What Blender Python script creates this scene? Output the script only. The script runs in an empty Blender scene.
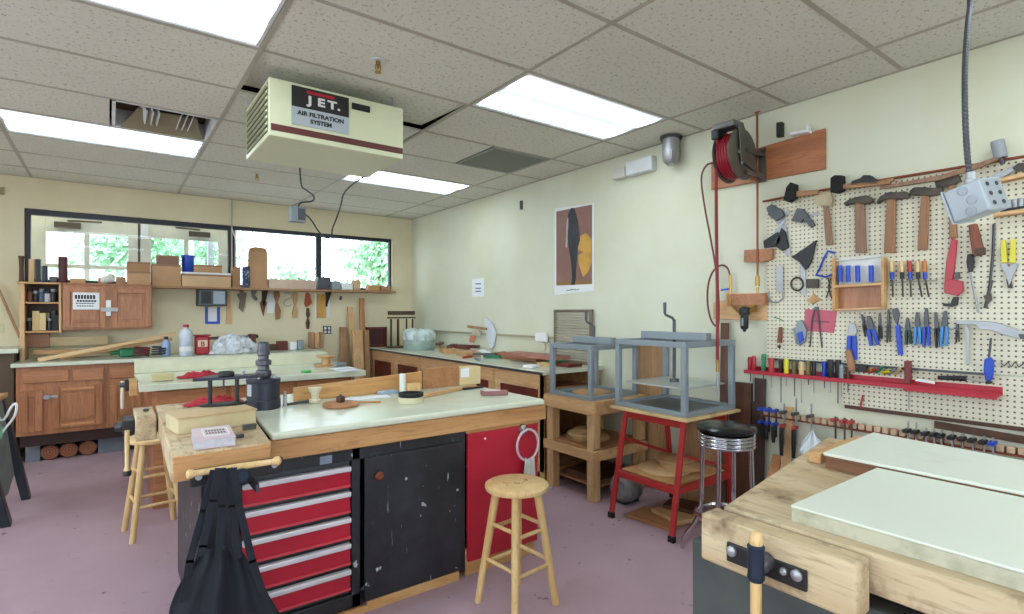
import bpy, bmesh, math, random
from mathutils import Vector, Matrix
random.seed(7)
scene = bpy.context.scene
# ---------------- camera, world, exposure ----------------
EYE = 1.38; FPX = 541.3; YAW = .6394; CY = 311.2
cam_data = bpy.data.cameras.new('camera'); cam = bpy.data.objects.new('camera', cam_data)
scene.collection.objects.link(cam); scene.camera = cam
cam.location = (0, 0, EYE); cam.rotation_euler = (math.pi/2, 0, -YAW)
cam_data.sensor_width = 36; cam_data.lens = 36*FPX/1024; cam_data.shift_y = (CY-307)/1024
cam_data.clip_start = .05
scene.view_settings.view_transform = 'Standard'; scene.view_settings.look = 'None'
scene.view_settings.gamma = 1; scene.view_settings.use_curve_mapping = False
scene.view_settings.exposure = -0.05
world = bpy.data.worlds.new('world'); scene.world = world; world.use_nodes = True
wn = world.node_tree; bgn = wn.nodes['Background']
bgn.inputs[0].default_value = (.80, .91, 1, 1); bgn.inputs[1].default_value = 6.5
LAMP = 6.5            # luminance of the fluorescent diffusers
def sun_light():
    d = bpy.data.lights.new('daylight_sun', 'SUN'); d.energy = 2.2; d.angle = .2
    o = bpy.data.objects.new('daylight_sun', d); scene.collection.objects.link(o)
    o.rotation_euler = (math.radians(28), math.radians(-30), 0)
sun_light()

# ---------------- helpers ----------------
PI = math.pi
H = 2.688; XW = 3.46; YB = 7.05; XL = -2.6; YF = -2.4; BT = .88
sY, cY = math.sin(YAW), math.cos(YAW)
def ray(u, v):
    a = (u-512)/FPX
    return Vector((a*cY+sY, -a*sY+cY, (CY-v)/FPX))
EV = Vector((0, 0, EYE))
def ZP(u, v, z): r = ray(u, v); return EV+r*((z-EYE)/r.z)
def XP(u, v, x): r = ray(u, v); return EV+r*(x/r.x)
def YP(u, v, y): r = ray(u, v); return EV+r*(y/r.y)
def W(u, v, off=0): return XP(u, v, XW-off)       # a point near the right wall
def Bk(u, v, off=0): return YP(u, v, YB-off)      # a point near the back wall
def lin(c):
    return tuple((x/255/12.92 if x/255 <= .04045 else ((x/255+.055)/1.055)**2.4) for x in c)

class MB:
    def __init__(s): s.b = bmesh.new()
    def quadbox(s, P):     # 8 points: bottom 4 ccw, top 4 ccw
        v = [s.b.verts.new(p) for p in P]
        for f in ((3,2,1,0),(4,5,6,7),(0,1,5,4),(1,2,6,5),(2,3,7,6),(3,0,4,7)): s.b.faces.new([v[i] for i in f])
        return s
    def box(s, x0, x1, y0, y1, z0, z1):
        x0, x1 = min(x0,x1), max(x0,x1); y0, y1 = min(y0,y1), max(y0,y1); z0, z1 = min(z0,z1), max(z0,z1)
        return s.quadbox([(x0,y0,z0),(x1,y0,z0),(x1,y1,z0),(x0,y1,z0),(x0,y0,z1),(x1,y0,z1),(x1,y1,z1),(x0,y1,z1)])
    def obox(s, c, size, rot=None):
        c = Vector(c); hx, hy, hz = size[0]/2, size[1]/2, size[2]/2
        R = Matrix.Rotation(rot, 3, 'Z') if isinstance(rot, (int, float)) else (rot or Matrix.Identity(3))
        P = [c+R@Vector(p) for p in ((-hx,-hy,-hz),(hx,-hy,-hz),(hx,hy,-hz),(-hx,hy,-hz),(-hx,-hy,hz),(hx,-hy,hz),(hx,hy,hz),(-hx,hy,hz))]
        return s.quadbox(P)
    def bar(s, p0, p1, w, t, up=(0,0,1)):   # rectangular bar
        p0, p1 = Vector(p0), Vector(p1); d = (p1-p0).normalized(); up = Vector(up)
        a = d.cross(up)
        if a.length < 1e-4: a = d.cross(Vector((1,0,0)))
        a.normalize(); b = a.cross(d).normalized(); a *= w/2; b *= t/2
        P = [p0-a-b, p0+a-b, p0+a+b, p0-a+b, p1-a-b, p1+a-b, p1+a+b, p1-a+b]
        return s.quadbox(P)
    def rings(s, L, cap=True, closed=False):
        R = [[s.b.verts.new(p) for p in r] for r in L]; n = len(R[0])
        m = len(R)
        for i in range(m if closed else m-1):
            A, B_ = R[i], R[(i+1) % m]
            for k in range(n): s.b.faces.new([A[k], A[(k+1)%n], B_[(k+1)%n], B_[k]])
        if cap and not closed:
            s.b.faces.new(list(reversed(R[0]))); s.b.faces.new(R[-1])
        return s
    def cyl(s, p0, p1, r0, r1=None, n=16):
        if r1 is None: r1 = r0
        return s.lathe([(r0, 0), (r1, (Vector(p1)-Vector(p0)).length)], p0, Vector(p1)-Vector(p0), n)
    def lathe(s, prof, c, axis=(0,0,1), n=24):
        c = Vector(c); d = Vector(axis).normalized()
        a = d.cross(Vector((0,0,1)))
        a = Vector((1,0,0)) if a.length < 1e-4 else a.normalized()
        b = d.cross(a).normalized()
        return s.rings([[c+d*z+(a*math.cos(2*PI*k/n)+b*math.sin(2*PI*k/n))*max(r, 1e-4) for k in range(n)] for r, z in prof])
    def tube(s, pts, r, n=8, closed=False, smooth=0):
        pts = [Vector(p) for p in pts]
        for _ in range(smooth):
            q = [pts[0]]
            for i in range(len(pts)-1): q += [pts[i]*.75+pts[i+1]*.25, pts[i]*.25+pts[i+1]*.75]
            q.append(pts[-1]); pts = q
        m = len(pts); L = []; prev = None
        for i, p in enumerate(pts):
            if closed: d = pts[(i+1)%m]-pts[i-1]
            else: d = pts[min(i+1, m-1)]-pts[max(i-1, 0)]
            d = d.normalized() if d.length > 1e-9 else Vector((0,0,1))
            if prev is None:
                a = d.cross(Vector((0,0,1)))
                a = Vector((1,0,0)) if a.length < 1e-3 else a.normalized()
            else:
                a = prev-d*prev.dot(d); a.normalize()
            prev = a; b = d.cross(a)
            rr = r[i*len(r)//m] if isinstance(r, (list, tuple)) else r
            L.append([p+(a*math.cos(2*PI*k/n)+b*math.sin(2*PI*k/n))*rr for k in range(n)])
        return s.rings(L, closed=closed)
    def prism(s, poly, ext):
        poly = [Vector(p) for p in poly]; e = Vector(ext)
        A = [s.b.verts.new(p) for p in poly]; B_ = [s.b.verts.new(p+e) for p in poly]; n = len(A)
        s.b.faces.new(A); s.b.faces.new(list(reversed(B_)))
        for k in range(n): s.b.faces.new([A[(k+1)%n], A[k], B_[k], B_[(k+1)%n]])
        return s
    def ball(s, c, r, n=12, m=8):
        c = Vector(c); r = Vector((r,r,r)) if isinstance(r, (int, float)) else Vector(r)
        return s.rings([[c+Vector((r.x*math.sin(PI*(j+.02)/(m+.04))*math.cos(2*PI*k/n), r.y*math.sin(PI*(j+.02)/(m+.04))*math.sin(2*PI*k/n), -r.z*math.cos(PI*(j+.02)/(m+.04)))) for k in range(n)] for j in range(m+1)])
    def grid(s, fn, nu, nv, th=0):  # fn(i/nu, j/nv) -> point; th thickness via solidify at build
        V = [[s.b.verts.new(fn(i/nu, j/nv)) for j in range(nv+1)] for i in range(nu+1)]
        for i in range(nu):
            for j in range(nv): s.b.faces.new([V[i][j], V[i+1][j], V[i+1][j+1], V[i][j+1]])
        return s
    def build(s, name, mat, parent=None, bevel=0, smooth=False, label=None, solid=0, seg=2):
        M = world_of(parent).inverted() if parent else Matrix.Identity(4)
        s.b.normal_update()
        bmesh.ops.recalc_face_normals(s.b, faces=s.b.faces)
        if parent: s.b.transform(M)
        else:   # origin at the base centre
            xs = [v.co for v in s.b.verts]
            o = Vector(((min(v.x for v in xs)+max(v.x for v in xs))/2, (min(v.y for v in xs)+max(v.y for v in xs))/2, min(v.z for v in xs)))
            s.b.transform(Matrix.Translation(-o))
        me = bpy.data.meshes.new(name); s.b.to_mesh(me); s.b.free()
        ob = bpy.data.objects.new(name, me); scene.collection.objects.link(ob)
        if parent: ob.parent = parent
        else: ob.location = o
        me.materials.append(mat)
        if smooth:
            for p in me.polygons: p.use_smooth = True
            try: me.set_sharp_from_angle(angle=math.radians(42))
            except Exception: pass
        if solid:
            m = ob.modifiers.new('solid', 'SOLIDIFY'); m.thickness = solid; m.offset = 0
        if bevel:
            m = ob.modifiers.new('bevel', 'BEVEL'); m.width = bevel; m.segments = seg; m.limit_method = 'ANGLE'; m.angle_limit = .6
        if label: ob['label'] = label
        return ob
def world_of(o):
    M = Matrix.Identity(4)
    while o is not None:
        M = (Matrix.Translation(o.location) @ Matrix.Rotation(o.rotation_euler.z, 4, 'Z') @ Matrix.Diagonal((*o.scale, 1))) @ M
        o = o.parent
    return M
def thing(name, label, cat, loc=(0,0,0), rotz=0, group=None):
    o = bpy.data.objects.new(name, None); scene.collection.objects.link(o)
    o.location = loc; o.rotation_euler = (0, 0, rotz); o.empty_display_size = .05
    return tag(o, label, cat, group)
def tag(o, label, cat, group=None):
    o['label'] = label; o['category'] = cat
    if group: o['group'] = group
    return o
def struct(o): o['kind'] = 'structure'; return o
def dup(root, loc, rotz=0, label=None, group=None):
    r = root.copy(); scene.collection.objects.link(r); r.location = loc; r.rotation_euler = (0, 0, rotz)
    if label: r['label'] = label
    if group: r['group'] = group
    def rec(a, b):
        for ch in list(a.children):
            c = ch.copy(); scene.collection.objects.link(c); c.parent = b; rec(ch, c)
    rec(root, r)
    return r
def text_mesh(name, s, size, origin, xdir, zdir, mat, parent, depth=.001, align='LEFT', bold=0, sx=1):
    cu = bpy.data.curves.new(name, 'FONT'); cu.body = s; cu.size = size; cu.extrude = depth/2; cu.align_x = align; cu.offset = bold
    tmp = bpy.data.objects.new(name, cu); scene.collection.objects.link(tmp)
    dg = bpy.context.evaluated_depsgraph_get(); dg.update()
    me = bpy.data.meshes.new_from_object(tmp.evaluated_get(dg)); bpy.data.objects.remove(tmp)
    x = Vector(xdir).normalized(); z = Vector(zdir).normalized(); y = x.cross(z)*-1
    n = x.cross(z)
    M = Matrix(((x.x*sx, z.x, n.x, origin[0]), (x.y*sx, z.y, n.y, origin[1]), (x.z*sx, z.z, n.z, origin[2]), (0,0,0,1)))
    me.transform(world_of(parent).inverted() @ M)
    me.materials.clear(); me.materials.append(mat)
    ob = bpy.data.objects.new(name, me); scene.collection.objects.link(ob); ob.parent = parent
    return ob

# ---------------- materials ----------------
MATS = {}
def nodes(name):
    m = bpy.data.materials.new(name); m.use_nodes = True; nt = m.node_tree
    return m, nt, nt.nodes, nt.links, nt.nodes['Principled BSDF']
def mixc(nt, fac, a, b):
    n = nt.nodes.new('ShaderNodeMix'); n.data_type = 'RGBA'
    for sock, v in ((n.inputs['Factor'], fac), (n.inputs['A'], a), (n.inputs['B'], b)):
        if hasattr(v, 'default_value') or hasattr(v, 'links'): nt.links.new(v, sock)
        elif isinstance(v, (int, float)): sock.default_value = v
        else: sock.default_value = (*v[:3], 1)
    return n.outputs['Result']
def coords(nt, scale=(1,1,1), kind='Object', rot=(0,0,0)):
    t = nt.nodes.new('ShaderNodeTexCoord'); m = nt.nodes.new('ShaderNodeMapping')
    nt.links.new(t.outputs[kind], m.inputs[0]); m.inputs['Scale'].default_value = scale; m.inputs['Rotation'].default_value = rot
    return m.outputs[0]
def noise(nt, vec, scale, detail=4, rough=.55, dist=0):
    n = nt.nodes.new('ShaderNodeTexNoise'); n.inputs['Scale'].default_value = scale; n.inputs['Detail'].default_value = detail
    n.inputs['Roughness'].default_value = rough; n.inputs['Distortion'].default_value = dist
    if vec is not None: nt.links.new(vec, n.inputs['Vector'])
    return n.outputs['Fac']
def ramp(nt, fac, a, b):
    r = nt.nodes.new('ShaderNodeMapRange'); r.clamp = True
    r.inputs['From Min'].default_value = a; r.inputs['From Max'].default_value = b
    nt.links.new(fac, r.inputs['Value']); return r.outputs[0]
def bump(nt, h, P, strength=.3, dist=.002):
    b = nt.nodes.new('ShaderNodeBump'); b.inputs['Strength'].default_value = strength; b.inputs['Distance'].default_value = dist
    nt.links.new(h, b.inputs['Height']); nt.links.new(b.outputs[0], P.inputs['Normal'])
def paint(name, c, rough=.5, metal=0, var=.12, vs=6, spec=.5, c2=None, amount=(.45,.75), bmp=0):
    """plain material with slight mottling; c2 = a second colour in soft blotches"""
    if name in MATS: return MATS[name]
    m, nt, N, L, P = nodes(name); col = lin(c)
    f = noise(nt, coords(nt), vs, 5)
    other = lin(c2) if c2 else tuple(x*(1-var*1.6) for x in col)
    out = mixc(nt, ramp(nt, f, *(amount if c2 else (.3, .75))), col, other)
    L.new(out, P.inputs['Base Color']); P.inputs['Roughness'].default_value = rough; P.inputs['Metallic'].default_value = metal
    P.inputs['Specular IOR Level'].default_value = spec
    if bmp: bump(nt, noise(nt, coords(nt), vs*12, 3), P, bmp, .001)
    MATS[name] = m; return m
def wood(name, c1, c2, axis='X', rough=.55, gs=14, stain=None, stain_amt=(.55,.75)):
    if name in MATS: return MATS[name]
    m, nt, N, L, P = nodes(name)
    sc = {'X': (.09, 1, 1), 'Y': (1, .09, 1), 'Z': (1, 1, .09)}[axis]
    v = coords(nt, sc)
    f1 = noise(nt, v, gs, 3, .6, .6); f2 = noise(nt, v, gs*9, 3, .6)
    base = mixc(nt, ramp(nt, f1, .35, .68), lin(c1), lin(c2))
    base = mixc(nt, ramp(nt, f2, .52, .8), base, tuple(x*.72 for x in lin(c2)))
    if stain: base = mixc(nt, ramp(nt, noise(nt, coords(nt), 7, 6, .65), *stain_amt), base, lin(stain))
    L.new(base, P.inputs['Base Color']); P.inputs['Roughness'].default_value = rough
    bump(nt, f2, P, .15, .001)
    MATS[name] = m; return m
def emit(name, c, s):
    m, nt, N, L, P = nodes(name)
    P.inputs['Base Color'].default_value = (*lin(c), 1); P.inputs['Emission Color'].default_value = (*lin(c), 1); P.inputs['Emission Strength'].default_value = s
    return m
def thin_glass(name, tint=(1,1,1), gl=.08, rough=.02):
    m = bpy.data.materials.new(name); m.use_nodes = True; nt = m.node_tree; nt.nodes.clear()
    o = nt.nodes.new('ShaderNodeOutputMaterial'); t = nt.nodes.new('ShaderNodeBsdfTransparent'); g = nt.nodes.new('ShaderNodeBsdfGlossy'); x = nt.nodes.new('ShaderNodeMixShader')
    t.inputs[0].default_value = (*tint, 1); g.inputs['Roughness'].default_value = rough; x.inputs[0].default_value = gl
    nt.links.new(t.outputs[0], x.inputs[1]); nt.links.new(g.outputs[0], x.inputs[2]); nt.links.new(x.outputs[0], o.inputs[0]); return m

def carpet_mat():
    m, nt, N, L, P = nodes('mauve_carpet'); v = coords(nt)
    f = noise(nt, v, 260, 3, .7); g = noise(nt, v, 2.2, 5, .6); s = noise(nt, v, 14, 4, .6)
    c = mixc(nt, ramp(nt, g, .3, .75), lin((190,163,172)), lin((172,146,155)))
    c = mixc(nt, ramp(nt, f, .35, .7), c, tuple(x*.8 for x in lin((178,150,159))))
    c = mixc(nt, ramp(nt, s, .66, .76), c, lin((98,74,84)))
    L.new(c, P.inputs['Base Color']); P.inputs['Roughness'].default_value = 1; P.inputs['Specular IOR Level'].default_value = .1
    bump(nt, f, P, .5, .004); return m
def tile_mat():
    m, nt, N, L, P = nodes('ceiling_tile'); v = coords(nt)
    f = noise(nt, v, 48, 4, .75); g = noise(nt, v, .8, 3)
    c = mixc(nt, ramp(nt, g, .3, .7), lin((220,220,210)), lin((210,210,199)))
    c = mixc(nt, ramp(nt, f, .56, .66), c, lin((150,143,128)))
    L.new(c, P.inputs['Base Color']); P.inputs['Roughness'].default_value = .95
    bump(nt, f, P, .3, .002); return m
def wall_mat(name, c, c2):
    m, nt, N, L, P = nodes(name); v = coords(nt)
    f = noise(nt, v, 1.6, 6, .6); s = noise(nt, v, 26, 4, .7)
    col = mixc(nt, ramp(nt, f, .35, .7), lin(c), lin(c2))
    col = mixc(nt, ramp(nt, s, .72, .8), col, lin((190,180,150)))
    L.new(col, P.inputs['Base Color']); P.inputs['Roughness'].default_value = .7
    bump(nt, noise(nt, v, 5, 4), P, .15, .01); return m
def peg_mat():
    """perforated hardboard: a hole every inch, in the board's own Y and Z"""
    m, nt, N, L, P = nodes('pegboard'); v = coords(nt, (1/.0256,)*3)
    fr = N.new('ShaderNodeVectorMath'); fr.operation = 'FRACTION'; L.new(v, fr.inputs[0])
    sb = N.new('ShaderNodeVectorMath'); sb.operation = 'SUBTRACT'; L.new(fr.outputs[0], sb.inputs[0]); sb.inputs[1].default_value = (.5,.5,.5)
    ml = N.new('ShaderNodeVectorMath'); ml.operation = 'MULTIPLY'; L.new(sb.outputs[0], ml.inputs[0]); ml.inputs[1].default_value = (0,1,1)
    ln = N.new('ShaderNodeVectorMath'); ln.operation = 'LENGTH'; L.new(ml.outputs[0], ln.inputs[0])
    hole = ramp(nt, ln.outputs['Value'], .22, .15)
    g = noise(nt, coords(nt), 3, 5)
    c = mixc(nt, ramp(nt, g, .35, .7), lin((226,222,200)), lin((212,206,182)))
    c = mixc(nt, hole, c, lin((96,82,60)))
    L.new(c, P.inputs['Base Color']); P.inputs['Roughness'].default_value = .55; return m
def specked(name, c, sp, rough=.45, amt=.72, vs=40, c2=None):
    m, nt, N, L, P = nodes(name); v = coords(nt)
    col = mixc(nt, ramp(nt, noise(nt, v, 3, 6, .65), .4, .75), lin(c), lin(c2 or tuple(min(255, x*1.5+8) for x in c)))
    col = mixc(nt, ramp(nt, noise(nt, v, vs, 2, .5), amt, amt+.03), col, lin(sp))
    st = noise(nt, coords(nt, (1,1,.12)), 55, 2, .5)
    col = mixc(nt, ramp(nt, st, .70, .76), col, lin(sp))
    L.new(col, P.inputs['Base Color']); P.inputs['Roughness'].default_value = rough; MATS[name] = m; return m

M_carpet = carpet_mat(); M_tile = tile_mat(); M_peg = peg_mat()
M_wallR = wall_mat('cream_wall_paint', (214,216,198), (207,207,180))
M_wallB = wall_mat('yellowed_block_wall', (224,215,184), (214,204,170))
M_tbar = paint('grid_bar', (176,170,158), .5)
M_blackframe = paint('black_window_frame', (22,26,40), .4)
M_white = paint('white_laminate', (206,212,192), .22, var=.05, c2=(188,194,168), amount=(.5,.85))
M_steel = paint('steel', (174,176,180), .48, .8)
M_dsteel = paint('dark_steel', (84,86,92), .4, .6)
M_black = paint('black_plastic', (24,25,28), .45)
M_rubber = paint('black_rubber', (20,20,21), .8)
M_chrome = paint('chrome', (205,205,210), .12, 1)
M_red = paint('red_enamel', (178,30,50), .32, var=.1)
M_redwood = paint('red_paint', (178,58,52), .45, c2=(150,40,38))
M_blue = paint('blue_plastic', (28,72,190), .4)
M_lblue = paint('light_blue_grip', (60,140,210), .4)
M_yellow = paint('yellow_grip', (224,214,50), .4)
M_orange = paint('amber_plastic', (190,120,40), .35)
M_green = paint('green_plastic', (40,130,90), .4)
M_paper = paint('white_paper', (232,234,236), .8, var=.03)
M_card = paint('brown_cardboard', (176,134,98), .85, vs=3)
M_pine = wood('pine', (206,164,112), (184,136,84), 'X')
M_pineY = wood('pine_y', (220,180,132), (196,150,100), 'Y')
M_pineZ = wood('pine_z', (218,182,136), (192,148,100), 'Z')
M_pale = wood('pale_wood', (222,192,140), (204,168,112), 'Z', .4)
M_bench = wood('worn_bench_top', (208,190,156), (178,152,114), 'Y', .65, 10, (120,94,72), (.52,.70))
M_benchX = wood('bench_edge', (196,150,98), (166,116,68), 'X', .55, 10, (120,84,56), (.62,.8))
M_oak = wood('honey_oak', (182,124,84), (152,98,62), 'Z', .38, 16)
M_oakX = wood('honey_oak_x', (182,124,84), (152,98,62), 'X', .38, 16)
M_redbrown = wood('dark_red_panel', (108,44,34), (84,30,24), 'Z', .4, 8)
M_walnut = wood('walnut', (92,58,38), (66,40,26), 'Z', .5, 10)
M_walnutX = wood('walnut_x', (92,58,38), (66,40,26), 'X', .5, 10)
M_midwood = wood('brown_plywood', (178,140,100), (146,108,74), 'Z', .6, 8)
M_midwoodY = wood('brown_plywood_y', (176,126,84), (146,98,62), 'Y', .6, 8)
M_copper = paint('copper', (150,84,62), .45, .6)
M_brass = paint('brass', (190,150,80), .35, .9)
M_grey = paint('grey_enamel', (142,153,160), .45, .2)
M_hose = paint('red_hose', (134,26,32), .5)
M_blackcab = specked('scuffed_black_paint', (30,32,36), (170,178,182), .4, .70, 20)
M_cord = paint('grey_cord', (52,56,64), .5)
M_cream = paint('cream_enamel', (214,218,184), .4, var=.03)
# ---------------- room shell ----------------
def sbox(name, mat, *a, bevel=0): return struct(MB().box(*a).build(name, mat, bevel=bevel))
sbox('floor', M_carpet, XL, XW, YF, YB, -.05, 0)
sbox('wall_right', M_wallR, XW, XW+.12, YF, YB+.15, 0, H+.25)
w = MB(); w.box(XL-.12, XL, YF, YB+.15, 0, .95).box(XL-.12, XL, YF, YB+.15, 2.45, H+.25).box(XL-.12, XL, YF, -1.6, .95, 2.45).box(XL-.12, XL, 5.6, YB+.15, .95, 2.45).box(XL-.12, XL, 1.9, 2.1, .95, 2.45)  # openings here are invented to let daylight in from the unseen side
struct(w.build('wall_left', M_wallB))
w = MB(); w.box(XL, XW, YF-.12, YF, 0, .95).box(XL, XW, YF-.12, YF, 2.45, H+.25).box(XL, -2.2, YF-.12, YF, .95, 2.45).box(3.0, XW, YF-.12, YF, .95, 2.45).box(.3, .5, YF-.12, YF, .95, 2.45)  # openings behind the camera are invented too, for frontal daylight
struct(w.build('wall_front', M_wallB))
WX0, WX1, WZ0, WZ1 = -.665, 3.16, 1.665, 2.385
w = MB()
w.box(XL, WX0, YB, YB+.15, 0, H+.25).box(WX1, XW, YB, YB+.15, 0, H+.25).box(WX0, WX1, YB, YB+.15, 0, WZ0).box(WX0, WX1, YB, YB+.15, WZ1, H+.25)
struct(w.build('wall_back', M_wallB))
# suspended ceiling: 2 x 4 ft tiles in a T-bar grid; openings for lights and vents
CX0, CY0 = -.612, 1.09
cols = [CX0+1.22*i for i in range(-2, 4)]; rows = [CY0+.61*i for i in range(-6, 11)]
lights = [(1,2),(3,2),(1,6),(3,6),(1,-2),(3,-2),(-1,2),(-1,-2),(-1,6)]
LI = []
t = MB(); nom = [(-.01)*0]
xs = [XL]+[x for x in cols if XL+.1 < x < XW-.1]+[XW]
ys = [YF]+[y for y in rows if YF+.1 < y < YB-.1]+[YB]
open_cells = []
for i in range(len(xs)-1):
    for j in range(len(ys)-1):
        x0, x1, y0, y1 = xs[i], xs[i+1], ys[j], ys[j+1]; cx, cy = (x0+x1)/2, (y0+y1)/2
        isl = None
        for (lx, ly) in ((0.0,2.615),(2.44,2.615),(0.0,5.055),(2.44,5.055),(0,.175),(2.44,.175),(-1.85,2.615),(-1.85,.175),(-1.85,5.055)):
            if abs(cx-lx) < .35 and abs(cy-ly) < .15: isl = 1
        if isl and x1-x0 > 1.0 or (isl and cx < -1.2): LI.append((x0, x1, y0, y1)); continue
        if abs(cx-0) < .3 and abs(cy-4.445) < .1: t.box(x0, 0.0, y0, y1, H, H+.015); continue
        if abs(cx-2.44) < .3 and abs(cy-3.835) < .1: t.box(x0, 2.44, y0, y1, H, H+.015); continue
        if abs(cx-1.22) < .3 and abs(cy-3.225) < .1:   # the lifted tile above the air filter
            t.quadbox([(x0+.02,y0,H+.005),(x1,y0,H+.012),(x1-.03,y1-.015,H+.03),(x0+.012,y1-.015,H+.03),(x0+.02,y0,H+.02),(x1,y0,H+.027),(x1-.03,y1-.015,H+.045),(x0+.012,y1-.015,H+.045)]); continue
        if abs(cx-1.22) < .3 and abs(cy-3.835) < .1:
            t.box(x0, x1-.02, y0+.03, y1, H+.002, H+.017); continue
        t.box(x0, x1, y0, y1, H, H+.015)
struct(t.build('ceiling', M_tile))
g = MB()
for x in xs[1:-1]: g.box(x-.012, x+.012, YF, YB, H-.003, H)
for y in ys[1:-1]: g.box(XL, XW, y-.012, y+.012, H-.0025, H)
g.box(XL, XW, YB-.022, YB, H-.003, H).box(XW-.022, XW, YF, YB, H-.003, H).box(XL, XL+.022, YF, YB, H-.003, H)
struct(g.build('trim_1', M_tbar))
M_plenum = paint('plenum_dark', (40,36,32), .9)
sbox('ceiling', M_plenum, XL, XW, YF, YB+.15, H+.25, H+.3)
# fluorescent lights
def diffuser_mat():
    m, nt, N, L, P = nodes('light_diffuser'); v = coords(nt)
    sp = N.new('ShaderNodeSeparateXYZ'); L.new(v, sp.inputs[0])
    ab = N.new('ShaderNodeMath'); ab.operation = 'ABSOLUTE'; L.new(sp.outputs[1], ab.inputs[0])
    d = N.new('ShaderNodeMath'); d.operation = 'SUBTRACT'; L.new(ab.outputs[0], d.inputs[0]); d.inputs[1].default_value = .14
    e = N.new('ShaderNodeMath'); e.operation = 'ABSOLUTE'; L.new(d.outputs[0], e.inputs[0])
    f = ramp(nt, e.outputs[0], .105, .02)       # two tubes glow through the prismatic lens
    P.inputs['Base Color'].default_value = (.8,.85,.9,1)
    s = N.new('ShaderNodeMapRange'); L.new(f, s.inputs['Value']); s.inputs['To Min'].default_value = .78; s.inputs['To Max'].default_value = LAMP*2.1
    P.inputs['Emission Color'].default_value = (.80,.92,1,1); L.new(s.outputs[0], P.inputs['Emission Strength']); return m
M_diff = diffuser_mat()
M_wmetal = paint('white_metal', (220,224,226), .4)
names = {(0,2.6):'fluorescent ceiling light at the top left corner, cut by the photo edge',
         (2,2.6):'fluorescent ceiling light fully in view right of the air filter',
         (0,5.0):'long fluorescent ceiling light at the left, directly behind the open air vent',
         (2,5.0):'fluorescent ceiling light half hidden behind the hanging air filter'}
proto = None
for (x0, x1, y0, y1) in LI:
    key = (round((x0+x1)/2) if False else (0 if x0 < 0.2 else 2), 2.6 if 2 < y0 < 3 else 5.0 if y0 > 4 else 0)
    lab = names.get(key) if x0 > -1 else None
    lab = lab or 'added fluorescent ceiling light, unseen, behind or beside the camera'  # lights out of view are added to brighten the room
    T = thing('ceiling_light', lab, 'ceiling light', ((x0+x1)/2, (y0+y1)/2, H), 0, 'fluorescent ceiling lights')
    f = MB(); a, b = .014, .03
    for q in ((x0+a,x1-a,y0+a,y0+b),(x0+a,x1-a,y1-b,y1-a),(x0+a,x0+b,y0+b,y1-b),(x1-b,x1-a,y0+b,y1-b)): f.box(*q, H-.002, H+.06)
    f.build('frame', M_wmetal, T)
    MB().box(x0+b, x1-b, y0+b, y1-b, H+.004, H+.012).build('diffuser', M_diff, T)
    MB().box(x0+b, x1-b, y0+b, y1-b, H+.05, H+.06).build('housing', M_wmetal, T)

# windows in the back wall: black frames, glass, glazed double doors of the porch beyond
YG = YB+.06
px = lambda u, v=250: YP(u, v, YG).x
splits = [WX0, px(231), px(318), WX1]
M_glass = thin_glass('window_glass', (.97,.985,1), .018)
def added_light_window(n, x0, x1, y0, y1):  # unseen window frames, added with their openings so daylight lifts the room
    f = MB(); t = .05; z0, z1 = .95, 2.45
    if x1-x0 < .2: f.box(x0,x1,y0,y1,z0,z0+t).box(x0,x1,y0,y1,z1-t,z1).box(x0,x1,y0,y0+t,z0+t,z1-t).box(x0,x1,y1-t,y1,z0+t,z1-t).box(x0,x1,(y0+y1)/2-.02,(y0+y1)/2+.02,z0+t,z1-t)
    else: f.box(x0,x1,y0,y1,z0,z0+t).box(x0,x1,y0,y1,z1-t,z1).box(x0,x0+t,y0,y1,z0+t,z1-t).box(x1-t,x1,y0,y1,z0+t,z1-t).box((x0+x1)/2-.02,(x0+x1)/2+.02,y0,y1,z0+t,z1-t)
    struct(f.build('window_%d' % n, M_blackframe))
added_light_window(4, XL-.09, XL-.03, -1.6, 1.9); added_light_window(5, XL-.09, XL-.03, 2.1, 5.6)
added_light_window(6, -2.2, .3, YF-.09, YF-.03); added_light_window(7, .5, 3.0, YF-.09, YF-.03)
for i in range(3):
    a, b = splits[i], splits[i+1]; f = MB(); t = .045 if i else .055
    f.box(a, b, YG-.03, YG+.03, WZ1-t, WZ1).box(a, b, YG-.03, YG+.03, WZ0, WZ0+.03)
    f.box(a, a+t*.8, YG-.03, YG+.03, WZ0+.03, WZ1-t).box(b-t*.6, b, YG-.03, YG+.03, WZ0+.03, WZ1-t)
    fr = struct(f.build('window_%d' % (i+1), M_blackframe))
    o = MB().box(a+t*.8, b-t*.6, YG-.004, YG+.004, WZ0+.03, WZ1-t).build('pane', M_glass, fr)
YD = YB+.42
M_door = paint('cream_door', (214,212,196), .5)
dpx = lambda u, v=250: YP(u, v, YD).x
dz = lambda v, u=100: YP(u, v, YD).z
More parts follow.
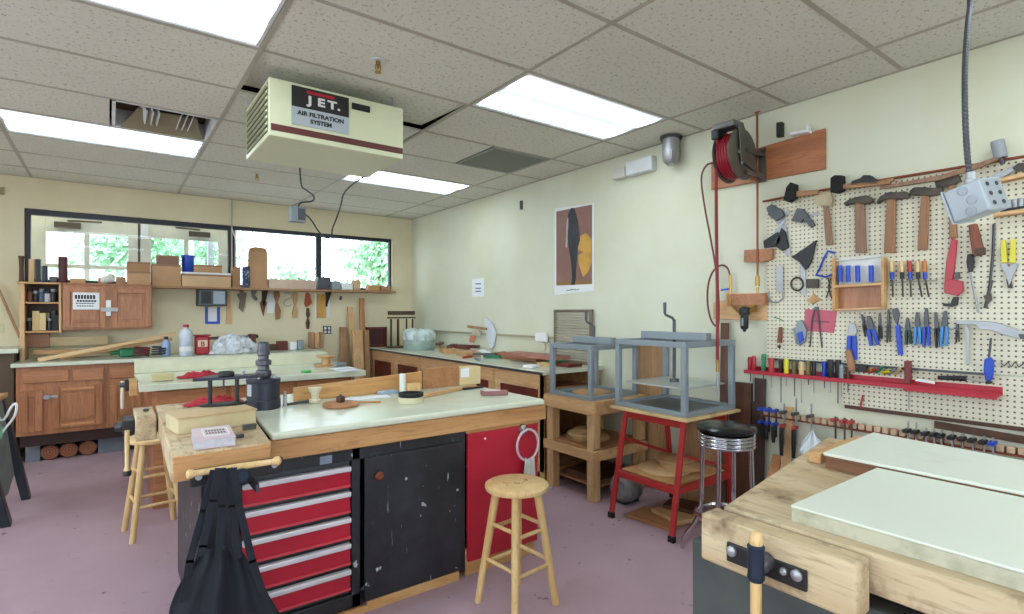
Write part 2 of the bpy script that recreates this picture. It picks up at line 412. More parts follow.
def door(n, xa, xb, la, lb, ma, hb, closer):
    za, zb = .9, WZ1+.3; l0, l1 = 1.5, dz(234 if n == 1 else 240, la if False else 90 if n == 1 else 185)
    A, B_, Mx = dpx(la), dpx(lb), dpx(ma); zh = hb
    f = MB().box(xa, A, YD-.022, YD+.022, za, zb).box(B_, xb, YD-.022, YD+.022, za, zb).box(A, B_, YD-.022, YD+.022, l1, zb).box(A, B_, YD-.022, YD+.022, za, l0)
    f.box(Mx-.024, Mx+.024, YD-.021, YD+.021, l0, l1).box(A, B_, YD-.0215, YD+.0215, zh-.02, zh+.02)
    d = struct(f.build('door_%d' % n, M_door, bevel=.003))
    MB().box(A, B_, YD-.003, YD+.003, l0, l1).build('pane', M_glass, d)
    c = MB().obox((dpx(closer[0]), YD-.06, dz(closer[1], closer[0])), (.22, .06, .06))
    c.bar((dpx(closer[0]), YD-.10, dz(closer[1]-4, closer[0])), (dpx(closer[2]), YD-.05, dz(closer[3], closer[2])), .026, .02)
    c.build('door_closer', paint('bronze_closer', (96,86,70), .4, .5), d, bevel=.005)
door(1, WX0-.3, dpx(139)-.004, 46, 128, 87, dz(267, 90), (68, 226, 102, 223))
door(2, dpx(139)+.004, dpx(231)+.06, 151, 218, 186, dz(270, 185), (199, 235, 175, 228))
struct(MB().box(dpx(139)-.012, dpx(139)+.012, YD-.026, YD-.0225, .9, WZ1+.3).build('trim_2', paint('door_seam', (70,62,52), .6)))
T = tag(MB().box(dpx(141), dpx(148), YD-.07, YD-.025, dz(239,144), dz(225,144)).build('exit_alarm', M_wmetal, bevel=.008), 'small white alarm box mounted at the joint of the two glazed doors', 'alarm')
# outside: pale paving, hedge and trees, a neighbouring wall, a slatted awning
struct(MB().box(-30, 30, -25, YF-.13, -.3, -.05).box(-30, XL-.13, YF-.13, YB+.15, -.3, -.05).box(-12, 22, YB+.15, 34, .30, .35).build('ground', paint('pale_paving', (196,194,188), .9)))  # paving beyond front and left walls is unseen, added to bounce daylight inside
M_leaf = paint('sunlit_leaves', (150,190,150), .7, c2=(104,156,112), vs=3)
def tree(x, y, z, r, label):
    T = thing('tree', label, 'tree', (x, y, .35), 0, 'trees outside the windows')
    m = MB()
    for k in range(2200):
        a = random.uniform(0, 2*PI); q = random.gauss(0, .42); p = Vector((math.cos(a), math.sin(a), 0))*r*abs(random.gauss(.5,.3))+Vector((0,0,z+q*r))
        s_ = random.uniform(.04,.10); n1 = Vector((random.uniform(-1,1), random.uniform(-1,1), random.uniform(-1,1))).normalized(); n2 = n1.orthogonal().normalized(); n3 = n1.cross(n2)
        c = Vector((x,y,0))+p
        vs_ = [m.b.verts.new(c+n2*s_), m.b.verts.new(c+n3*s_*.6), m.b.verts.new(c-n2*s_), m.b.verts.new(c-n3*s_*.6)]; m.b.faces.new(vs_)
    m.build('foliage', M_leaf, T)
    MB().cyl((x,y,.35),(x,y,z+.2), .1, .06, 8).build('trunk', paint('bark', (110,90,74), .9), T)
tree(.45, 12.5, 2.7, 1.1, 'bushy green tree nearest the glazed doors, seen through their panes')
tree(2.4, 19.5, 3.4, 1.2, 'distant green tree beyond the right glazed door')
tree(5.6, 13.2, 2.7, 1.0, 'loose green tree seen through the rightmost window')
tree(4.3, 16.5, 1.9, .8, 'low green tree at the bottom of the middle window')
b = thing('building', 'pale neighbouring building seen through the left glazed door', 'building', (-2.2, 15.5, .35))
MB().box(-6.5, .2, 15.4, 18, .35, 5.2).build('wall', paint('neighbour_wall', (214,206,200), .9), b)
MB().box(-2.3, -1.5, 15.34, 15.42, 1.2, 3.1).build('doorway', paint('garage_brown', (168,140,130), .8), b)
aw = thing('awning', 'white slatted awning sloping outside the middle window', 'awning', (2.4, 8.6, 2.9))
m = MB(); M_awn = paint('awning_white', (222,226,230), .7)
m.quadbox([(.9,7.5,3.05),(3.6,7.5,3.05),(4.4,9.6,2.78),(.9,9.6,2.78),(.9,7.5,3.07),(3.6,7.5,3.07),(4.4,9.6,2.80),(.9,9.6,2.80)])
m.build('canopy', M_awn, aw)
m = MB()
for k in range(9):
    x = 1.0+k*.36; m.bar((x, 7.5, 3.03), (x+.35, 9.6, 2.76), .05, .05)
m.build('slat', paint('awning_slat', (120,130,146), .7), aw)
for (x, y) in ((1.0,9.5),(4.3,9.5),(1.0,7.6),(3.5,7.6)): MB().box(x-.03,x+.03,y-.03,y+.03,.35,2.8).build('post', M_awn, aw)

# ceiling air vents
T = thing('air_vent', 'open white ceiling vent with louvre blades and a hanging beige flap', 'vent', (.3, 4.445, H))
x0, x1, y0, y1 = .012, .596, 4.152, 4.738
f = MB()
for q in ((x0,x1,y0,y0+.02),(x0,x1,y1-.02,y1),(x0,x0+.02,y0,y1),(x1-.02,x1,y0,y1)): f.box(*q, H-.004, H+.12)
f.build('frame', M_wmetal, T)
for k in range(3):
    for s_ in (0, 1):
        xx = x0+.17+k*.035+s_*.22; MB().obox((xx, y0+.28, H+.05), (.006, .3, .1), Matrix.Rotation(.35*(1 if s_ else -1), 3, 'Y')).build('louvre_blade', M_wmetal, T)
MB().box(x0+.02, x1-.02, y0+.02, y1-.02, H+.12, H+.125).build('backing', paint('vent_inner', (110,88,60), .8), T)
MB().quadbox([(x0+.05,y1-.02,H-.006),(x1-.03,y1-.02,H-.006),(x1-.10,y0+.25,H+.05),(x0+.14,y0+.25,H+.05),(x0+.05,y1-.02,H),(x1-.03,y1-.02,H),(x1-.10,y0+.25,H+.056),(x0+.14,y0+.25,H+.056)]).build('flap', paint('beige_flap', (150,140,116), .7), T)
T = thing('return_vent', 'square grey perforated return air grille in the ceiling by the right wall', 'vent', (2.74, 3.835, H))
x0, x1, y0, y1 = 2.452, 3.036, 3.542, 4.128; f = MB()
for q in ((x0,x1,y0,y0+.025),(x0,x1,y1-.025,y1),(x0,x0+.025,y0,y1),(x1-.025,x1,y0,y1)): f.box(*q, H-.006, H+.02)
f.build('frame', paint('grille_frame', (150,152,148), .5), T)
MB().box(x0+.02, x1-.02, y0+.02, y1-.02, H-.002, H+.004).build('grille', paint('grille', (118,122,116), .6, c2=(90,94,88), vs=120), T)
# sprinkler heads
def sprinkler(x, y, lab):
    T = thing('sprinkler_head', lab, 'sprinkler', (x, y, H), 0, 'ceiling sprinklers')
    MB().lathe([(.035,-.012),(.034,-.004),(.02,0)], (x,y,H)).build('escutcheon', M_wmetal, T, smooth=True)
    MB().lathe([(.012,-.012),(.012,-.03),(.008,-.032),(.008,-.05)], (x,y,H)).tube([(x-.012,y,H-.03),(x-.016,y,H-.05),(x-.004,y,H-.068)], .003).tube([(x+.012,y,H-.03),(x+.016,y,H-.05),(x+.004,y,H-.068)], .003).lathe([(.018,-.07),(.018,-.067)], (x,y,H)).build('nozzle', M_brass, T, smooth=True)
p = ZP(378, 59, H); sprinkler(p.x, p.y, 'sprinkler head in the ceiling in front of the air filter')
p = ZP(257, 173, H); sprinkler(p.x, p.y, 'distant sprinkler head in the ceiling beyond the left side of the air filter')

# air filtration unit
fx0, fx1, fy0, fy1, fz0, fz1 = .683, 1.462, 3.095, 3.69, 2.322, 2.635
T = thing('air_filter_unit', 'cream hanging air filtration box with black and red logo label and louvred end', 'air filter', ((fx0+fx1)/2, (fy0+fy1)/2, fz0))
MB().box(fx0, fx1, fy0, fy1, fz0, fz1).build('housing', M_cream, T, bevel=.006)
MB().box(fx0+.01, fx1-.005, fy0-.004, fy0+.001, fz0+.03, fz0+.065).build('stripe', paint('maroon_stripe', (98,48,44), .4), T)
lx0, lx1 = YP(291.5,100,fy0).x, YP(348.5,100,fy0).x; lm = (lx0+lx1)/2
MB().box(lx0, lx1, fy0-.006, fy0-.001, 2.505, 2.618).build('label_panel', paint('logo_black', (34,32,34), .4), T)
MB().box(lx0, lx1, fy0-.006, fy0-.001, 2.405, 2.504).build('label_panel', paint('label_silver', (176,186,192), .4), T)
MB().box(lm-.08, lm+.075, fy0-.0065, fy0-.001, 2.588, 2.604).build('logo_bar', M_red, T)
M_wtext = paint('white_print', (225,225,225), .5); M_ktext = paint('black_print', (24,24,28), .5)
for k, chx in enumerate('JET.'): text_mesh('logo_letter', chx, .062, (lm-.062+.062*k-(.024 if k == 3 else 0), fy0-.007, 2.533), (1,0,0), (0,0,1), M_wtext, T, .001, 'CENTER', .0025, 1.35)
text_mesh('lettering', 'AIR FILTRATION', .032, (lm, fy0-.007, 2.463), (1,0,0), (0,0,1), M_ktext, T, .001, 'CENTER', .0014, 1.1)
text_mesh('lettering', 'SYSTEM', .032, (lm, fy0-.007, 2.426), (1,0,0), (0,0,1), M_ktext, T, .001, 'CENTER', .0014, 1.1)
MB().box(YP(351.5,100,fy0).x, YP(369.5,100,fy0).x, fy0-.012, fy0, 2.560, 2.597).build('control_panel', M_black, T, bevel=.003)
for k in range(8):
    z = fz0+.04+k*.034
    MB().quadbox([(fx0-.014,fy0+.03,z-.008),(fx0,fy0+.03,z-.008),(fx0,fy1-.03,z-.008),(fx0-.014,fy1-.03,z-.008),(fx0-.002,fy0+.03,z+.01),(fx0+.002,fy0+.03,z+.01),(fx0+.002,fy1-.03,z+.01),(fx0-.002,fy1-.03,z+.01)]).build('louvre', M_cream, T)
MB().box(fx0-.001, fx0+.002, fy0+.025, fy1-.025, fz0+.025, fz1-.02).build('filter', paint('filter_dark', (60,62,56), .8), T)
# hanging rods up to the ceiling
for (x, y) in ((fx0+.05,fy0+.05),(fx1-.05,fy0+.05),(fx0+.05,fy1-.05),(fx1-.05,fy1-.05)): MB().cyl((x,y,fz1),(x,y,H+.02), .005, n=8).build('hanger_rod', M_steel, T)
# hanging outlet box and cords
yb = 3.95
c = ZP(302, 168, 2.6)
def Q(u, v, y=4.1): return YP(u, v, y)
T = thing('hanging_outlet_box', 'grey electrical outlet box hanging on a dark cord below the ceiling', 'outlet box', Q(297, 223))
MB().box(Q(290,0).x, Q(305,0).x, 4.07, 4.15, Q(297,222).z, Q(297,207).z).build('box', M_grey, T, bevel=.004)
MB().box(Q(297,0).x, Q(304,0).x, 4.062, 4.072, Q(297,220).z, Q(297,209).z).build('socket_plate', M_dsteel, T, bevel=.002)
MB().tube([(Q(300,180).x,4.12,H), Q(300,186), Q(306,190), Q(315,196), Q(313,202), Q(300,202), Q(298,208)], .006, smooth=2).build('supply_cord', M_cord, T, smooth=True)
T = tag(MB().tube([(Q(345,178).x,3.6,fz0+.02), Q(344,190,3.9), Q(341,205), Q(336,220), Q(332,229), Q(332,236), Q(326,239), Q(318,231), Q(311,219), Q(304,213,4.065)], .006, smooth=2).build('extension_lead', M_cord, smooth=True), 'dark power cord looping from the air filter to the hanging outlet box', 'cord')

# duct stub, emergency light
p = W(671, 140, .09)
T = thing('duct_stub', 'round galvanised duct stub coming down from the ceiling by the emergency light', 'duct', (XW-.09, p.y, 2.47))
MB().lathe([(.062,2.56),(.062,H+.01)], (XW-.09, p.y, 0)).build('pipe', M_steel, T, smooth=True)
MB().lathe([(.08,H-.022),(.08,H-.004)], (XW-.09, p.y, 0)).build('collar', M_dsteel, T, smooth=True)
MB().lathe([(.03,2.475),(.055,2.50),(.064,2.555),(.066,2.575)], (XW-.09, p.y, 0)).tube([(XW-.15,p.y-.05,2.5),(XW-.16,p.y-.06,2.56)], .01).build('damper', M_steel, T, smooth=True)
a, b = W(616, 170, .04), W(657, 160, .04)
T = thing('emergency_light', 'white emergency light box on the right wall below the ceiling', 'emergency light', (XW-.04, (a.y+b.y)/2, 2.48))
MB().box(XW-.07, XW, W(657,160).y, W(631,160).y, 2.487, 2.60).build('housing', M_wmetal, T, bevel=.008)
MB().box(XW-.06, XW, W(629,160).y, W(617,160).y, 2.485, 2.575).build('battery_box', paint('offwhite_box', (216,214,204), .5), T, bevel=.008)
# ---------------- main workbench ----------------
BX0, BX1, BY0, BY1 = .18, 1.99, 2.36, 3.44; WXS = .545
T = thing('workbench', 'large central workbench with white laminate top, black cabinet, and worn wooden vise end', 'workbench', (1.06, 2.9, 0))
top = MB()
top.quadbox([(.53,BY0,BT-.032),(BX1,BY0,BT-.032),(BX1,BY1,BT-.032),(.60,BY1,BT-.032),(.53,BY0,BT),(BX1,BY0,BT),(BX1,BY1,BT),(.60,BY1,BT)]); top.build('laminate_top', M_white, T, bevel=.012, seg=3)
m = MB().box(.515, BX1+.02, BY0+.015, BY0+.055, BT-.118, BT-.034).box(BX1-.02, BX1+.02, BY0+.055, BY1-.02, BT-.118, BT-.034).box(.61, BX1, BY1-.05, BY1-.01, BT-.118, BT-.034)
m.build('apron', M_benchX, T, bevel=.004)
MB().quadbox([(.170,2.2,BT-.095),(.494,2.2,BT-.095),(.597,3.42,BT-.095),(.195,3.42,BT-.095),(.170,2.2,BT+.003),(.494,2.2,BT+.003),(.597,3.42,BT+.003),(.195,3.42,BT+.003)]).build('wooden_end_top', M_bench, T, bevel=.006)
MB().box(.175, .490, 2.188, 2.199, BT-.09, BT-.005).build('end_fascia', M_benchX, T, bevel=.003)
# case, black
FY = BY0+.06
m = MB().box(.40, .42, FY+.01, BY1-.05, .05, BT-.12).box(.885, .925, FY-.008, FY+.3, .03, BT-.12).box(1.46, 1.49, FY-.008, FY+.3, .02, BT-.12).box(.285, 1.46, FY-.008, FY+.02, .70, BT-.12)
m.box(.285, .42, FY-.008, FY+.011, .03, .70).box(.285, .30, FY+.021, 3.3, .03, BT-.12).box(.285, .925, FY-.008, FY+.02, .03, .09).box(.42, 1.95, BY1-.09, BY1-.07, .05, BT-.12).box(1.93, 1.95, FY+.03, BY1-.07, .05, BT-.12).box(.42, 1.93, FY+.06, BY1-.09, .05, .07)
m.build('black_case', M_blackcab, T, bevel=.003)
MB().box(.94, 1.455, FY-.026, FY-.009, .045, .705).build('cabinet_door', M_blackcab, T, bevel=.005, label='scuffed black cabinet door with round wooden knob')
kn = MB().lathe([(.008,0),(.008,.012),(.019,.02),(.021,.028),(.014,.036)], (1.0, FY-.026, .62), (0,-1,0)).build('door_knob', M_copper, [o for o in T.children if o.name.startswith('cabinet_door')][0], smooth=True)
MB().box(1.495, 1.96, FY-.03, FY-.008, .075, .742).build('red_panel', M_red, T, bevel=.004, label='glossy red panel with towel ring')
MB().box(1.49, 1.97, FY-.02, FY+.02, .742, .762).build('red_panel_rail', M_pine, T)
MB().box(.95, 1.44, FY-.03, FY-.012, 0, .045).box(1.49, 1.95, FY-.012, FY+.01, 0, .14).box(.62, .95, FY-.03, FY-.012, 0, .03).build('plinth', M_pine, T, bevel=.002)
# wooden support frame under the vise end
p1, p2 = YP(320, 465, FY-.01), YP(332, 455, FY-.01)
MB().box(p1.x, p2.x, FY-.0105, FY-.0075, p1.z, p2.z).build('sticker', paint('grey_sticker', (130,140,160), .5), T)
# red drawer chest built under the bench
D = thing('drawer_chest', 'red steel drawer chest with five aluminium-edged drawers under the central workbench', 'drawer chest', (.65, FY+.2, .09))
MB().box(.425, .88, FY+.012, FY+.42, .092, .698).build('casing', M_dsteel, D)
zs = [.686, .572, .455, .338, .22, .105]
M_alu = paint('aluminium_trim', (222,222,228), .35, .25)
for i in range(5):
    zt, zb = zs[i], zs[i+1]
    d = MB().box(.43, .876, FY-.018, FY+.3, zb+.012, zt-.024).build('drawer', M_red, D, bevel=.004)
    MB().box(.43, .876, FY-.032, FY-.004, zt-.028, zt-.006).build('drawer_pull', M_alu, d, bevel=.004)
    MB().box(.43, .876, FY-.022, FY-.016, zb+.014, zb+.024).build('drawer_lip', paint('pale_red', (206,70,80), .35), d)
MB().lathe([(.006,0),(.006,.003)], YP(485,438.5,FY-.031), (0,-1,0), 10).build('screw_cap', M_paper, T)
# towel ring and towel
rp = Vector((1.86, FY-.055, .66))
T2 = thing('towel_ring', 'clear ring holder fixed to the red panel of the central workbench', 'towel ring', rp)
MB().tube([rp+Vector((.075*math.cos(a), -.01, -.02+.085*math.sin(a))) for a in [2*PI*k/20 for k in range(20)]], .007, closed=True).build('ring', paint('clear_plastic', (206,190,200), .15), T2, smooth=True)
MB().lathe([(.03,0),(.028,.01),(.01,.014),(.01,.03)], rp+Vector((-.01,.024,.06)), (0,-1,0)).build('rosette', M_chrome, T2, smooth=True)
def tw(u, v):
    a = (u-.5)
    return rp+Vector((.005+a*(.06+.05*v), -.014-.010*math.cos(a*14)+.012*v, -.10-.20*v+.01*math.sin(u*9)))
T3 = thing('hand_towel', 'small off-white towel hanging from the clear ring on the red panel', 'towel', rp+Vector((0,-.02,-.1)))
MB().grid(tw, 14, 10).build('towel_cloth', paint('offwhite_towel', (204,206,196), .95, bmp=.6), T3, smooth=True, solid=.006)
# front vise on the wooden end with handle, jaw plate
V = thing('front_vise', 'bench vise on the near wooden end of the central workbench with long wooden handle', 'vise', (.38, 2.17, .80))
MB().box(.225, .53, 2.176, 2.19, .765, .825).build('jaw_plate', M_black, V, bevel=.004)
for xx in (.25, .50): MB().lathe([(.011,0),(.011,.006)], (xx,2.176,.80), (0,-1,0)).build('bolt', M_steel, V, smooth=True)
MB().lathe([(.022,0),(.026,.01),(.03,.03),(.026,.05),(.03,.055),(.03,.075),(.02,.085)], (.375,2.178,.795), (0,-1,0)).build('screw_hub', paint('blue_black_iron', (44,56,74), .4, .5), V, smooth=True)
h0, h1 = YP(190, 474, 2.115), YP(277, 461, 2.115)
d = (h1-h0).normalized(); L_ = (h1-h0).length
MB().lathe([(.008,-.012),(.016,-.006),(.016,.006),(.0105,.014),(.012,L_*.5),(.0105,L_-.014),(.017,L_-.006),(.017,L_+.006),(.008,L_+.014)], h0, d, 14).build('handle', M_pale, V, smooth=True)
MB().cyl((.375,2.2,.72),(.375,2.39,.72), .014).box(.30,.312,2.2,2.39,.70,.73).box(.44,.452,2.2,2.39,.70,.73).build('guide_rods', M_dsteel, V)
# second vise on the far left corner
V = thing('end_vise', 'black iron vise with wooden jaw at the left end of the central workbench', 'vise', (.12, 3.25, .77))
MB().box(.098, .182, 3.10, 3.42, BT-.115, BT).build('wooden_jaw', M_bench, V, bevel=.006)
MB().box(.182, .194, 3.16, 3.36, BT-.09, BT-.03).build('guide_rods', M_dsteel, V)
p = YP(127, 426, 3.2); xq = YP(122, 426, 3.2).x
MB().box(xq, .097, 3.14, 3.30, p.z-.032, p.z+.036).build('jaw_plate', M_black, V, bevel=.006)
MB().lathe([(.022,0),(.024,.01),(.018,.03)], (xq,3.2,p.z), (-1,0,0)).build('screw_hub', M_dsteel, V, smooth=True)
q = YP(124, 473, 3.12); hx_ = xq+.018
MB().lathe([(.014,.006),(.014,.02),(.009,.03),(.010,.2),(.009,p.z-q.z-.06),(.010,p.z-q.z-.02)], (hx_,3.11,q.z), (0,0,1), 12).build('handle', M_pale, V, smooth=True)
MB().lathe([(.016,-.012),(.018,0),(.018,.012)], (hx_,3.11,q.z)).build('handle_cap', M_dsteel, V, smooth=True)

# apron hanging from the front vise handle
A = thing('apron', 'black cloth work apron hanging by its straps from the front vise handle', 'apron', (.33, 2.06, .15))
YA = 2.085
L1 = [YP(*q, YA) for q in ((206,548),(203,600),(196,640))]
def outline(v):   # left and right edge of the cloth at drop v (pixels down)
    P = [(552,201,242),(565,196,251),(580,186,261),(598,177,270),(614,171,280),(650,166,284),(700,168,282)]
    y = 552+v*(690-552)
    for a, b in zip(P, P[1:]):
        if a[0] <= y <= b[0] or b is P[-1]:
            k = (y-a[0])/(b[0]-a[0]); return y, a[1]+(b[1]-a[1])*k, a[2]+(b[2]-a[2])*k
def cloth(u, v):
    y, a, b = outline(v); p = YP(a+(b-a)*u, y+3*math.sin(u*PI)*(1-v)*-1, YA)
    p.y += .022*math.sin(u*11+.6+v*1.5)*(.35+v)+.012*math.sin(u*23+v*3)+.02*math.cos(u*PI)**2
    return p
M_cloth = paint('black_cloth', (26,30,40), .9, c2=(16,18,24))
MB().grid(cloth, 40, 22).build('bib', M_cloth, A, smooth=True, solid=.004)
for k, pts in enumerate((((219,468),(213,500),(203,545),(200,556)), ((222,468),(222,505),(219,556)), ((233,468),(239,505),(252,560),(262,590)), ((229,468),(232,505),(238,556)), ((214,470),(204,510),(190,560),(184,600)))):
    P = [YP(*q, YA-.012+.004*k) for q in pts]
    m = MB()
    for a, b in zip(P, P[1:]): m.bar(a, b+(b-a)*.05, .024, .003, (0,1,0))
    m.build('strap', M_cloth, A)

# ---------------- right workbench ----------------
T = thing('side_workbench', 'worn thick wooden workbench in the right foreground carrying two white boards', 'workbench', (1.95, -.1, 0))
RX0, RX1, RY1 = 1.262, 2.29, .86
MB().quadbox([(RX0,-1.5,BT-.085),(RX1,-1.5,BT-.085),(RX1,.98,BT-.085),(RX0,.79,BT-.085),(RX0,-1.5,BT),(RX1,-1.5,BT),(RX1,.98,BT),(RX0,.79,BT)]).build('bench_top', M_bench, T, bevel=.006)
MB().quadbox([(RX0+.06,-1.45,BT-.11),(RX1-.06,-1.45,BT-.11),(RX1-.06,.88,BT-.11),(RX0+.06,.72,BT-.11),(RX0+.06,-1.45,BT-.086),(RX1-.06,-1.45,BT-.086),(RX1-.06,.88,BT-.086),(RX0+.06,.72,BT-.086)]).build('top_rail', wood('reddish_rail', (150,84,54), (120,62,40), 'Y'), T)
M_gcab = paint('grey_green_cabinet', (74,80,78), .5, c2=(60,66,66))
MB().box(RX0+.004, RX1-.3, .3, .885, .03, BT-.116).build('cabinet', M_gcab, T, bevel=.004)
MB().box(RX0+.015, RX0+.05, -.9, .28, .03, BT-.112).build('black_cabinet_face', M_blackcab, T, bevel=.004)
MB().box(RX0+.05, RX1-.1, -1.4, .28, .03, BT-.112).build('cabinet', M_gcab, T)
for (dy, dz_) in ((.2,.72),(.2,.64),(.2,.56)): MB().lathe([(.012,0),(.012,.006),(.006,.009)], (RX0+.015, dy, dz_), (-1,0,0)).build('bolt', M_steel, T, smooth=True)
def dogs():
    for (u, v) in ((760,500),): pass
T = thing('side_bench_vise', 'thick wooden vise jaw with black bolted plate on the right foreground workbench', 'vise', (1.2,.62,.8))
J = [ZP(705,511,BT-.004), ZP(862,560,BT-.004)]
jx0, jx1 = 1.178, 1.248
MB().quadbox([(jx0,.45,BT-.115),(jx1,.45,BT-.115),(jx1,.80,BT-.115),(jx0,.80,BT-.115),(jx0,.45,BT),(jx1,.45,BT),(jx1,.80,BT),(jx0,.80,BT)]).build('wooden_jaw', M_bench, T, bevel=.008)
xs_ = jx0
def Jp(u, v): return XP(u, v, xs_)
a, b = Jp(728,541), Jp(808,588)
MB().box(jx0-.008, jx0+.001, a.y, b.y, .79, .835).build('jaw_plate', M_black, T, bevel=.003)
for (u, v) in ((734,550),(786,570),(799,574)):
    q = Jp(u, v); r_ = .012 if u != 786 else .008
    MB().lathe([(r_,0),(r_,.006),(r_*.5,.01)], (jx0-.008, q.y, q.z), (-1,0,0)).build('bolt', M_steel, T, smooth=True)
q = Jp(768, 560)
MB().lathe([(.02,0),(.02,.03),(.014,.04)], (jx0-.006, q.y, q.z), (-1,0,0)).build('screw_hub', M_dsteel, T, smooth=True)
hp = XP(756, 552, jx0-.05)
MB().lathe([(.014,.012),(.0185,.02),(.017,.03),(.017,.078),(.0185,.088),(.014,.092)], hp-Vector((0,0,.075)), (0,0,1), 18).build('handle_collar', paint('blue_black_iron', (44,56,74), .4, .5), T, smooth=True)
MB().lathe([(.0115,-.32),(.012,-.05),(.013,.012),(.015,.025),(.012,.04),(.006,.045)], hp, (0,0,1), 16).build('handle', M_pale, T, smooth=True)
# white boards on it
M_dirtywhite = paint('stained_white_board', (214,220,206), .35, c2=(188,182,150), amount=(.62,.85), vs=4)
T = thing('laminate_board', '', '', (1.55, -.2, BT))
MB().box(1.30, 1.812, -1.2, .638, BT+.0335, BT+.040).build('top_sheet', M_dirtywhite, T, bevel=.002)
MB().box(1.302, 1.810, -1.199, .636, BT+.001, BT+.033).build('core', paint('grimy_edge', (188,186,164), .6, c2=(140,134,112), vs=14), T)
tag(T, 'thick white board with stained edge lying nearest the front of the right workbench', 'board')
T = thing('laminate_board', 'white topped board on wooden edge strips lying nearer the tool wall on the right workbench', 'board', (2.3,-.1,BT))
MB().quadbox([(1.82,-.25,BT+.042),(2.10,-.25,BT+.042),(2.27,.81,BT+.042),(1.82,.79,BT+.042),(1.82,-.25,BT+.052),(2.10,-.25,BT+.052),(2.27,.81,BT+.052),(1.82,.79,BT+.052)]).build('top_sheet', M_dirtywhite, T, bevel=.002)
MB().box(1.825, 1.85, -.24, .785, BT+.001, BT+.0415).quadbox([(2.07,-.24,BT+.001),(2.095,-.24,BT+.001),(2.255,.79,BT+.001),(2.23,.79,BT+.001),(2.07,-.24,BT+.0415),(2.095,-.24,BT+.0415),(2.255,.79,BT+.0415),(2.23,.79,BT+.0415)]).box(1.85, 2.229, .765, .785, BT+.001, BT+.0415).build('edge_strip', wood('edge_brown', (142,96,62), (104,68,44), 'Y'), T)
tag(MB().box(1.86, 2.24, .815, .855, BT+.001, BT+.035).build('wood_offcut', M_pine, bevel=.003), 'pine offcut lying behind the farther white board on the right workbench', 'wood offcut')

# ---------------- stools ----------------
def wooden_stool(cx, cy, h, foot, rot, lab):
    T = thing('wooden_stool', lab, 'stool', (cx, cy, 0), rot, 'round wooden stools')
    def w(x, y, z): return Vector((cx+x*math.cos(rot)-y*math.sin(rot), cy+x*math.sin(rot)+y*math.cos(rot), z))
    MB().lathe([(.13,h-.032),(.148,h-.026),(.152,h-.016),(.15,h-.006),(.14,h)], (cx,cy,0), n=40).build('seat', M_pale, T, smooth=True)
    F = [(foot*math.cos(PI/2*k), foot*math.sin(PI/2*k)) for k in range(4)]; tp = .095/foot
    def on(k, z): s_ = tp+(1-tp)*(1-z/(h-.03)); return w(F[k][0]*s_, F[k][1]*s_, z)
    for k in range(4): MB().tube([on(k,0), on(k,h*.5), on(k,h-.03)], [.0165,.0185,.0195], 12).build('leg', M_pale, T, smooth=True)
    for k in range(4):
        for z in ((h*.33, h*.62) if k % 2 else (h*.37, h*.66)):
            MB().tube([on(k,z), on((k+1)%4,z)], .0095, 10).build('rung', M_pale, T, smooth=True)
    return T
S1 = wooden_stool(1.545, 2.04, .57, .185, math.atan2(.12,-.145), 'round wooden stool with worn printed seat in front of the red panel')
wooden_stool(.225, 4.07, .60, .19, -.66, 'round wooden stool at the left behind the wooden end of the central workbench')
m = MB(); s1 = Vector((1.545, 2.04, .5705))
rj = random.Random(9)
for k in range(9):
    a = s1+Vector((-.06+.016*k, .02*math.sin(k), 0)); m.bar(a, a+Vector((rj.uniform(-.012,.014), rj.uniform(-.03,.03), 0)), .004, .0008)
m.build('worn_print', paint('burnt_print', (90,64,40), .6), S1)
# chrome stool
cx, cy, h = 2.745, 1.70, .75
T = thing('chrome_stool', 'chrome bar stool with black padded seat beside the red stand', 'stool', (cx, cy, 0))
MB().lathe([(.14,h-.035),(.155,h-.028),(.158,h-.014),(.148,h-.003),(.10,h+.006),(.0,h+.008)], (cx,cy,0), n=40).build('seat', paint('black_vinyl', (22,24,26), .22), T, smooth=True)
pf = [(.138, h-.036)]
for k in range(4): z = h-.04-k*.02; pf += [(.147,z),(.152,z-.006),(.147,z-.014),(.14,z-.018)]
MB().lathe(pf[::-1], (cx,cy,0), n=40).build('seat_band', M_chrome, T, smooth=True)
la = math.atan2(1.94-cy, 2.68-cx)
for k in range(4):
    a = la+k*PI/2; d = Vector((math.cos(a), math.sin(a), 0))
    c0 = Vector((cx,cy,0))
    MB().tube([c0+d*.13+Vector((0,0,h-.11)), c0+d*.135+Vector((0,0,.40)), c0+d*.14+Vector((0,0,.25)), c0+d*.17+Vector((0,0,.17)), c0+d*.235+Vector((0,0,.08)), c0+d*.25+Vector((0,0,.0))], .013, 12, smooth=2).build('leg', M_chrome, T, smooth=True)
MB().tube([(cx+.16*math.cos(2*PI*k/32), cy+.16*math.sin(2*PI*k/32), .255) for k in range(32)], .012, closed=True).build('foot_ring', M_chrome, T, smooth=True)

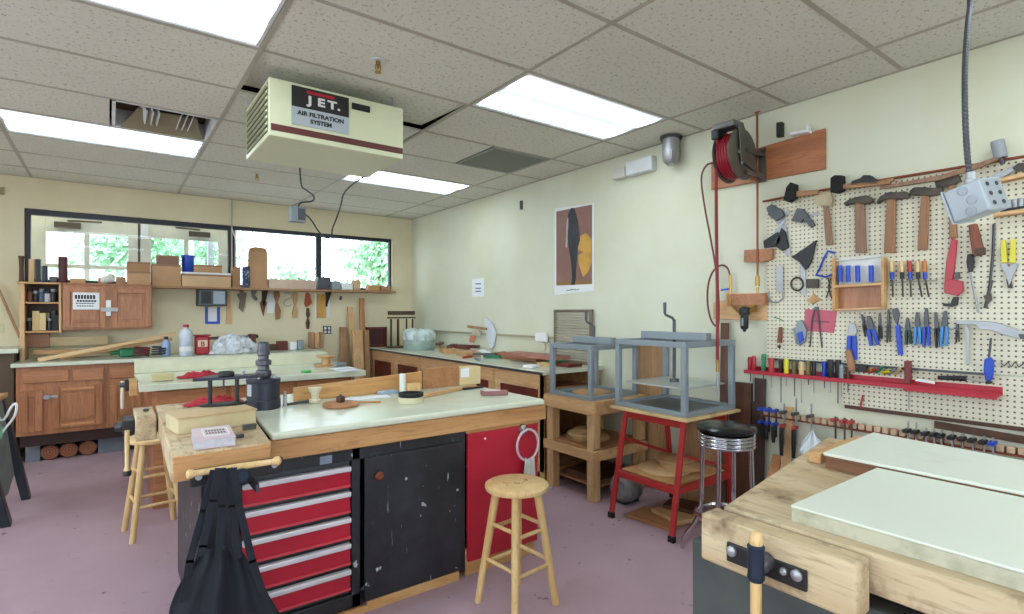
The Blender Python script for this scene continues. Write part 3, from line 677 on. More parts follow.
# ---------------- second table (white top with upstand) ----------------
ZT = .88
q0, q1 = ZP(139,384,ZT), ZP(372,371.5,ZT); yf = (q0.y+q1.y)/2+.02
xa, xb = .16, q1.x+.0
T = thing('white_work_table', 'white topped table with raised back board behind the central workbench', 'table', ((xa+xb)/2, yf+.45, 0))
yk = yf+.88
MB().box(xa, xb, yf, yk, ZT-.048, ZT).build('tabletop', M_white, T, bevel=.006)
MB().box(xa-.0, YP(326,360,yk).x, yk-.03, yk+.0, ZT+.001, ZT+.105).build('upstand', paint('cream_upstand', (216,216,188), .4), T, bevel=.003)
MB().box(xa+.08, xb-.1, yf+.08, yk-.06, .0, ZT-.05).build('cabinet_body', M_oakX, T, bevel=.003)
for k in range(3):
    x = xa+.1+k*.47; d = MB().box(x, x+.44, yf+.06, yf+.079, .5, ZT-.06).build('drawer_front', M_oakX, T, bevel=.004)
    MB().lathe([(.006,0),(.006,.015),(.012,.022),(.008,.03)], (x+.22, yf+.06, .66), (0,-1,0)).build('knob', M_walnut, d, smooth=True)
V = thing('table_vise', 'small black vise with white hanging handle at the left end of the white topped table', 'vise', (xa-.06, yf+.3, .8))
c = YP(130, 383, yf+.3)
MB().box(xa-.05, xa-.002, yf+.18, yf+.42, ZT-.09, ZT+.01).build('wooden_jaw', M_pine, V, bevel=.004)
MB().box(c.x-.03, xa-.05, yf+.24, yf+.36, c.z-.05, c.z+.03).build('jaw_plate', M_black, V, bevel=.006)
MB().cyl((c.x-.045, yf+.26, c.z+.02),(c.x-.045, yf+.26, c.z-.17), .011).build('handle', paint('cream_handle', (226,216,190), .4), V, smooth=True)
MB().lathe([(.02,0),(.02,.03)], (c.x-.03,yf+.26,c.z-.005), (-1,0,0)).build('screw_hub', M_dsteel, V, smooth=True)

# ---------------- back counter with base cabinets ----------------
CF, CT = 6.40, .918
cxa, cxb = YP(15,363,CF).x, YP(322,348,CF).x
T = thing('back_worktop', 'long white laminate worktop running under the back windows', 'worktop', ((cxa+cxb)/2, 6.7, CT-.03))
MB().box(cxa-.03, cxb, CF, YB-.001, CT-.035, CT).build('slab', M_white, T, bevel=.006)
FC = CF+.05
def fx(u, v=400): return YP(u, v, FC).x
def fz(v, u=75): return YP(u, v, FC).z
def base_cabinet(xa, xb, lab, doors, drawers):
    T = thing('base_cabinet', lab, 'cabinet', ((xa+xb)/2, 6.7, 0), 0, 'oak base cabinets under the back worktop')
    MB().box(xa, xb, FC, YB-.02, .265, CT-.036).build('body', M_oak, T, bevel=.002)
    for (a, b, z0, z1, arch, hand) in doors:
        fw = .055
        m = MB()
        for q in ((a,a+fw,z0,z1),(b-fw,b,z0,z1),(a+fw,b-fw,z0,z0+fw),(a+fw,b-fw,z1-fw,z1)): m.box(q[0],q[1],FC-.022,FC-.001,q[2],q[3])
        m.box(a+fw,b-fw,FC-.010,FC-.001,z0+fw,z1-fw)
        d = m.build('door', M_oak, T, bevel=.004)
        if arch:
            n = 12; P = [Vector((a+.06, FC-.02, z0+.075)), Vector((b-.06, FC-.02, z0+.075))]
            P = []
            for k in range(n+1): x = a+.06+(b-a-.12)*k/n; P.append(Vector((x, FC-.0105, z1-.10+.035*math.sin(PI*k/n))))
            for k in range(n, -1, -1): x = a+.06+(b-a-.12)*k/n; P.append(Vector((x, FC-.0105, z0+.10-.035*math.sin(PI*k/n))))
            MB().prism(P, (0,-.008,0)).build('raised_panel', M_oak, d, bevel=.004)
            for zz in (z1-.03, z0+.03): MB().box(a+.07, b-.07, FC-.025, FC-.0225, zz-.008, zz+.008).build('rail', paint('worn_light_oak', (206,150,96), .4), d)
        else: MB().box(a+.075, b-.075, FC-.018, FC-.0105, z0+.08, z1-.08).build('raised_panel', M_oak, d, bevel=.006)
    for (a, b, z0, z1) in drawers: MB().box(a, b, FC-.02, FC-.001, z0, z1).build('drawer_front', M_oakX, T, bevel=.006)
    return T
zd0, zd1, zw0, zw1 = .30, .665, .735, .845
zt = CT-.036
B1 = base_cabinet(cxa+.0, fx(106)-.001, 'oak base cabinet with arched door and metal latch at the left worktop end', [(fx(20), fx(43), zd0, zd1, 0, 0), (fx(52), fx(103), zd0+.01, zd1+.03, 1, 0)], [(fx(23), fx(69), zw0, zw1), (fx(73), fx(104), zw0, zw1)])
B2 = base_cabinet(fx(106)+.001, fx(158), 'oak base cabinet next to the hanging vise handle under the back worktop', [(fx(110), fx(150), zd0, zd1+.01, 0, 0)], [(fx(110), fx(150), zw0, zw1)])
x = fx(158)+.002; k = 0
while x < cxb-.3:
    x2 = min(x+.6, cxb); base_cabinet(x, x2-.002, 'oak base cabinet under the back worktop, mostly hidden behind the tables', [(x+.03, (x+x2)/2-.01, zd0, zd1, 0, 0), ((x+x2)/2+.01, x2-.03, zd0, zd1, 0, 0)], [(x+.03, x2-.03, zw0, zw1)]); x = x2
p = YP(50, 397, FC-.03)
L = MB().box(p.x-.05, p.x+.055, FC-.034, FC-.021, p.z-.012, p.z+.012).box(p.x-.04, p.x-.0, FC-.045, FC-.03, p.z-.02, p.z+.02).build('latch', M_steel, B1, bevel=.003)
# toe kick: dark board, grey blocks, a niche with three logs
T = thing('plinth_board', 'dark recessed plinth under the oak base cabinets of the back wall', 'plinth', (.6, 6.62, 0))
n0, n1 = YP(40,450,6.6).x, YP(98,450,6.6).x
MB().box(cxa+.02, cxb-.02, 6.50, 6.53, .158, .264).box(n1+.25, cxb-.02, 6.6, 6.62, .0, .157).build('board', paint('dark_plinth', (52,30,24), .6), T)
MB().box(cxa+.05, n0, 6.60, 6.9, 0, .157).build('block', paint('grey_block', (128,136,146), .8), T)
MB().box(n1, n1+.25, 6.60, 6.9, 0, .157).build('block', paint('grey_block', (128,136,146), .8), T)
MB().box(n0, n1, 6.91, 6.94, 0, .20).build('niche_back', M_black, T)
def log_end_mat():
    m, nt, N, L, P = nodes('log_end'); g = N.new('ShaderNodeTexWave'); g.wave_type = 'RINGS'; g.rings_direction = 'Y'; g.inputs['Scale'].default_value = 18; g.inputs['Distortion'].default_value = 3
    L.new(coords(nt), g.inputs['Vector']); L.new(mixc(nt, g.outputs['Fac'], lin((170,104,66)), lin((112,66,44))), P.inputs['Base Color']); return m
M_logend = log_end_mat()
for (u, r, lab) in ((51,.072,'leftmost of the three sawn logs stored under the back cabinets'), (69,.070,'middle one of the three sawn logs stored under the back cabinets'), (87,.066,'rightmost of the three sawn logs stored under the back cabinets')):
    q = YP(u+(-1 if u < 60 else 1 if u > 80 else 0), 452, 6.6); r = .070
    lg = thing('log', lab, 'log', (q.x, 6.6, r+.001), 0, 'logs under the back cabinets')
    P = [[Vector((q.x+math.cos(2*PI*k/22)*r*(1+.05*math.sin(k*1.7)), yy, r*1.02+.001+math.sin(2*PI*k/22)*r*(1+.03*math.cos(k*2.3)))) for k in range(22)] for yy in (6.585, 6.89)]
    MB().rings(P).build('bark', paint('log_bark', (92,70,56), .9, bmp=.5), lg)
    MB().lathe([(r*.93,0),(r*.93,.004)], (q.x,6.583,r+.001), (0,1,0)).build('cut_face', M_logend, lg)

# ---------------- right counter ----------------
RF, RT = 2.76, .90
T = thing('wall_worktop', 'long white topped worktop along the cream right wall', 'worktop', (3.1, 5.1, RT-.03))
MB().box(RF, XW-.001, 3.30, 6.98, RT-.03, RT).build('slab', M_white, T, bevel=.004)
MB().box(RF-.004, RF, 3.30, 6.98, RT-.028, RT-.008).build('edge_band', M_dsteel, T)
ya = 3.34; lab = ['pine framed cabinet with dark red panel at the near end of the wall worktop', 'second pine framed cabinet from the near end of the wall worktop', 'third pine framed cabinet from the near end of the wall worktop', 'pine framed cabinet second from the back corner under the wall worktop', 'pine framed cabinet in the back corner under the wall worktop']
for k in range(5):
    y0, y1 = ya+k*.72, ya+(k+1)*.72-.012
    T = thing('pine_cabinet', lab[k], 'cabinet', (3.1, (y0+y1)/2, 0), 0, 'pine cabinets under the wall worktop')
    xf = RF+.05
    if k == 0: MB().box(xf+.02, XW-.01, y0+.02, y1, .07, .09).box(XW-.03, XW-.01, y0, y1, .09, RT-.03).box(xf+.02, XW-.03, y1-.02, y1, .09, RT-.03).box(xf+.02, XW-.03, y0+.02, y1-.02, .60, .62).box(XW-.06, XW-.03, y0, y0+.04, .09, RT-.03).box(xf, xf+.05, y0, y0+.06, 0, RT-.031).build('carcass', M_pine, T)
    else: MB().box(xf+.02, XW-.01, y0, y1, .07, RT-.031).build('carcass', M_redbrown, T)
    MB().box(xf, xf+.02, y0, y0+.085, .07, RT-.031).box(xf, xf+.02, y1-.085, y1, .07, RT-.031).box(xf, xf+.02, y0+.085, y1-.085, RT-.16, RT-.031).box(xf, xf+.02, y0+.085, y1-.085, .07, .14).build('face_frame', M_pineY, T, bevel=.003)
    MB().box(xf+.006, xf+.019, y0+.086, y1-.086, .141, RT-.161).build('panel', M_redbrown, T)
    MB().box(xf+.03, XW-.05, y0+.02, y1-.02, 0, .069).build('plinth', M_walnut, T)

# ---------------- stands with steel frames ----------------
SX, SY0, SY1, SZ = 2.79, 2.77, 3.285, .73
T = thing('timber_stand', 'pine timber stand with two shelves beside the end of the wall worktop', 'stand', (3.1, 3.05, 0))
SX1 = 3.36
for (x, y) in ((SX,SY0),(SX,SY1-.07),(SX1-.07,SY0),(SX1-.07,SY1-.07)): MB().box(x, x+.07, y, y+.07, 0, SZ-.03).build('leg', M_pineZ, T, bevel=.003)
for (nm, z0, z1) in (('top_rail', SZ-.10, SZ-.02), ('shelf_rail', .30, .37)):
    MB().box(SX-.022, SX-.001, SY0-.02, SY1+.02, z0, z1).box(SX, SX1, SY0-.022, SY0-.001, z0, z1).build(nm, M_pineY, T, bevel=.003)
MB().box(SX-.02, SX1, SY0-.02, SY1+.01, SZ-.019, SZ-.001).build('top_board', M_pineY, T, bevel=.002)
MB().box(SX+.001, SX1, SY0, SY1, .371, .385).build('shelf_board', M_midwoodY, T, bevel=.002)
MB().box(SX+.08, SX1, SY0+.05, SY1, .08, .095).build('shelf_board', M_midwoodY, T, bevel=.002)

def steel_press(x0, x1, y0, y1, z0, h, lab, crank, nm_plate, xs=0):
    T = thing('steel_frame_press', lab, 'press', ((x0+x1)/2, (y0+y1)/2, z0)); t = .035; z1 = z0+h
    m = MB()
    for (x, y) in ((x0,y0),(x0,y1-t),(x1-t,y0),(x1-t,y1-t)): MB().box(x, x+t, y, y+t, z0+.031, z1-t-.001).build('post', M_grey, T, bevel=.003)
    for z, hh, nm in ((z0, .03, 'bottom_frame'), (z1-t, t, 'top_frame')):
        MB().box(x0, x1, y0, y0+t, z, z+hh).box(x0, x1, y1-t, y1, z, z+hh).box(x0, x0+t, y0+t, y1-t, z, z+hh).box(x1-t, x1, y0+t, y1-t, z, z+hh).build(nm, M_grey, T, bevel=.003)
    MB().box(x0+t, x1-t, y0+t, y1-t, z0+.004, z0+.012).build('base_plate', paint('press_base', (104,108,106), .5), T)
    ym = (y0+y1)/2; xm = (x0+x1)/2
    MB().box(xm-.03, xm+.03, y0+.02, y1-.02, z1, z1+.05).build('cross_beam', M_grey, T, bevel=.004)
    pz = z0+h*crank
    if nm_plate:
        MB().box(x0+.045, x1-.045, y0+.05, y1-.05, pz, pz+.01).build('pressing_plate', paint('pale_plate', (186,194,188), .3, .3), T, bevel=.002)
        MB().lathe([(.03,0),(.03,.02),(.012,.024)], (xm,ym,pz+.01)).build('thrust_pad', M_dsteel, T, smooth=True)
    e = z1+.05
    zb = pz+.03 if nm_plate else e
    MB().cyl((xm,ym,zb),(xm,ym,e+.085), .011).tube([(xm,ym,e+.075),(xm-.005,ym+.012,e+.095),(xm-.02,ym+.055,e+.115),(xm-.02,ym+.062,e+.13)], .009).build('crank', M_dsteel, T, smooth=True)
    MB().cyl((xm-.02,ym+.062,e+.125),(xm-.02,ym+.062,e+.20), .010, .011).build('crank_handle', M_dsteel, T, smooth=True)
    return T
steel_press(2.785, 3.30, 2.79, 3.25, SZ, .40, 'grey steel frame press without plate on the pine timber stand', .5, False)
# red folding stand and second press
za = .735
P = [ZP(684,416,za), ZP(622,404,za), ZP(722,407,za)]
sx0, sx1, sy0, sy1 = 2.785, 3.33, 1.995, 2.56
T = thing('red_folding_stand', 'red painted splayed metal stand with plywood shelf under the second press', 'stand', ((sx0+sx1)/2, (sy0+sy1)/2, 0))
MB().box(sx0-.03, sx1+.01, sy0-.03, sy1+.02, za-.02, za-.001).build('top_board', paint('worn_plywood', (206,178,128), .6, c2=(150,120,84)), T, bevel=.002)
M_rs = paint('red_stand_paint', (170,44,42), .45, c2=(190,90,80), amount=(.68,.8))
tops = {}
for (ix, iy) in ((0,0),(0,1),(1,0),(1,1)):
    tp_ = Vector((sx0+.06 if not ix else sx1-.06, sy0+.05 if not iy else sy1-.05, za-.021))
    ft = Vector((sx0-.09 if not ix else sx1+.02, sy0+.03 if not iy else sy1-.05, .018)); tops[(ix,iy)] = (tp_, ft)
    l = MB().bar(tp_, ft, .035, .022, (1,0,0)).build('leg', M_rs, T, bevel=.003)
    MB().bar(ft+Vector((0,0,.02)), ft-Vector((0,0,.018)), .042, .03, (1,0,0)).build('rubber_foot', M_rubber, l, bevel=.003)
def at_(k, z): a, b = tops[k]; return a+(b-a)*((a.z-z)/(a.z-b.z))
zs_ = .29
for a, b in (((0,0),(0,1)),((0,1),(1,1)),((1,1),(1,0)),((1,0),(0,0))): MB().bar(at_(a,zs_), at_(b,zs_), .03, .04).build('shelf_rail', M_rs, T, bevel=.003)
for a, b in (((0,0),(0,1)),((1,1),(1,0))): MB().bar(at_(a,za-.05), at_(b,za-.05), .02, .06).build('top_rail', M_rs, T, bevel=.003)
MB().bar(at_((0,1),.52), at_((1,1),.34), .012, .02).build('brace', M_rs, T); MB().bar(at_((0,0),.50), at_((1,0),.34), .012, .02).build('brace', M_rs, T)
a, b = at_((0,0),zs_), at_((1,1),zs_)
MB().box(a.x+.02, b.x-.02, a.y+.02, b.y-.02, zs_+.021, zs_+.03).build('shelf_board', M_pine, T, bevel=.002)
steel_press(sx0, sx1, sy0, sy1, za, .455, 'grey steel frame press with crank and pale plate on the red stand', .35, True)
# boards leaning behind the presses
def lean(name, cx, y0, y1, h, mat, lab, base=.2, th=.02, cat='board', top=None):
    """a board leaning on the right wall, its foot `base` from the wall"""
    x_b, x_t = XW-base, XW-.03
    ob = MB().quadbox([(x_b-th,y0,0.001),(x_b,y0,0.001),(x_b,y1,0.001),(x_b-th,y1,0.001),(x_t-th,y0,h),(x_t,y0,h),(x_t,y1,h),(x_t-th,y1,h)]).build(name, mat, bevel=.002)
    return tag(ob, lab, cat)
lean('plywood_panel', 0, W(666,400,.05).y, W(633,400,.05).y, 1.16, M_midwood, 'tall brown plywood panel leaning behind the steel press on the red stand', .05, .02)
lean('plank', 0, 2.10, 2.155, 1.30, wood('dull_brown', (112,78,62), (86,58,46), 'Z'), 'narrow dark upright board leaning against the wall right of the steel presses', .06, .02)
lean('plank', 0, 1.93, 2.085, .90, M_walnut, 'dark walnut board leaning on the wall behind the chrome stool', .06, .022)
lean('plank', 0, 1.84, 1.92, .94, wood('dark_walnut', (62,40,28), (44,28,20), 'Z'), 'darkest narrow board of those leaning behind the chrome stool', .06, .022)
lean('plywood_panel', 0, 2.17, 2.45, .66, M_midwood, 'brown plywood sheet standing on the floor behind the red stand', .07, .02)
lean('plank', 0, 1.66, 1.72, .78, M_pineZ, 'pale narrow strip leaning on the wall at the right of the walnut boards', .1, .015)
lean('plank', 0, 1.73, 1.79, .46, wood('tan', (196,140,92), (170,112,66), 'Z'), 'short tan board leaning lowest behind the chrome stool', .24, .02)
# ---------------- things on the central workbench ----------------
B = BT+.001
def onbench(u, v, z=None): return ZP(u, v, B if z is None else z)
def block(name, u, v, sx, sy, sz, rot, mat, lab, cat, z=B, bevel=.003, group=None):
    """a block whose near bottom edge centre is seen at (u, v) on a surface of height z"""
    p = ZP(u, v, z); c = p+Vector((-math.sin(rot)*sy/2, math.cos(rot)*sy/2, sz/2))
    return tag(MB().obox(c, (sx, sy, sz), rot).build(name, mat, bevel=bevel), lab, cat, group)
# wooden box with lid
a, b = ZP(178,435,B+.003), ZP(256,424,B+.003)
d = (b-a).normalized(); n = Vector((-d.y, d.x, 0)); hh = .068
def corner(s_, t, z): return a+d*s_*(b-a).length+n*t+Vector((0,0,z))
T = thing('wooden_box', 'pale wooden box with plywood lid on the wooden end of the central workbench', 'box', (a+b)/2+n*.1)
zc = .0
MB().quadbox([corner(0,0,zc),corner(1,0,zc),corner(1,.20,zc),corner(0,.20,zc),corner(0,0,hh-.008),corner(1,0,hh-.008),corner(1,.20,hh-.008),corner(0,.20,hh-.008)]).build('body', paint('painted_box', (206,192,154), .6, c2=(184,164,122)), T, bevel=.002)
MB().quadbox([corner(-.015,-.005,hh-.007),corner(1.015,-.005,hh-.007),corner(1.015,.205,hh-.007),corner(-.015,.205,hh-.007),corner(-.015,-.005,hh),corner(1.015,-.005,hh),corner(1.015,.205,hh),corner(-.015,.205,hh)]).build('lid', paint('plywood_lid', (198,172,132), .6, c2=(176,146,104)), T, bevel=.001)
zl = B+.003+hh+.001
# black router jig on the box: base ring, two posts, top plate, knob
c1, c2 = ZP(210,406,zl), ZP(237,404,zl); dd = (c2-c1).normalized(); nn = Vector((-dd.y, dd.x, 0))
T = thing('tool_stand', 'black metal stand with two posts and flat top plate standing on the wooden box', 'tool stand', (c1+c2)/2)
P = [ (c1+c2)/2+dd*.095*math.cos(q)+nn*.04*math.sin(q) for q in [2*PI*k/28 for k in range(28)]]
MB().prism(P, (0,0,.010)).build('base', M_black, T, bevel=.002)
for c in (c1, c2): MB().cyl(c+Vector((0,0,.011)), c+Vector((0,0,.118)), .009).build('post', M_black, T, smooth=True)
M_bplate = paint('blue_black_plate', (44,48,62), .38, .3)
tc = (c1+c2)/2+Vector((0,0,.119))
MB().quadbox([tc-dd*.12-nn*.055, tc+dd*.155-nn*.035, tc+dd*.155+nn*.075, tc-dd*.06+nn*.075]+[x+Vector((0,0,.012)) for x in (tc-dd*.12-nn*.055, tc+dd*.155-nn*.035, tc+dd*.155+nn*.075, tc-dd*.06+nn*.075)]).build('top_plate', M_bplate, T, bevel=.002)
MB().lathe([(.030,0),(.034,.004),(.034,.018),(.028,.023),(.01,.024)], tc+dd*.01+Vector((0,0,.012))).build('knob', M_black, T, smooth=True)
MB().cyl(tc-Vector((0,0,.05))+dd*.0, tc-Vector((0,0,.001)), .004).build('screw', M_dsteel, T)
MB().lathe([(.006,0),(.006,.014),(.01,.016),(.008,.024)], tc+dd*.08+nn*.02+Vector((0,0,.012))).build('bolt', M_steel, T, smooth=True)
# black motor housing
c = ZP(263.5, 408, B); c.z = B
T = thing('grinder', 'black upright cylindrical motor machine with steel chuck on the central workbench', 'machine', c)
MB().lathe([(.078,0),(.082,.004),(.082,.045),(.079,.048),(.079,.135),(.082,.138),(.082,.152),(.076,.156),(.01,.157)], c, n=36).build('housing', M_bplate, T, smooth=True)
MB().lathe([(.034,0),(.04,.012),(.036,.036),(.028,.042),(.026,.06),(.038,.066),(.038,.088),(.026,.096),(.024,.112),(.03,.116),(.03,.14),(.027,.144),(.027,.178),(.018,.184)], c+Vector((0,0,.158)), n=20).build('chuck', M_dsteel, T, smooth=True)
for k in range(5):
    q = c+Vector((.062*math.cos(k*2*PI/5+.4), .062*math.sin(k*2*PI/5+.4), .157)); MB().lathe([(.006,0),(.006,.01),(.003,.014)], q, n=10).build('screw', M_steel, T, smooth=True)
MB().obox(c+Vector((-.07,-.03,.10)), (.012,.03,.06), .5).build('switch_plate', M_steel, T, bevel=.003)
# book
P = [ZP(*q, B+.036) for q in ((191,429),(229,424.5),(236,436.5),(194,441))]
T = thing('book', 'closed book with pale pink cover and boxed title on the wooden bench end', 'book', (P[0]+P[2])/2-Vector((0,0,.032)))
low = lambda L, dz_: [p+Vector((0,0,dz_)) for p in L]
ordr = [P[3],P[2],P[1],P[0]]; cen = sum(P, Vector())/4
ins = [cen+(p-cen)*.97 for p in ordr]
MB().quadbox(low(ins,-.029)+low(ins,-.003)).build('pages', paint('page_edges', (196,196,206), .8, vs=60), T)
M_cover = paint('pink_cover', (206,186,192), .4, c2=(190,170,180))
MB().quadbox(low(ordr,-.0029)+low(ordr,0)).build('cover', M_cover, T)
MB().quadbox(low(ordr,-.0325)+low(ordr,-.0291)).build('back_cover', M_cover, T)
ex = (P[1]-P[0]).normalized(); ey = (P[0]-P[3]).normalized()
t0 = P[3]+(P[2]-P[3])*.35+(P[0]-P[3])*.35
def bq(s_, t): return P[3]+(P[2]-P[3])*s_+(P[0]-P[3])*t
fr = MB()
for (s0,t0,s1,t1) in ((.25,.25,.9,.30),(.25,.85,.9,.90),(.25,.3,.28,.85),(.87,.3,.9,.85)): fr.quadbox([bq(s0,t0),bq(s1,t0),bq(s1,t1),bq(s0,t1)]+[x+Vector((0,0,.0007)) for x in (bq(s0,t0),bq(s1,t0),bq(s1,t1),bq(s0,t1))])
fr.build('title_frame', M_paper, T)
m = MB()
for r in range(2):
    for k in range(7): s0 = .33+k*.072; m.quadbox([bq(s0,.42+r*.2),bq(s0+.05,.42+r*.2),bq(s0+.05,.54+r*.2),bq(s0,.54+r*.2)]+[x+Vector((0,0,.0008)) for x in (bq(s0,.42+r*.2),bq(s0+.05,.42+r*.2),bq(s0+.05,.54+r*.2),bq(s0,.54+r*.2))])
m.build('title_print', paint('grey_print', (120,112,104), .6), T)
# clamp knob/whetstone on the wood
q = ZP(250,430,B+.003)
T = thing('brush', 'small dark bristled block lying right of the book on the bench end', 'brush', q)
MB().obox(q+Vector((0,.012,.018)), (.055,.022,.010), .1).build('back', M_dsteel, T, bevel=.003)
MB().obox(q+Vector((0,.012,.006)), (.05,.018,.012), .1).build('bristles', paint('bristle', (92,88,80), .9, vs=90), T)
q = ZP(236,438,B+.003); tag(MB().obox(q+Vector((.012,.0,.007)), (.03,.02,.014), .3).build('pencil_sharpener', M_dsteel, bevel=.003), 'tiny dark metal block at the right corner of the book', 'sharpener')
for i, (u, v, l) in enumerate(((146,411,'round dark bench dog hole plug at the far left of the bench end'),(170,417,'small wooden peg behind the pale wooden box'),(168,424,'small dark peg at the left of the pale wooden box'))):
    q = ZP(u, v, B+.003); tag(MB().lathe([(.012,0),(.013,.008),(.009,.012)], q).build('bench_peg', (M_dsteel, M_pine, M_walnut)[i], smooth=True), l, 'peg')
# steel rod pair
q = ZP(285,406,B); T = thing('steel_arbor', 'upright steel shaft with collar right of the black motor machine', 'arbor', q)
MB().lathe([(.012,0),(.012,.012),(.009,.014),(.009,.06),(.006,.062),(.006,.078)], q, n=14).build('shaft', M_steel, T, smooth=True)
MB().lathe([(.02,0),(.02,.01)], q+Vector((-.04,.02,0)), n=14).build('collar', M_dsteel, T, smooth=True)
q = ZP(297,405,B); tag(MB().tube([q+Vector((-.05,0,.008)), q+Vector((0,.02,.008)), q+Vector((.09,.05,.008))], .007).tube([q+Vector((.0,.03,.007)), q+Vector((.12,.03,.007))], .006).build('wrench', M_dsteel, smooth=True), 'dark steel wrench lying behind the round wooden disc', 'wrench')
# spool
q = ZP(315,403,B)
T = thing('cable_spool', 'pale wooden spool with flared ends behind the round wooden disc', 'spool', q)
MB().lathe([(.016,0),(.03,.002),(.03,.02),(.018,.026),(.02,.05),(.034,.072),(.036,.085),(.02,.086)], q, n=24).build('spool_body', paint('spool_white', (216,206,178), .6), T, smooth=True)
# wooden disc with knob
q = ZP(341,406,B); T = thing('wooden_disc', 'round brown wooden disc with square grip block on the white benchtop', 'wooden disc', q)
MB().lathe([(.088,0),(.092,.003),(.092,.015),(.088,.018)], q, n=36).build('disc', M_midwoodY, T, smooth=True)
MB().obox(q+Vector((0,.005,.036)), (.036,.036,.034), .5).build('grip', M_walnut, T, bevel=.008)
MB().cyl(q+Vector((0,.005,.053)), q+Vector((0,.005,.062)), .006).build('pin', M_dsteel, T)
# pencil + papers
q = ZP(370,403,B); tag(MB().cyl(q+Vector((-.06,.05,.005)), q+Vector((.05,-.03,.005)), .004, n=6).build('pencil', M_orange), 'yellow brown pencil lying beside the round wooden disc', 'pencil')
q = ZP(368,399,B); T = tag(MB().obox(q+Vector((0,.03,.003)), (.26,.08,.006), -.1).build('paper_stack', M_paper), 'white papers lying behind the round wooden disc', 'papers')
q = ZP(389,394,B); tag(MB().obox(q+Vector((0,.02,.010)), (.12,.05,.02), .2).build('plastic_case', paint('pale_blue_case', (170,190,214), .4), bevel=.004), 'pale blue plastic case lying left of the tape roll', 'case')
# white tube
q = ZP(402.5,393.5,B); T = thing('plastic_tube', 'upright white plastic tube left of the black tape roll', 'tube', q)
MB().lathe([(.018,0),(.0185,.002),(.0185,.118),(.015,.12),(.015,.1)], q, n=24).build('tube_body', paint('white_plastic', (226,230,224), .35), T, smooth=True)
block('wood_block', 415, 393.5, .075, .04, .06, .05, M_pale, 'pale upright wood block right of the white plastic tube', 'wood block')
# tape roll
q = ZP(411,402,B); T = thing('tape_roll', 'cream masking tape roll with a black roll stacked on it', 'tape roll', q)
def ringlathe(r0, r1, z0, z1): return [(r0,z0),(r1,z0),(r1,z1),(r0,z1),(r0,z0)]
MB().rings([[q+Vector((r*math.cos(2*PI*k/32), r*math.sin(2*PI*k/32), z)) for k in range(32)] for r, z in ((.045,0),(.069,0),(.069,.03),(.045,.03))], closed=True).build('lower_roll', paint('masking_tape', (214,206,172), .6), T, smooth=True)
MB().rings([[q+Vector((r*math.cos(2*PI*k/32), r*math.sin(2*PI*k/32), z)) for k in range(32)] for r, z in ((.052,.031),(.068,.031),(.068,.052),(.052,.052))], closed=True).build('upper_roll', M_rubber, T, smooth=True)
# sanding block, knife, strips
q = ZP(497,395.5,B); T = thing('sanding_block', 'pink grey sanding block on the right corner of the white benchtop', 'sanding block', q)
MB().obox(q+Vector((0,.03,.0135)), (.16,.065,.026), -.45).build('block', paint('sandpaper_pink', (150,106,104), .9, vs=60), T, bevel=.004)
MB().quadbox([q+Vector(p) for p in ((-.07,.03,.027),(.03,-.005,.027),(.045,.04,.027),(-.055,.08,.027),(-.065,.03,.036),(.0,.01,.031),(.02,.04,.031),(-.05,.075,.038))]).build('folded_sheet', paint('pale_sand_sheet', (214,196,190), .9), T)
q = ZP(475,389,B); tag(MB().bar(q+Vector((-.09,0,.008)), q+Vector((.07,.01,.008)), .018, .012).build('marking_knife', M_black, bevel=.003), 'dark knife lying beside the sanding block', 'knife')
q0, q1 = ZP(420,400,B), ZP(484,388,B)
tag(MB().bar(q0+Vector((.0,.04,.010)), q1+Vector((-.02,.08,.010)), .03, .018).build('wood_strip', M_pine, bevel=.002), 'light wood strip lying behind the tape roll along the benchtop', 'wood strip')
# boards standing along the far side
yb_ = 3.465
m = MB().box(YP(297,0,yb_).x, YP(399,0,yb_).x, yb_+.0, yb_+.022, 0.75, YP(350,376.5,yb_).z)
q = [YP(297,386,yb_), YP(423,372,yb_)]
def backboard(u0, u1, v0, v1, vb, mat, lab, y):
    P = [YP(u0,vb,y), YP(u1,vb,y), YP(u1,v1,y), YP(u0,v0,y)]
    P[0].z = P[1].z = B
    m = MB().prism(P, (0,.02,0)).build('plank', mat, bevel=.002); return tag(m, lab, 'plank')
m.b.free()
backboard(294, 422, 388, 371.5, 400, wood('knotty_pine', (206,160,100), (178,122,66), 'X', .5, 8), 'long knotty pine plank standing on edge behind the white benchtop', 3.12)
backboard(423, 459, 369, 366, 400, M_midwoodY, 'brown plywood plank standing on edge behind the tape roll', 3.12)
q = ZP(470,388,B)
C_ = tag(MB().box(YP(459.5,0,3.13).x, YP(480.5,0,3.13).x, 3.13, 3.22, B, YP(470,367,3.13).z).build('cardboard_box', paint('cream_card', (222,202,152), .85), bevel=.002), 'cream cardboard box with torn label at the far edge of the benchtop', 'box')
MB().box(YP(460.5,0,3.13).x, YP(469,0,3.13).x, 3.127, 3.1295, YP(465,377,3.13).z, YP(465,368.5,3.13).z).build('label_sheet', M_paper, C_)

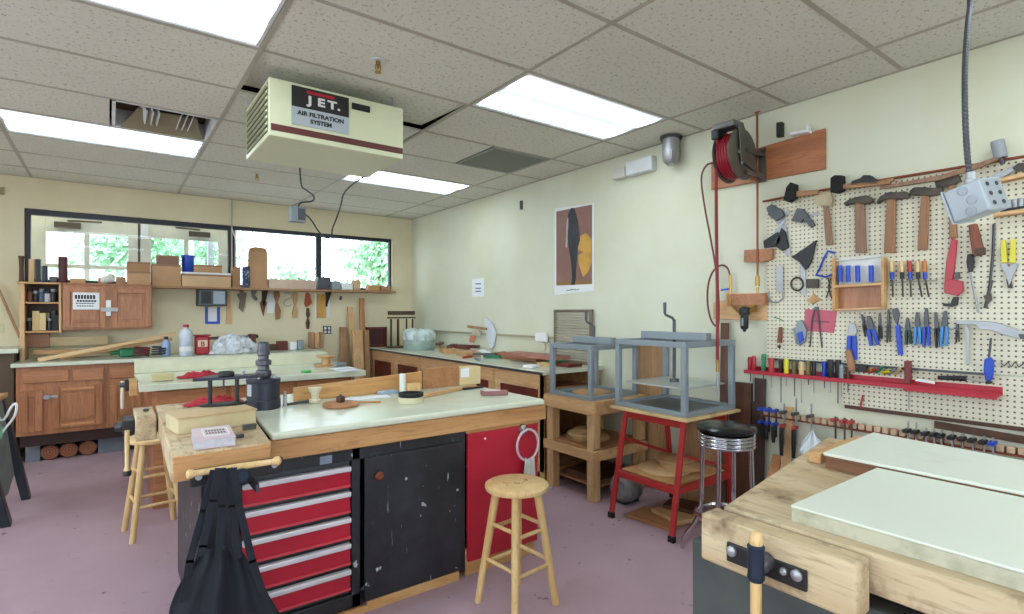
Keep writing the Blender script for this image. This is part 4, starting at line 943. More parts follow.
# ---------------- things on the white table ----------------
Z2 = ZT+.001
def r2(p): return random.uniform(-p, p)
q = ZP(163,381.5,Z2); tag(MB().obox(q+Vector((0,.05,.028)), (.13,.07,.05), .03).build('wood_block', paint('olive_wood', (198,186,136), .6), bevel=.003), 'olive wood block on the left end of the white topped table', 'wood block')
def rag(u, v, sx, sy, sz, z, lab, mat):
    c = ZP(u, v, z)
    def f(s_, t):
        x = (s_-.5)*sx; y = (t-.5)*sy; e = max(0, 1-(2*(s_-.5))**2)*max(0, 1-(2*(t-.5))**2)
        return c+Vector((x+.015*math.sin(t*13), y+sy/2+.02*math.sin(s_*9), .004+sz*e*(.6+.4*math.sin(s_*17+t*9)*math.cos(t*14))))
    return tag(MB().grid(f, 20, 12).build('rag', mat, smooth=True, solid=.004), lab, 'rag')
M_ragred = paint('red_cloth', (170,44,58), .95)
rag(202, 378, .28, .14, .055, Z2, 'crumpled red shop rag on the white topped table behind the tool stand', M_ragred)
rag(216, 405.5, .26, .10, .05, B+.003, 'dull red shop rag on the bench end behind the wooden box', M_ragred)
q = ZP(306,372,Z2); T = tag(MB().lathe([(.02,0),(.04,.003),(.04,.012),(.02,.016)], q).build('round_cap', paint('bright_green', (40,190,80), .4), smooth=True), 'bright green round plastic cap on the white topped table', 'cap')
q = ZP(326,366,Z2); T = thing('wooden_spool', 'wooden spool on a round base standing on the far edge of the white table', 'spool', q)
MB().lathe([(.10,0),(.11,.004),(.10,.014),(.04,.016),(.035,.07),(.07,.075),(.09,.085),(.088,.094)], q).build('spool_body', M_pine, T, smooth=True)
for (u, v, l, w_) in ((344,369,'white paper sheet lying on the right end of the white table',.2),(350,371,'second white paper sheet near the front right corner of the white table',.17)):
    q = ZP(u, v, Z2); tag(MB().obox(q+Vector((0,.03,.003)), (w_,.13,.004), r2(.4)).build('paper_sheet', paint('cool_paper', (226,228,236), .7)), l, 'paper')
q = ZP(345,368,Z2); tag(MB().obox(q+Vector((.0,.14,.02)), (.12,.05,.035), .4).build('sander', M_grey, bevel=.01), 'small grey block tool between the papers on the white table', 'tool')
q = ZP(151,369,Z2)

# ---------------- things on the back worktop ----------------
C = CT+.001
def planks(L):
    for (u0,v0,u1,v1,y,wd,th,mat,lab) in L:
        a, b = YP(u0,v0,y), YP(u1,v1,y); tag(MB().bar(a, b, wd, th).build('plank', mat, bevel=.002), lab, 'plank')
PL = wood('pale_plank', (218,186,140), (196,158,110), 'X')
planks([(38,360,176,333.5,6.62,.06,.035,PL,'long pale plank slanting up to the right above the back worktop'),
        (60,358,172,339,6.78,.06,.03,M_pine,'second slanting pine plank directly behind the long pale plank'),
        (34,352,110,351,6.86,.1,.04,M_pine,'pine plank lying flat at the back left of the worktop'),
        (50,341.5,108,340,6.98,.05,.09,wood('light_board', (206,188,146), (188,166,120), 'X'),'light board on edge against the wall beneath the wall cabinet'),
        (26,341,50,340,6.98,.06,.13,M_oakX,'reddish brown board on edge beneath the open cubbies'),
        (206,338.5,236,337,6.9,.06,.03,M_walnutX,'dark plank resting behind the plastic bag')])
q = YP(131,352,6.72)
T = thing('green_tool_case', 'green plastic bottle case lying under the slanting planks', 'case', (q.x, q.y, C))
MB().obox((q.x, q.y, C+.045), (.2,.08,.09), .1).build('body', M_green, T, bevel=.02)
MB().cyl((q.x-.1,q.y,C+.05),(q.x-.17,q.y,C+.04), .02).build('neck', M_green, T, smooth=True)
# tangle of clamps and hoses left of the jug
for k, (u, v, l) in enumerate(((141,349,'dark red cord coil lying on the back worktop left of the jug'),(159,351,'dark coiled cable beside the clear jug'))):
    q = YP(u, v+4, 6.6); m = MB()
    P = [Vector((q.x+.065*math.cos(t*.9)*(1+.1*math.sin(t)), q.y+.07*math.sin(t*.9), C+.012+.0035*t)) for t in range(0, 26)]
    tag(m.tube(P, .009).build('coiled_cable', (paint('dark_red_cord', (110,50,50), .6), M_cord)[k], smooth=True), l, 'cable')
# jug
q = YP(186, 357, 6.52); q.z = C
T = thing('plastic_jug', 'clear plastic jug with red cap standing on the back worktop', 'jug', q)
M_clear = paint('cloudy_plastic', (206,216,226), .25, c2=(170,184,200), vs=12)
MB().lathe([(.055,0),(.062,.01),(.062,.10),(.056,.11),(.062,.12),(.062,.23),(.05,.26),(.025,.28),(.022,.295)], q, n=28).build('bottle', M_clear, T, smooth=True)
MB().lathe([(.027,.296),(.027,.32),(.02,.323)], q, n=20).build('cap', M_red, T, smooth=True)
MB().lathe([(.063,.05),(.063,.092)], q, n=28).build('label_band', M_paper, T, smooth=True)
q2 = YP(166, 356, 6.6); q2.z = C
T = thing('plastic_bottle', 'small blue clear bottle with dark cap left of the large jug', 'bottle', q2)
MB().lathe([(.035,0),(.04,.01),(.04,.13),(.018,.17)], q2).build('bottle', paint('blue_clear', (150,176,214), .25), T, smooth=True)
MB().lathe([(.02,.171),(.02,.20)], q2).build('cap', M_black, T, smooth=True)
# red can
q = YP(202, 353, 6.60); q.z = C
T = thing('red_canister', 'red coffee style canister with pale lettering beside the jug', 'canister', q)
MB().obox(q+Vector((0,0,.10)), (.14,.10,.20), -.1).build('tub', M_red, T, bevel=.02)
MB().obox(q+Vector((-.0,-.057,.12)), (.09,.003,.07), -.1).build('label_panel', paint('cream_print', (230,210,180), .6), T)
text_mesh('lettering', 'B', .07, q+Vector((0,-.061,.092)), (1,-.1,0), (0,0,1), M_red, T, .001, 'CENTER', .002)
MB().obox(q+Vector((0,0,.205)), (.165,.125,.012), -.1).build('lid', M_red, T, bevel=.005)
# crumpled plastic bag + tools on it
c = YP(233, 354, 6.54); c.z = C
def bag(s_, t):
    a = 2*PI*s_; r = .24*(math.sin(PI*min(t+.06, 1)*.94))*(1+.12*math.sin(a*5+t*7)+.07*math.sin(a*9-t*5)); return c+Vector((r*math.cos(a), r*.62*math.sin(a), .005+.20*(1-math.cos(PI*t*.5))*(1+.10*math.sin(a*3+t*5))*.95))
def bag2(s_, t):
    a = 2*PI*s_; q = t*PI*.5; r = math.cos(q)*(1+.13*math.sin(a*5+t*6)+.08*math.sin(a*11+t*9)); return c+Vector((.215*r*math.cos(a), .13*r*math.sin(a), .004+.17*math.sin(q)*(1+.13*math.sin(a*4+t*3))))
jr = random.Random(3); jit = {}
def bag3(s_, t):
    k = (round((s_%1)*40), round(t*12)); 
    if k not in jit: jit[k] = Vector((jr.uniform(-.022,.022), jr.uniform(-.02,.02), jr.uniform(-.03,.028)))
    p = bag2(s_, t)+jit[k]*(1 if t > 0 else 0); p.z = max(p.z, C+.004); return p
tag(MB().grid(bag3, 40, 12).build('plastic_bag', paint('milky_plastic', (214,222,228), .22, c2=(178,180,176), vs=9), smooth=False, solid=.002), 'crumpled white plastic bag on the back worktop', 'bag')
q = YP(242, 339, 6.93); T = thing('power_sander', 'grey power tool lying behind the crumpled plastic bag', 'power tool', (q.x, q.y, C))
MB().obox((q.x, q.y, C+.15), (.2,.09,.06), .25).build('body', M_grey, T, bevel=.02)
MB().obox((q.x-.02, q.y, C+.06), (.18,.12,.118), .25).build('case', M_dsteel, T, bevel=.01)
MB().cyl((q.x+.09,q.y,C+.15),(q.x+.17,q.y,C+.17), .03, .02).build('nose', M_black, T, smooth=True)
# row of small items at right part of the back worktop
def small(name, u0, u1, v0, v1, y, mat, lab, cat, dep=.08, bevel=.004):
    a = YP(u0, v1, y); b = YP(u1, v0, y)
    return tag(MB().box(a.x, b.x, y, y+dep, C, b.z).build(name, mat, bevel=bevel), lab, cat)
small('wood_block', 249, 256, 334, 352, 6.78, M_redbrown, 'dark red wood block right of the plastic bag', 'wood block')
small('wood_block', 267, 277, 344, 350, 6.75, M_walnutX, 'dark low wood block right of the motor shaft on the back worktop', 'wood block')
small('wood_block', 277.5, 288, 341, 350, 6.75, M_redbrown, 'reddish wood block in the row of offcuts on the back worktop', 'wood block')
small('paper_cup', 290, 297, 342, 350, 6.72, M_paper, 'white cup shaped object between the reddish block and the grey cup', 'cup', .06, .008)
small('grey_cup', 298, 304, 340, 350, 6.7, M_grey, 'grey cup shaped object on the right part of the back worktop', 'cup', .06, .01)
small('wood_offcut', 309.5, 314.5, 332, 350, 6.9, M_midwood, 'left of three brown offcuts standing at the right end of the back worktop', 'wood offcut', .05)
small('wood_offcut', 315, 319.5, 333, 350, 6.9, M_pineZ, 'middle of three brown offcuts standing at the right end of the back worktop', 'wood offcut', .05)
small('wood_offcut', 320, 324, 332, 350, 6.9, M_midwood, 'right of three brown offcuts standing at the right end of the back worktop', 'wood offcut', .05)
small('wood_block', 149, 159, 358, 363, 6.45, M_oakX, 'small brown block on the front edge of the back worktop', 'wood block', .05)

# ---------------- wall cabinet, cubbies, shelf on the back wall ----------------
UF = YB-.31
def ux(u, v=300): return YP(u, v, UF).x
def uz(v, u=80): return YP(u, v, UF).z
tz = 1.655
T = thing('cubby_shelf', 'open pine cubby unit full of small jars left of the oak wall cabinet', 'shelf unit', (ux(41), YB-.15, C))
a, b = ux(19.5), ux(61.5)
MB().box(a, a+.035, UF, YB-.002, C, tz-.02).build('side_panel', M_pineZ, T, bevel=.002)
MB().box(b-.02, b, UF, YB-.002, uz(331)-.012, tz-.02).build('side_panel', M_pineZ, T, bevel=.002)
zA, zB = uz(302, 45), uz(331, 45)
for z in (zA, zB): MB().box(a+.036, b-.021, UF+.01, YB-.002, z-.016, z).build('shelf', M_pine, T, bevel=.002)
MB().box(a-.02, b, UF-.01, YB-.002, tz-.019, tz).build('top_board', M_pine, T, bevel=.002)
MB().box(a+.036, b-.021, YB-.012, YB-.002, zB, tz-.02).build('back_panel', M_walnut, T)
JC = [(130,80,60),(30,30,34),(70,90,110),(200,202,206),(26,26,30),(28,28,32),(222,196,140),(226,204,150),(30,32,36),(24,24,28),(212,184,126),(224,200,146),(196,166,120),(40,30,30),(214,190,140),(80,80,84)]
jn = ['rust','black','blue grey','white','dark','black','cream','pale wood','black','charcoal','tan','straw','light brown','dark brown','beige','grey']
k = 0
def jar(x, y, z, r, h, col, lab, cat='jar', group='jars and boxes in the open cubbies'):
    T = thing('jar', lab, cat, (x, y, z), 0, group)
    MB().lathe([(r*.96,0),(r,.004),(r,h*.7),(r*.85,h*.78)], (x,y,z), n=16).build('body', paint('jar_%d_%d_%d' % col, col, .35), T, smooth=True)
    MB().lathe([(r*.9,h*.781),(r*.9,h),(r*.6,h*1.01)], (x,y,z), n=16).build('lid', M_black if col[0] > 100 else M_grey, T, smooth=True)
for row, z, us in (('upper', zA+.001, (27,35,43.5,47,54)), ):
    for i, u in enumerate((28.5, 34.5, 40.5, 46.5, 52.5)):
        jar(ux(u), YB-.2, z, .024, .125-.02*(i % 2), JC[i], '%s jar, number %s from the left on the upper cubby shelf' % (jn[i], ('one','two','three','four','five')[i]))
for i, u in enumerate((28, 34.5, 41.5, 48.5, 54.5)):
    x = ux(u); q = 5+i; hh = (.12,.19,.17,.12,.15)[i]
    if i in (1, 2, 4): tag(MB().box(x-.025, x+.025, YB-.22, YB-.14, zB+.001, zB+hh).build('small_box', paint('jar_%d_%d_%d' % JC[q], JC[q], .6), bevel=.004), '%s coloured box, number %s from the left on the lower cubby shelf' % (jn[q], ('one','two','three','four','five')[i]), 'box', 'jars and boxes in the open cubbies')
    else: jar(x, YB-.18, zB+.001, .025, hh, JC[q], '%s jar, number %s from the left on the lower cubby shelf' % (jn[q], ('one','two','three','four','five')[i]))
    if i in (0, 3):
        pass
for i, (u, h_, cm, nm) in enumerate(((31.2,.10,0,'dark red'),(38,.13,1,'black'),(45,.14,11,'straw coloured'),(51.6,.16,8,'charcoal'))):
    x = ux(u); tag(MB().box(x-.018, x+.018, YB-.11, YB-.05, zB+.001, zB+h_+.03).build('small_box', paint('jar_%d_%d_%d' % JC[cm], JC[cm], .5), bevel=.004), '%s small box at the back of the lower cubby shelf' % nm, 'box', 'jars and boxes in the open cubbies')
# oak wall cabinet
a, b = ux(62.5), ux(152)
z0 = uz(329.5, 100)
T = thing('wall_cabinet', 'oak two door wall cabinet with paper notice and strap latch under the left window', 'cabinet', ((a+b)/2, YB-.15, z0))
MB().box(a, b, UF+.0, YB-.002, z0, tz-.02).build('body', M_oak, T, bevel=.003)
MB().box(a, b, UF-.01, YB-.002, tz-.019, tz).build('top_board', M_oakX, T, bevel=.003)
doors = []
for (u0, u1) in ((63.5, 106), (111, 151)):
    xa_, xb_ = ux(u0), ux(u1)
    m = MB(); fw = .05; q0, q1 = z0+.02, tz-.045
    for q in ((xa_,xa_+fw,q0,q1),(xb_-fw,xb_,q0,q1),(xa_+fw,xb_-fw,q0,q0+fw),(xa_+fw,xb_-fw,q1-fw,q1)): m.box(q[0],q[1],UF-.022,UF-.001,q[2],q[3])
    m.box(xa_+fw,xb_-fw,UF-.009,UF-.001,q0+fw,q1-fw)
    d = m.build('door', M_oak, T, bevel=.004); doors.append(d)
    MB().box(xa_+.075, xb_-.075, UF-.016, UF-.0095, z0+.095, tz-.12).build('raised_panel', M_oak, d, bevel=.005)
MB().box(ux(73), ux(99.5), UF-.029, UF-.0265, uz(309.5), uz(292.5)).build('notice', M_paper, doors[0], label='white notice with bold black print')
m = MB()
for r, (v0, v1, u0, u1) in enumerate(((295,299,75,96),(300,302,77,97),(303,304,76,95),(305.5,306.5,77,94))):
    n_ = 7
    for i in range(n_):
        uu = u0+(u1-u0)*i/n_; m.box(ux(uu), ux(uu+(u1-u0)/n_*.75), UF-.030, UF-.0291, uz(v1), uz(v0))
m.build('notice_print', M_ktext, doors[0])
MB().box(ux(106), ux(111), UF-.04, UF-.021, uz(316), uz(300)).build('strap', M_paper, T, bevel=.002)
MB().box(ux(101), ux(118), UF-.05, UF-.040, uz(311.5), uz(307.5)).cyl((ux(114),UF-.045,uz(309)),(ux(114),UF-.06,uz(309)), .012).build('hasp', M_steel, T, bevel=.002)
# long shelf to the right
SF = YB-.24
sz = YP(280, 288.5, SF).z
T = thing('wall_shelf', 'long narrow brown shelf below the window right of the oak cabinet', 'shelf', (1.8, YB-.12, sz))
MB().box(b+.003, YP(396,289,SF).x, SF, YB-.002, sz-.024, sz).build('board', wood('shelf_brown', (176,136,98), (140,102,70), 'X'), T, bevel=.002)
for u in (268, 332, 200):
    x = YP(u, 292, SF).x; MB().box(x-.012, x+.012, YB-.03, YB-.003, sz-.21, sz-.025).prism([(x-.008,YB-.031,sz-.19),(x-.008,YB-.031,sz-.025),(x-.008,SF+.03,sz-.025)], (.016,0,0)).build('bracket', M_black, T)

# things along the cabinet top and the shelf
def SXp(u, y): return YP(u, 280, y).x
def SZp(v, y, u=100): return YP(u, v, y).z
def sitbox(name, u0, u1, vt, base, mat, lab, cat, y=YB-.2, dep=.14, bevel=.003, group=None, rot=0):
    a, b = SXp(u0, y), SXp(u1, y); top = YP((u0+u1)/2, vt, y).z
    return tag(MB().box(a, b, y, y+dep, base+.001, max(top, base+.01)).build(name, mat, bevel=bevel), lab, cat, group)
g_ = None
T = thing('wooden_bowl_turning', 'dark turned wooden cylinder at the far left end of the cabinet top', 'turning', (SXp(21,YB-.2), YB-.15, tz+.001))
c_ = Vector((SXp(21.5,YB-.2), YB-.2, tz+.001)); hgt = SZp(256,YB-.2,21)-tz
MB().lathe([(.024,0),(.018,.02),(.016,hgt*.5),(.02,hgt*.9),(.026,hgt)], c_).build('spindle', M_walnut, T, smooth=True)
sitbox('wood_block', 28.5, 34, 259, tz, M_pineZ, 'pale upright wood block second from the left on the cabinet top', 'wood block', YB-.22, .06)
sitbox('binder', 35, 40.5, 259, tz, M_black, 'black upright box beside the pale block on the cabinet top', 'box', YB-.22, .1)
sitbox('tin', 41.5, 47.5, 265.5, tz, paint('navy', (30,40,60), .4), 'dark navy tin between the black box and the brown cylinder', 'tin', YB-.22, .07, .012)
c_ = Vector((SXp(63,YB-.2), YB-.2, tz+.001)); hgt = SZp(257,YB-.2,63)-tz
T = thing('wooden_cylinder', 'tall dark red brown wooden cylinder standing in front of the left window', 'cylinder', c_)
MB().lathe([(.034,0),(.036,.006),(.036,hgt-.006),(.034,hgt)], c_).build('turned_body', paint('dark_mahogany', (84,36,40), .5), T, smooth=True)
sitbox('wood_scrap', 49, 58, 276.5, tz, M_dsteel, 'low dark tool lying left of the brown cylinder', 'tool', YB-.2, .08, .012)
sitbox('wood_scrap', 70, 85, 278.5, tz, M_pine, 'flat tan wood scrap right of the tall brown cylinder', 'wood scrap', YB-.2)
sitbox('wood_scrap', 98, 104, 278, tz, M_oakX, 'tiny brown scrap left of the white crumpled cloth', 'wood scrap', YB-.2)
sitbox('wood_scrap', 116, 126, 277, tz, M_midwood, 'small brown scrap right of the white crumpled cloth', 'wood scrap', YB-.2, .1)
q = Vector((SXp(108,YB-.2), YB-.2, tz+.002))
tag(MB().ball(q+Vector((0,0,.045)), (.06,.04,.035), 9, 6).ball(q+Vector((.02,0,.075)), (.035,.03,.03), 7, 5).ball(q+Vector((-.03,0,.03)), (.035,.03,.03), 7, 5).build('crumpled_cloth', paint('white_cloth', (224,224,214), .9)), 'crumpled white cloth on the cabinet top in front of the window', 'cloth')
def carton(u0, u1, vt, base, lab, mat=None, y=YB-.22, dep=.18):
    a, b = SXp(u0, y), SXp(u1, y); top = YP((u0+u1)/2, vt, y).z
    T = thing('cardboard_box', lab, 'box', ((a+b)/2, y+dep/2, base+.001), 0, 'cardboard boxes below the windows')
    MB().box(a, b, y, y+dep, base+.001, top).build('carton', mat or M_card, T, bevel=.002)
    MB().box(a-.001, b+.001, y-.0015, y-.0005, top-.02, top).box((a+b)/2-.02, (a+b)/2+.02, y-.0015, y+dep, top+.0002, top+.001).build('tape', paint('tape_brown', (150,112,78), .4), T)
    return T, top
M_card2 = paint('tan_cardboard', (190,150,112), .85); M_card3 = paint('pale_cardboard', (208,176,136), .85)
b1, t1 = carton(127, 150.5, 271.5, tz, 'small open brown cardboard box leftmost on the cabinet top', M_card2, YB-.28, .09)
b0, t0_ = carton(127, 150, 262, tz, 'brown cardboard box leaning behind the small leftmost box', M_card, YB-.18, .12)
b2, t2 = carton(152, 181, 264.5, sz, 'larger cardboard box in the middle of the shelf boxes', M_card2, YB-.22, .18)
b3, t3 = carton(157, 179, 255.5, t2, 'dark brown small box stacked on the larger cardboard box', paint('dark_card', (146,110,94), .85), YB-.2, .14)
q = Vector((SXp(188.5,YB-.15), YB-.14, 0))
b4, t4 = carton(182, 231, 274.5, sz, 'long flat cream cardboard box under a white tray', M_card3, YB-.22, .2)
a, b = SXp(181,YB-.225), SXp(231,YB-.225); T = thing('white_tray', 'white flat tray lid lying on the long flat cardboard box', 'tray', ((a+b)/2, YB-.12, t4+.001))
MB().box(a+.02, b, YB-.222, YB-.02, t4+.002, t4+.022).build('tray_body', M_paper, T, bevel=.002)
b5, t5 = carton(194, 222, 265, t4+.022, 'flat tan box stacked on top of the white tray', M_card2, YB-.2, .15)
c_ = Vector((SXp(187.5,YB-.27), YB-.205, t4+.025))
q = Vector((SXp(188,YB-.1), YB-.10, t4+.0235))
T = thing('blue_bucket', 'bright blue plastic tub standing between the brown boxes', 'tub', q)
zt_ = SZp(255.5, q.y, 188)-q.z
MB().lathe([(.05,0),(.056,.01),(.064,zt_-.02),(.07,zt_-.018),(.07,zt_),(.05,zt_)], q).build('tub_body', M_blue, T, smooth=True)
c_ = Vector((SXp(183.5,YB-.25), YB-.225, sz+.001))
b6, t6 = carton(232.5, 240.5, 267, sz, 'narrow brown box just right of the window mullion', M_card, YB-.18, .12)
T = thing('blue_spray_tin', 'dark blue patterned tin on the shelf left of the tall carton', 'tin', (SXp(246,YB-.2), YB-.2, sz+.001))
c_ = Vector((SXp(246,YB-.2), YB-.2, sz+.001)); hgt = SZp(266.5,YB-.2,246)-sz
MB().lathe([(.04,0),(.042,.004),(.042,hgt-.02),(.036,hgt-.01)], c_).build('can', paint('blue_pattern', (40,52,84), .4, c2=(170,180,190), vs=40, amount=(.55,.6)), T, smooth=True)
MB().lathe([(.03,hgt-.009),(.03,hgt)], c_).build('lid', M_black, T, smooth=True)
# tall carton with folded top
y = YB-.2; a, b = SXp(250,y), SXp(267.5,y); top = SZp(252,y,258)
T = thing('tall_carton', 'tall brown carton with peaked folded flaps standing in front of the window', 'box', ((a+b)/2, y+.06, sz+.001))
MB().box(a, b, y, y+.12, sz+.001, top).build('carton', M_card2, T, bevel=.002)
MB().prism([(a,y+.001,top+.001),(b,y+.001,top+.001),(b-.02,y+.001,top+.05),(a+.06,y+.001,top+.06),(a+.02,y+.001,top+.05)], (0,.118,0)).build('flaps', M_card, T)
MB().box(a-.03, a+.04, y+.02, y+.10, top+.035, top+.039).build('open_flap', M_card, T)
sitbox('flat_box', 269, 316, 279.5, sz, paint('blush_card', (214,190,170), .8), 'long low pinkish box on the shelf below the middle window', 'box', YB-.21, .12)
for (u0,u1,vt,m_,l,n_) in ((318,331,277,M_dsteel,'dark metal tool leftmost of the clutter right of the window mullion','tool'),(332,341,281,M_grey,'grey metal lump beside the dark tool on the shelf','tool'),(342,353,283,M_paper,'white crumpled paper near the right end of the shelf clutter','paper'),(354,361,280,M_card3,'pale cup near the right end of the shelf','cup'),(368,380,285,M_pine,'thin wood strip near the right end of the window shelf','wood scrap'),(382,391,286,M_card,'small brown scrap at the right end of the window shelf','wood scrap')):
    o = sitbox({'tool':'hand_plane','paper':'crumpled_paper','cup':'cup','wood scrap':'wood_scrap'}[n_], u0, u1, vt, sz, m_, l, n_, YB-.2, .1, .012)

# box radio, blue taped frame, stick under the shelf
y = YB-.2; a, b = SXp(199,y), SXp(227,y)
T = thing('clock_radio', 'small black and grey radio mounted under the back shelf', 'radio', ((a+b)/2, YB-.12, 1.5))
ztop, zbot = sz-.026, YP(213,306,y).z
MB().box(a, b, y, YB-.04, zbot, ztop).build('casing', M_dsteel, T, bevel=.01)
MB().box(a+.02, a+.12, y-.003, y, zbot+.025, ztop-.02).build('display', M_black, T)
MB().box(a+.14, b-.02, y-.004, y, zbot+.025, ztop-.02).build('keypad', paint('pale_keys', (150,164,176), .4, vs=60), T)
def bpoly(name, pts, mat, lab, cat, off=.02, th=.015, parent=None, bevel=0, group=None):
    P = [YP(u, v, YB-off) for u, v in pts]
    o = MB().prism(P, (0, th, 0)).build(name, mat, parent, bevel=bevel)
    return tag(o, lab, cat, group) if not parent else o
def brect(u0, v0, u1, v1): return [(u0,v1),(u1,v1),(u1,v0),(u0,v0)]
T = thing('taped_frame', 'white card outlined with blue tape on the back wall under the radio', 'card', YP(213, 325, YB-.004))
bpoly('card', brect(205,307,220,324), M_paper, '', '', .006, .005, T)
for r_ in (brect(205,307,208,324), brect(217,307,220,324), brect(208,321.5,217,324)): bpoly('blue_tape', r_, M_blue, '', '', .0075, .0014, T)
bpoly('wood_stick', [(226,324),(232,324),(230,291),(227.5,291)], M_pineZ, 'narrow pine stick hanging on the wall right of the radio', 'stick', .02, .018)
# templates hanging below the shelf
G = 'templates and tools hanging under the back shelf'
bpoly('wooden_template', [(239,308),(243,312),(245,305),(246,298),(247,293),(244,292),(243,289),(240,290),(240,293),(237,294),(240,300)], paint('grey_wood', (120,108,92), .7), 'greyish turned template leftmost of those hanging under the back shelf', 'template', .03, .018, group=G)
bpoly('hand_tool', [(251,291),(254,289),(257,291),(255,295),(258,299),(256,301),(252,297)], M_dsteel, 'small dark metal tool second from the left under the back shelf', 'tool', .03, .015, group=G)
bpoly('wooden_template', [(262,290),(265,290),(265,300),(267,303),(265,309),(263.5,316),(261.5,309),(260,303),(262,300)], paint('brown_template', (110,70,46), .6), 'brown pointed template hanging left of the white paper', 'template', .03, .018, group=G)
bpoly('paper_sheet', [(267,294),(277,294),(277,313),(267,313)], M_paper, 'white paper pinned behind the hanging templates', 'paper', .0035, .003)
bpoly('wooden_template', [(274,289),(279,289),(280,296),(278,302),(281,311),(280,319),(276,320),(275,311),(276,302),(274,296)], paint('mid_template', (150,104,68), .6), 'tall mid brown template hanging in front of the white paper', 'template', .04, .018, group=G)
T = tag(MB().tube([YP(*q, YB-.03) for q in ((284,293),(291,293),(292,298),(286,299),(283,304),(288,307),(292,304))], .006, smooth=2).build('wire_hook', M_steel, smooth=True), 'bent grey wire hook hanging between two brown templates', 'hook', G)
bpoly('wooden_template', [(293,293),(296,291.5),(298,293),(298,299),(296.5,305),(298,313),(297,318),(293.5,318),(292.5,313),(294.5,305),(293,299)], paint('pale_template', (196,160,110), .6), 'pale wooden template shaped like a bottle under the back shelf', 'template', .03, .018, group=G)
bpoly('wooden_template', [(306,294),(308,292),(310,294),(312,303),(309,306),(306,307),(304.5,303)], paint('red_template', (170,74,50), .6), 'reddish pear shaped template under the back shelf', 'template', .03, .018, group=G)
bpoly('wooden_template', [(307,308),(309,308),(310,315),(308.6,318),(310,323),(309,329),(307,329),(306,323),(307.5,318),(306.3,315)], paint('dark_template', (84,58,42), .6), 'dark spindle template hanging lowest below the reddish one', 'template', .03, .018, group=G)
bpoly('paper_sheet', [(315,294),(330,294),(330,318),(315,318)], M_paper, 'white backing sheet behind the tan board under the back shelf', 'paper', .0035, .003)
bpoly('tan_board', brect(317,294,326,318), wood('golden_wood', (206,160,80), (186,136,60), 'Z'), 'golden tan rectangular board hanging on the back wall', 'board', .025, .016)
bpoly('key_hook', [(340,296),(342,296),(342,300),(339.5,300)], M_dsteel, 'tiny dark hook on the wall at the right end of the back shelf', 'hook', .02, .012)
T = thing('outlet_plate', 'dark four socket outlet plate on the back wall', 'outlet', YP(327, 330, YB-.004))
bpoly('plate', brect(323,326,331.3,334), M_dsteel, '', '', .008, .007, T)
for (u, v) in ((324.3,327),(328,327),(324.3,330.7),(328,330.7)): bpoly('socket', brect(u,v,u+2.2,v+2.4), M_paper, '', '', .010, .0018, T)
# conduit on back wall
bpoly('conduit', brect(231.2,200,232.6,290), M_tbar, 'thin grey conduit running down the back wall between the windows', 'conduit', .02, .015)
# cable over window
tag(MB().tube([YP(*q, YB-.13) for q in ((232,229),(237,243),(240,258),(239.5,275),(240,284))], .005, smooth=2).build('window_cable', M_paper, smooth=True), 'pale cable hanging in front of the middle window', 'cable')
# cover plate left of the window
bpoly('cover_plate', brect(-2,324,4,333), paint('ivory_plate', (214,208,170), .5), 'ivory cover plate on the back wall at the left photo edge', 'cover plate', .008, .007)
bpoly('wall_box', brect(0,187,4,194), paint('wall_beige', (150,140,110), .7), 'small beige box high on the back wall at the left photo edge', 'wall box', .03, .028)

# boards leaning in the back corner
def leanb(u0, u1, vt, vb, mat, lab, y=YB-.08, tilt=0, base=0):
    a, b = YP(u0, vt, y), YP(u1, vt, y); foot = YP((u0+u1)/2+tilt, vb, y-.22)
    w_ = b.x-a.x
    m = MB().quadbox([(foot.x-w_/2,y-.24,.001),(foot.x+w_/2,y-.24,.001),(foot.x+w_/2,y-.22,.001),(foot.x-w_/2,y-.22,.001),(a.x,y+.0,a.z),(b.x,y,b.z),(b.x,y+.02,b.z),(a.x,y+.02,a.z)])
    tag(m.build('plank', mat, bevel=.002), lab, 'plank', 'planks leaning in the back corner')
leanb(340, 347, 327, 385, M_midwood, 'leftmost and shortest plank leaning between the two worktops', YB-.05, 2)
leanb(347.5, 353, 307, 385, M_pineZ, 'slanting pale plank second tallest in the back corner', YB-.10, 9)
leanb(359.5, 364.5, 298, 385, wood('tall_plank', (190,140,92), (164,112,68), 'Z'), 'tallest narrow plank leaning in the back corner', YB-.05, 2)
leanb(352, 362, 330, 385, M_pineZ, 'wide pale plank in front of the tallest plank in the back corner', YB-.22, 4)
leanb(364, 369, 330, 385, wood('tan2', (186,144,100), (160,116,74), 'Z'), 'rightmost narrow plank touching the wall worktop', YB-.14, 2)

# ---------------- things on the wall worktop ----------------
R = RT+.001
def wz(v, u=400): return v
a, b = YP(366,345,6.93), YP(386.5,345,6.93)
T = thing('picture_frame', 'dark red brown framed panel leaning in the back corner on the wall worktop', 'frame', ((a.x+b.x)/2, 6.93, R))
tpz = YP(376,327,6.93).z
MB().box(a.x, b.x, 6.93, 6.95, R, tpz).build('backing', paint('very_dark_red', (66,26,26), .5), T)
f = MB()
for q in ((a.x,b.x,R,R+.03),(a.x,b.x,tpz-.03,tpz),(a.x,a.x+.03,R,tpz),(b.x-.03,b.x,R,tpz)): f.box(q[0],q[1],6.915,6.93,q[2],q[3])
f.build('frame_rim', M_redbrown, T)
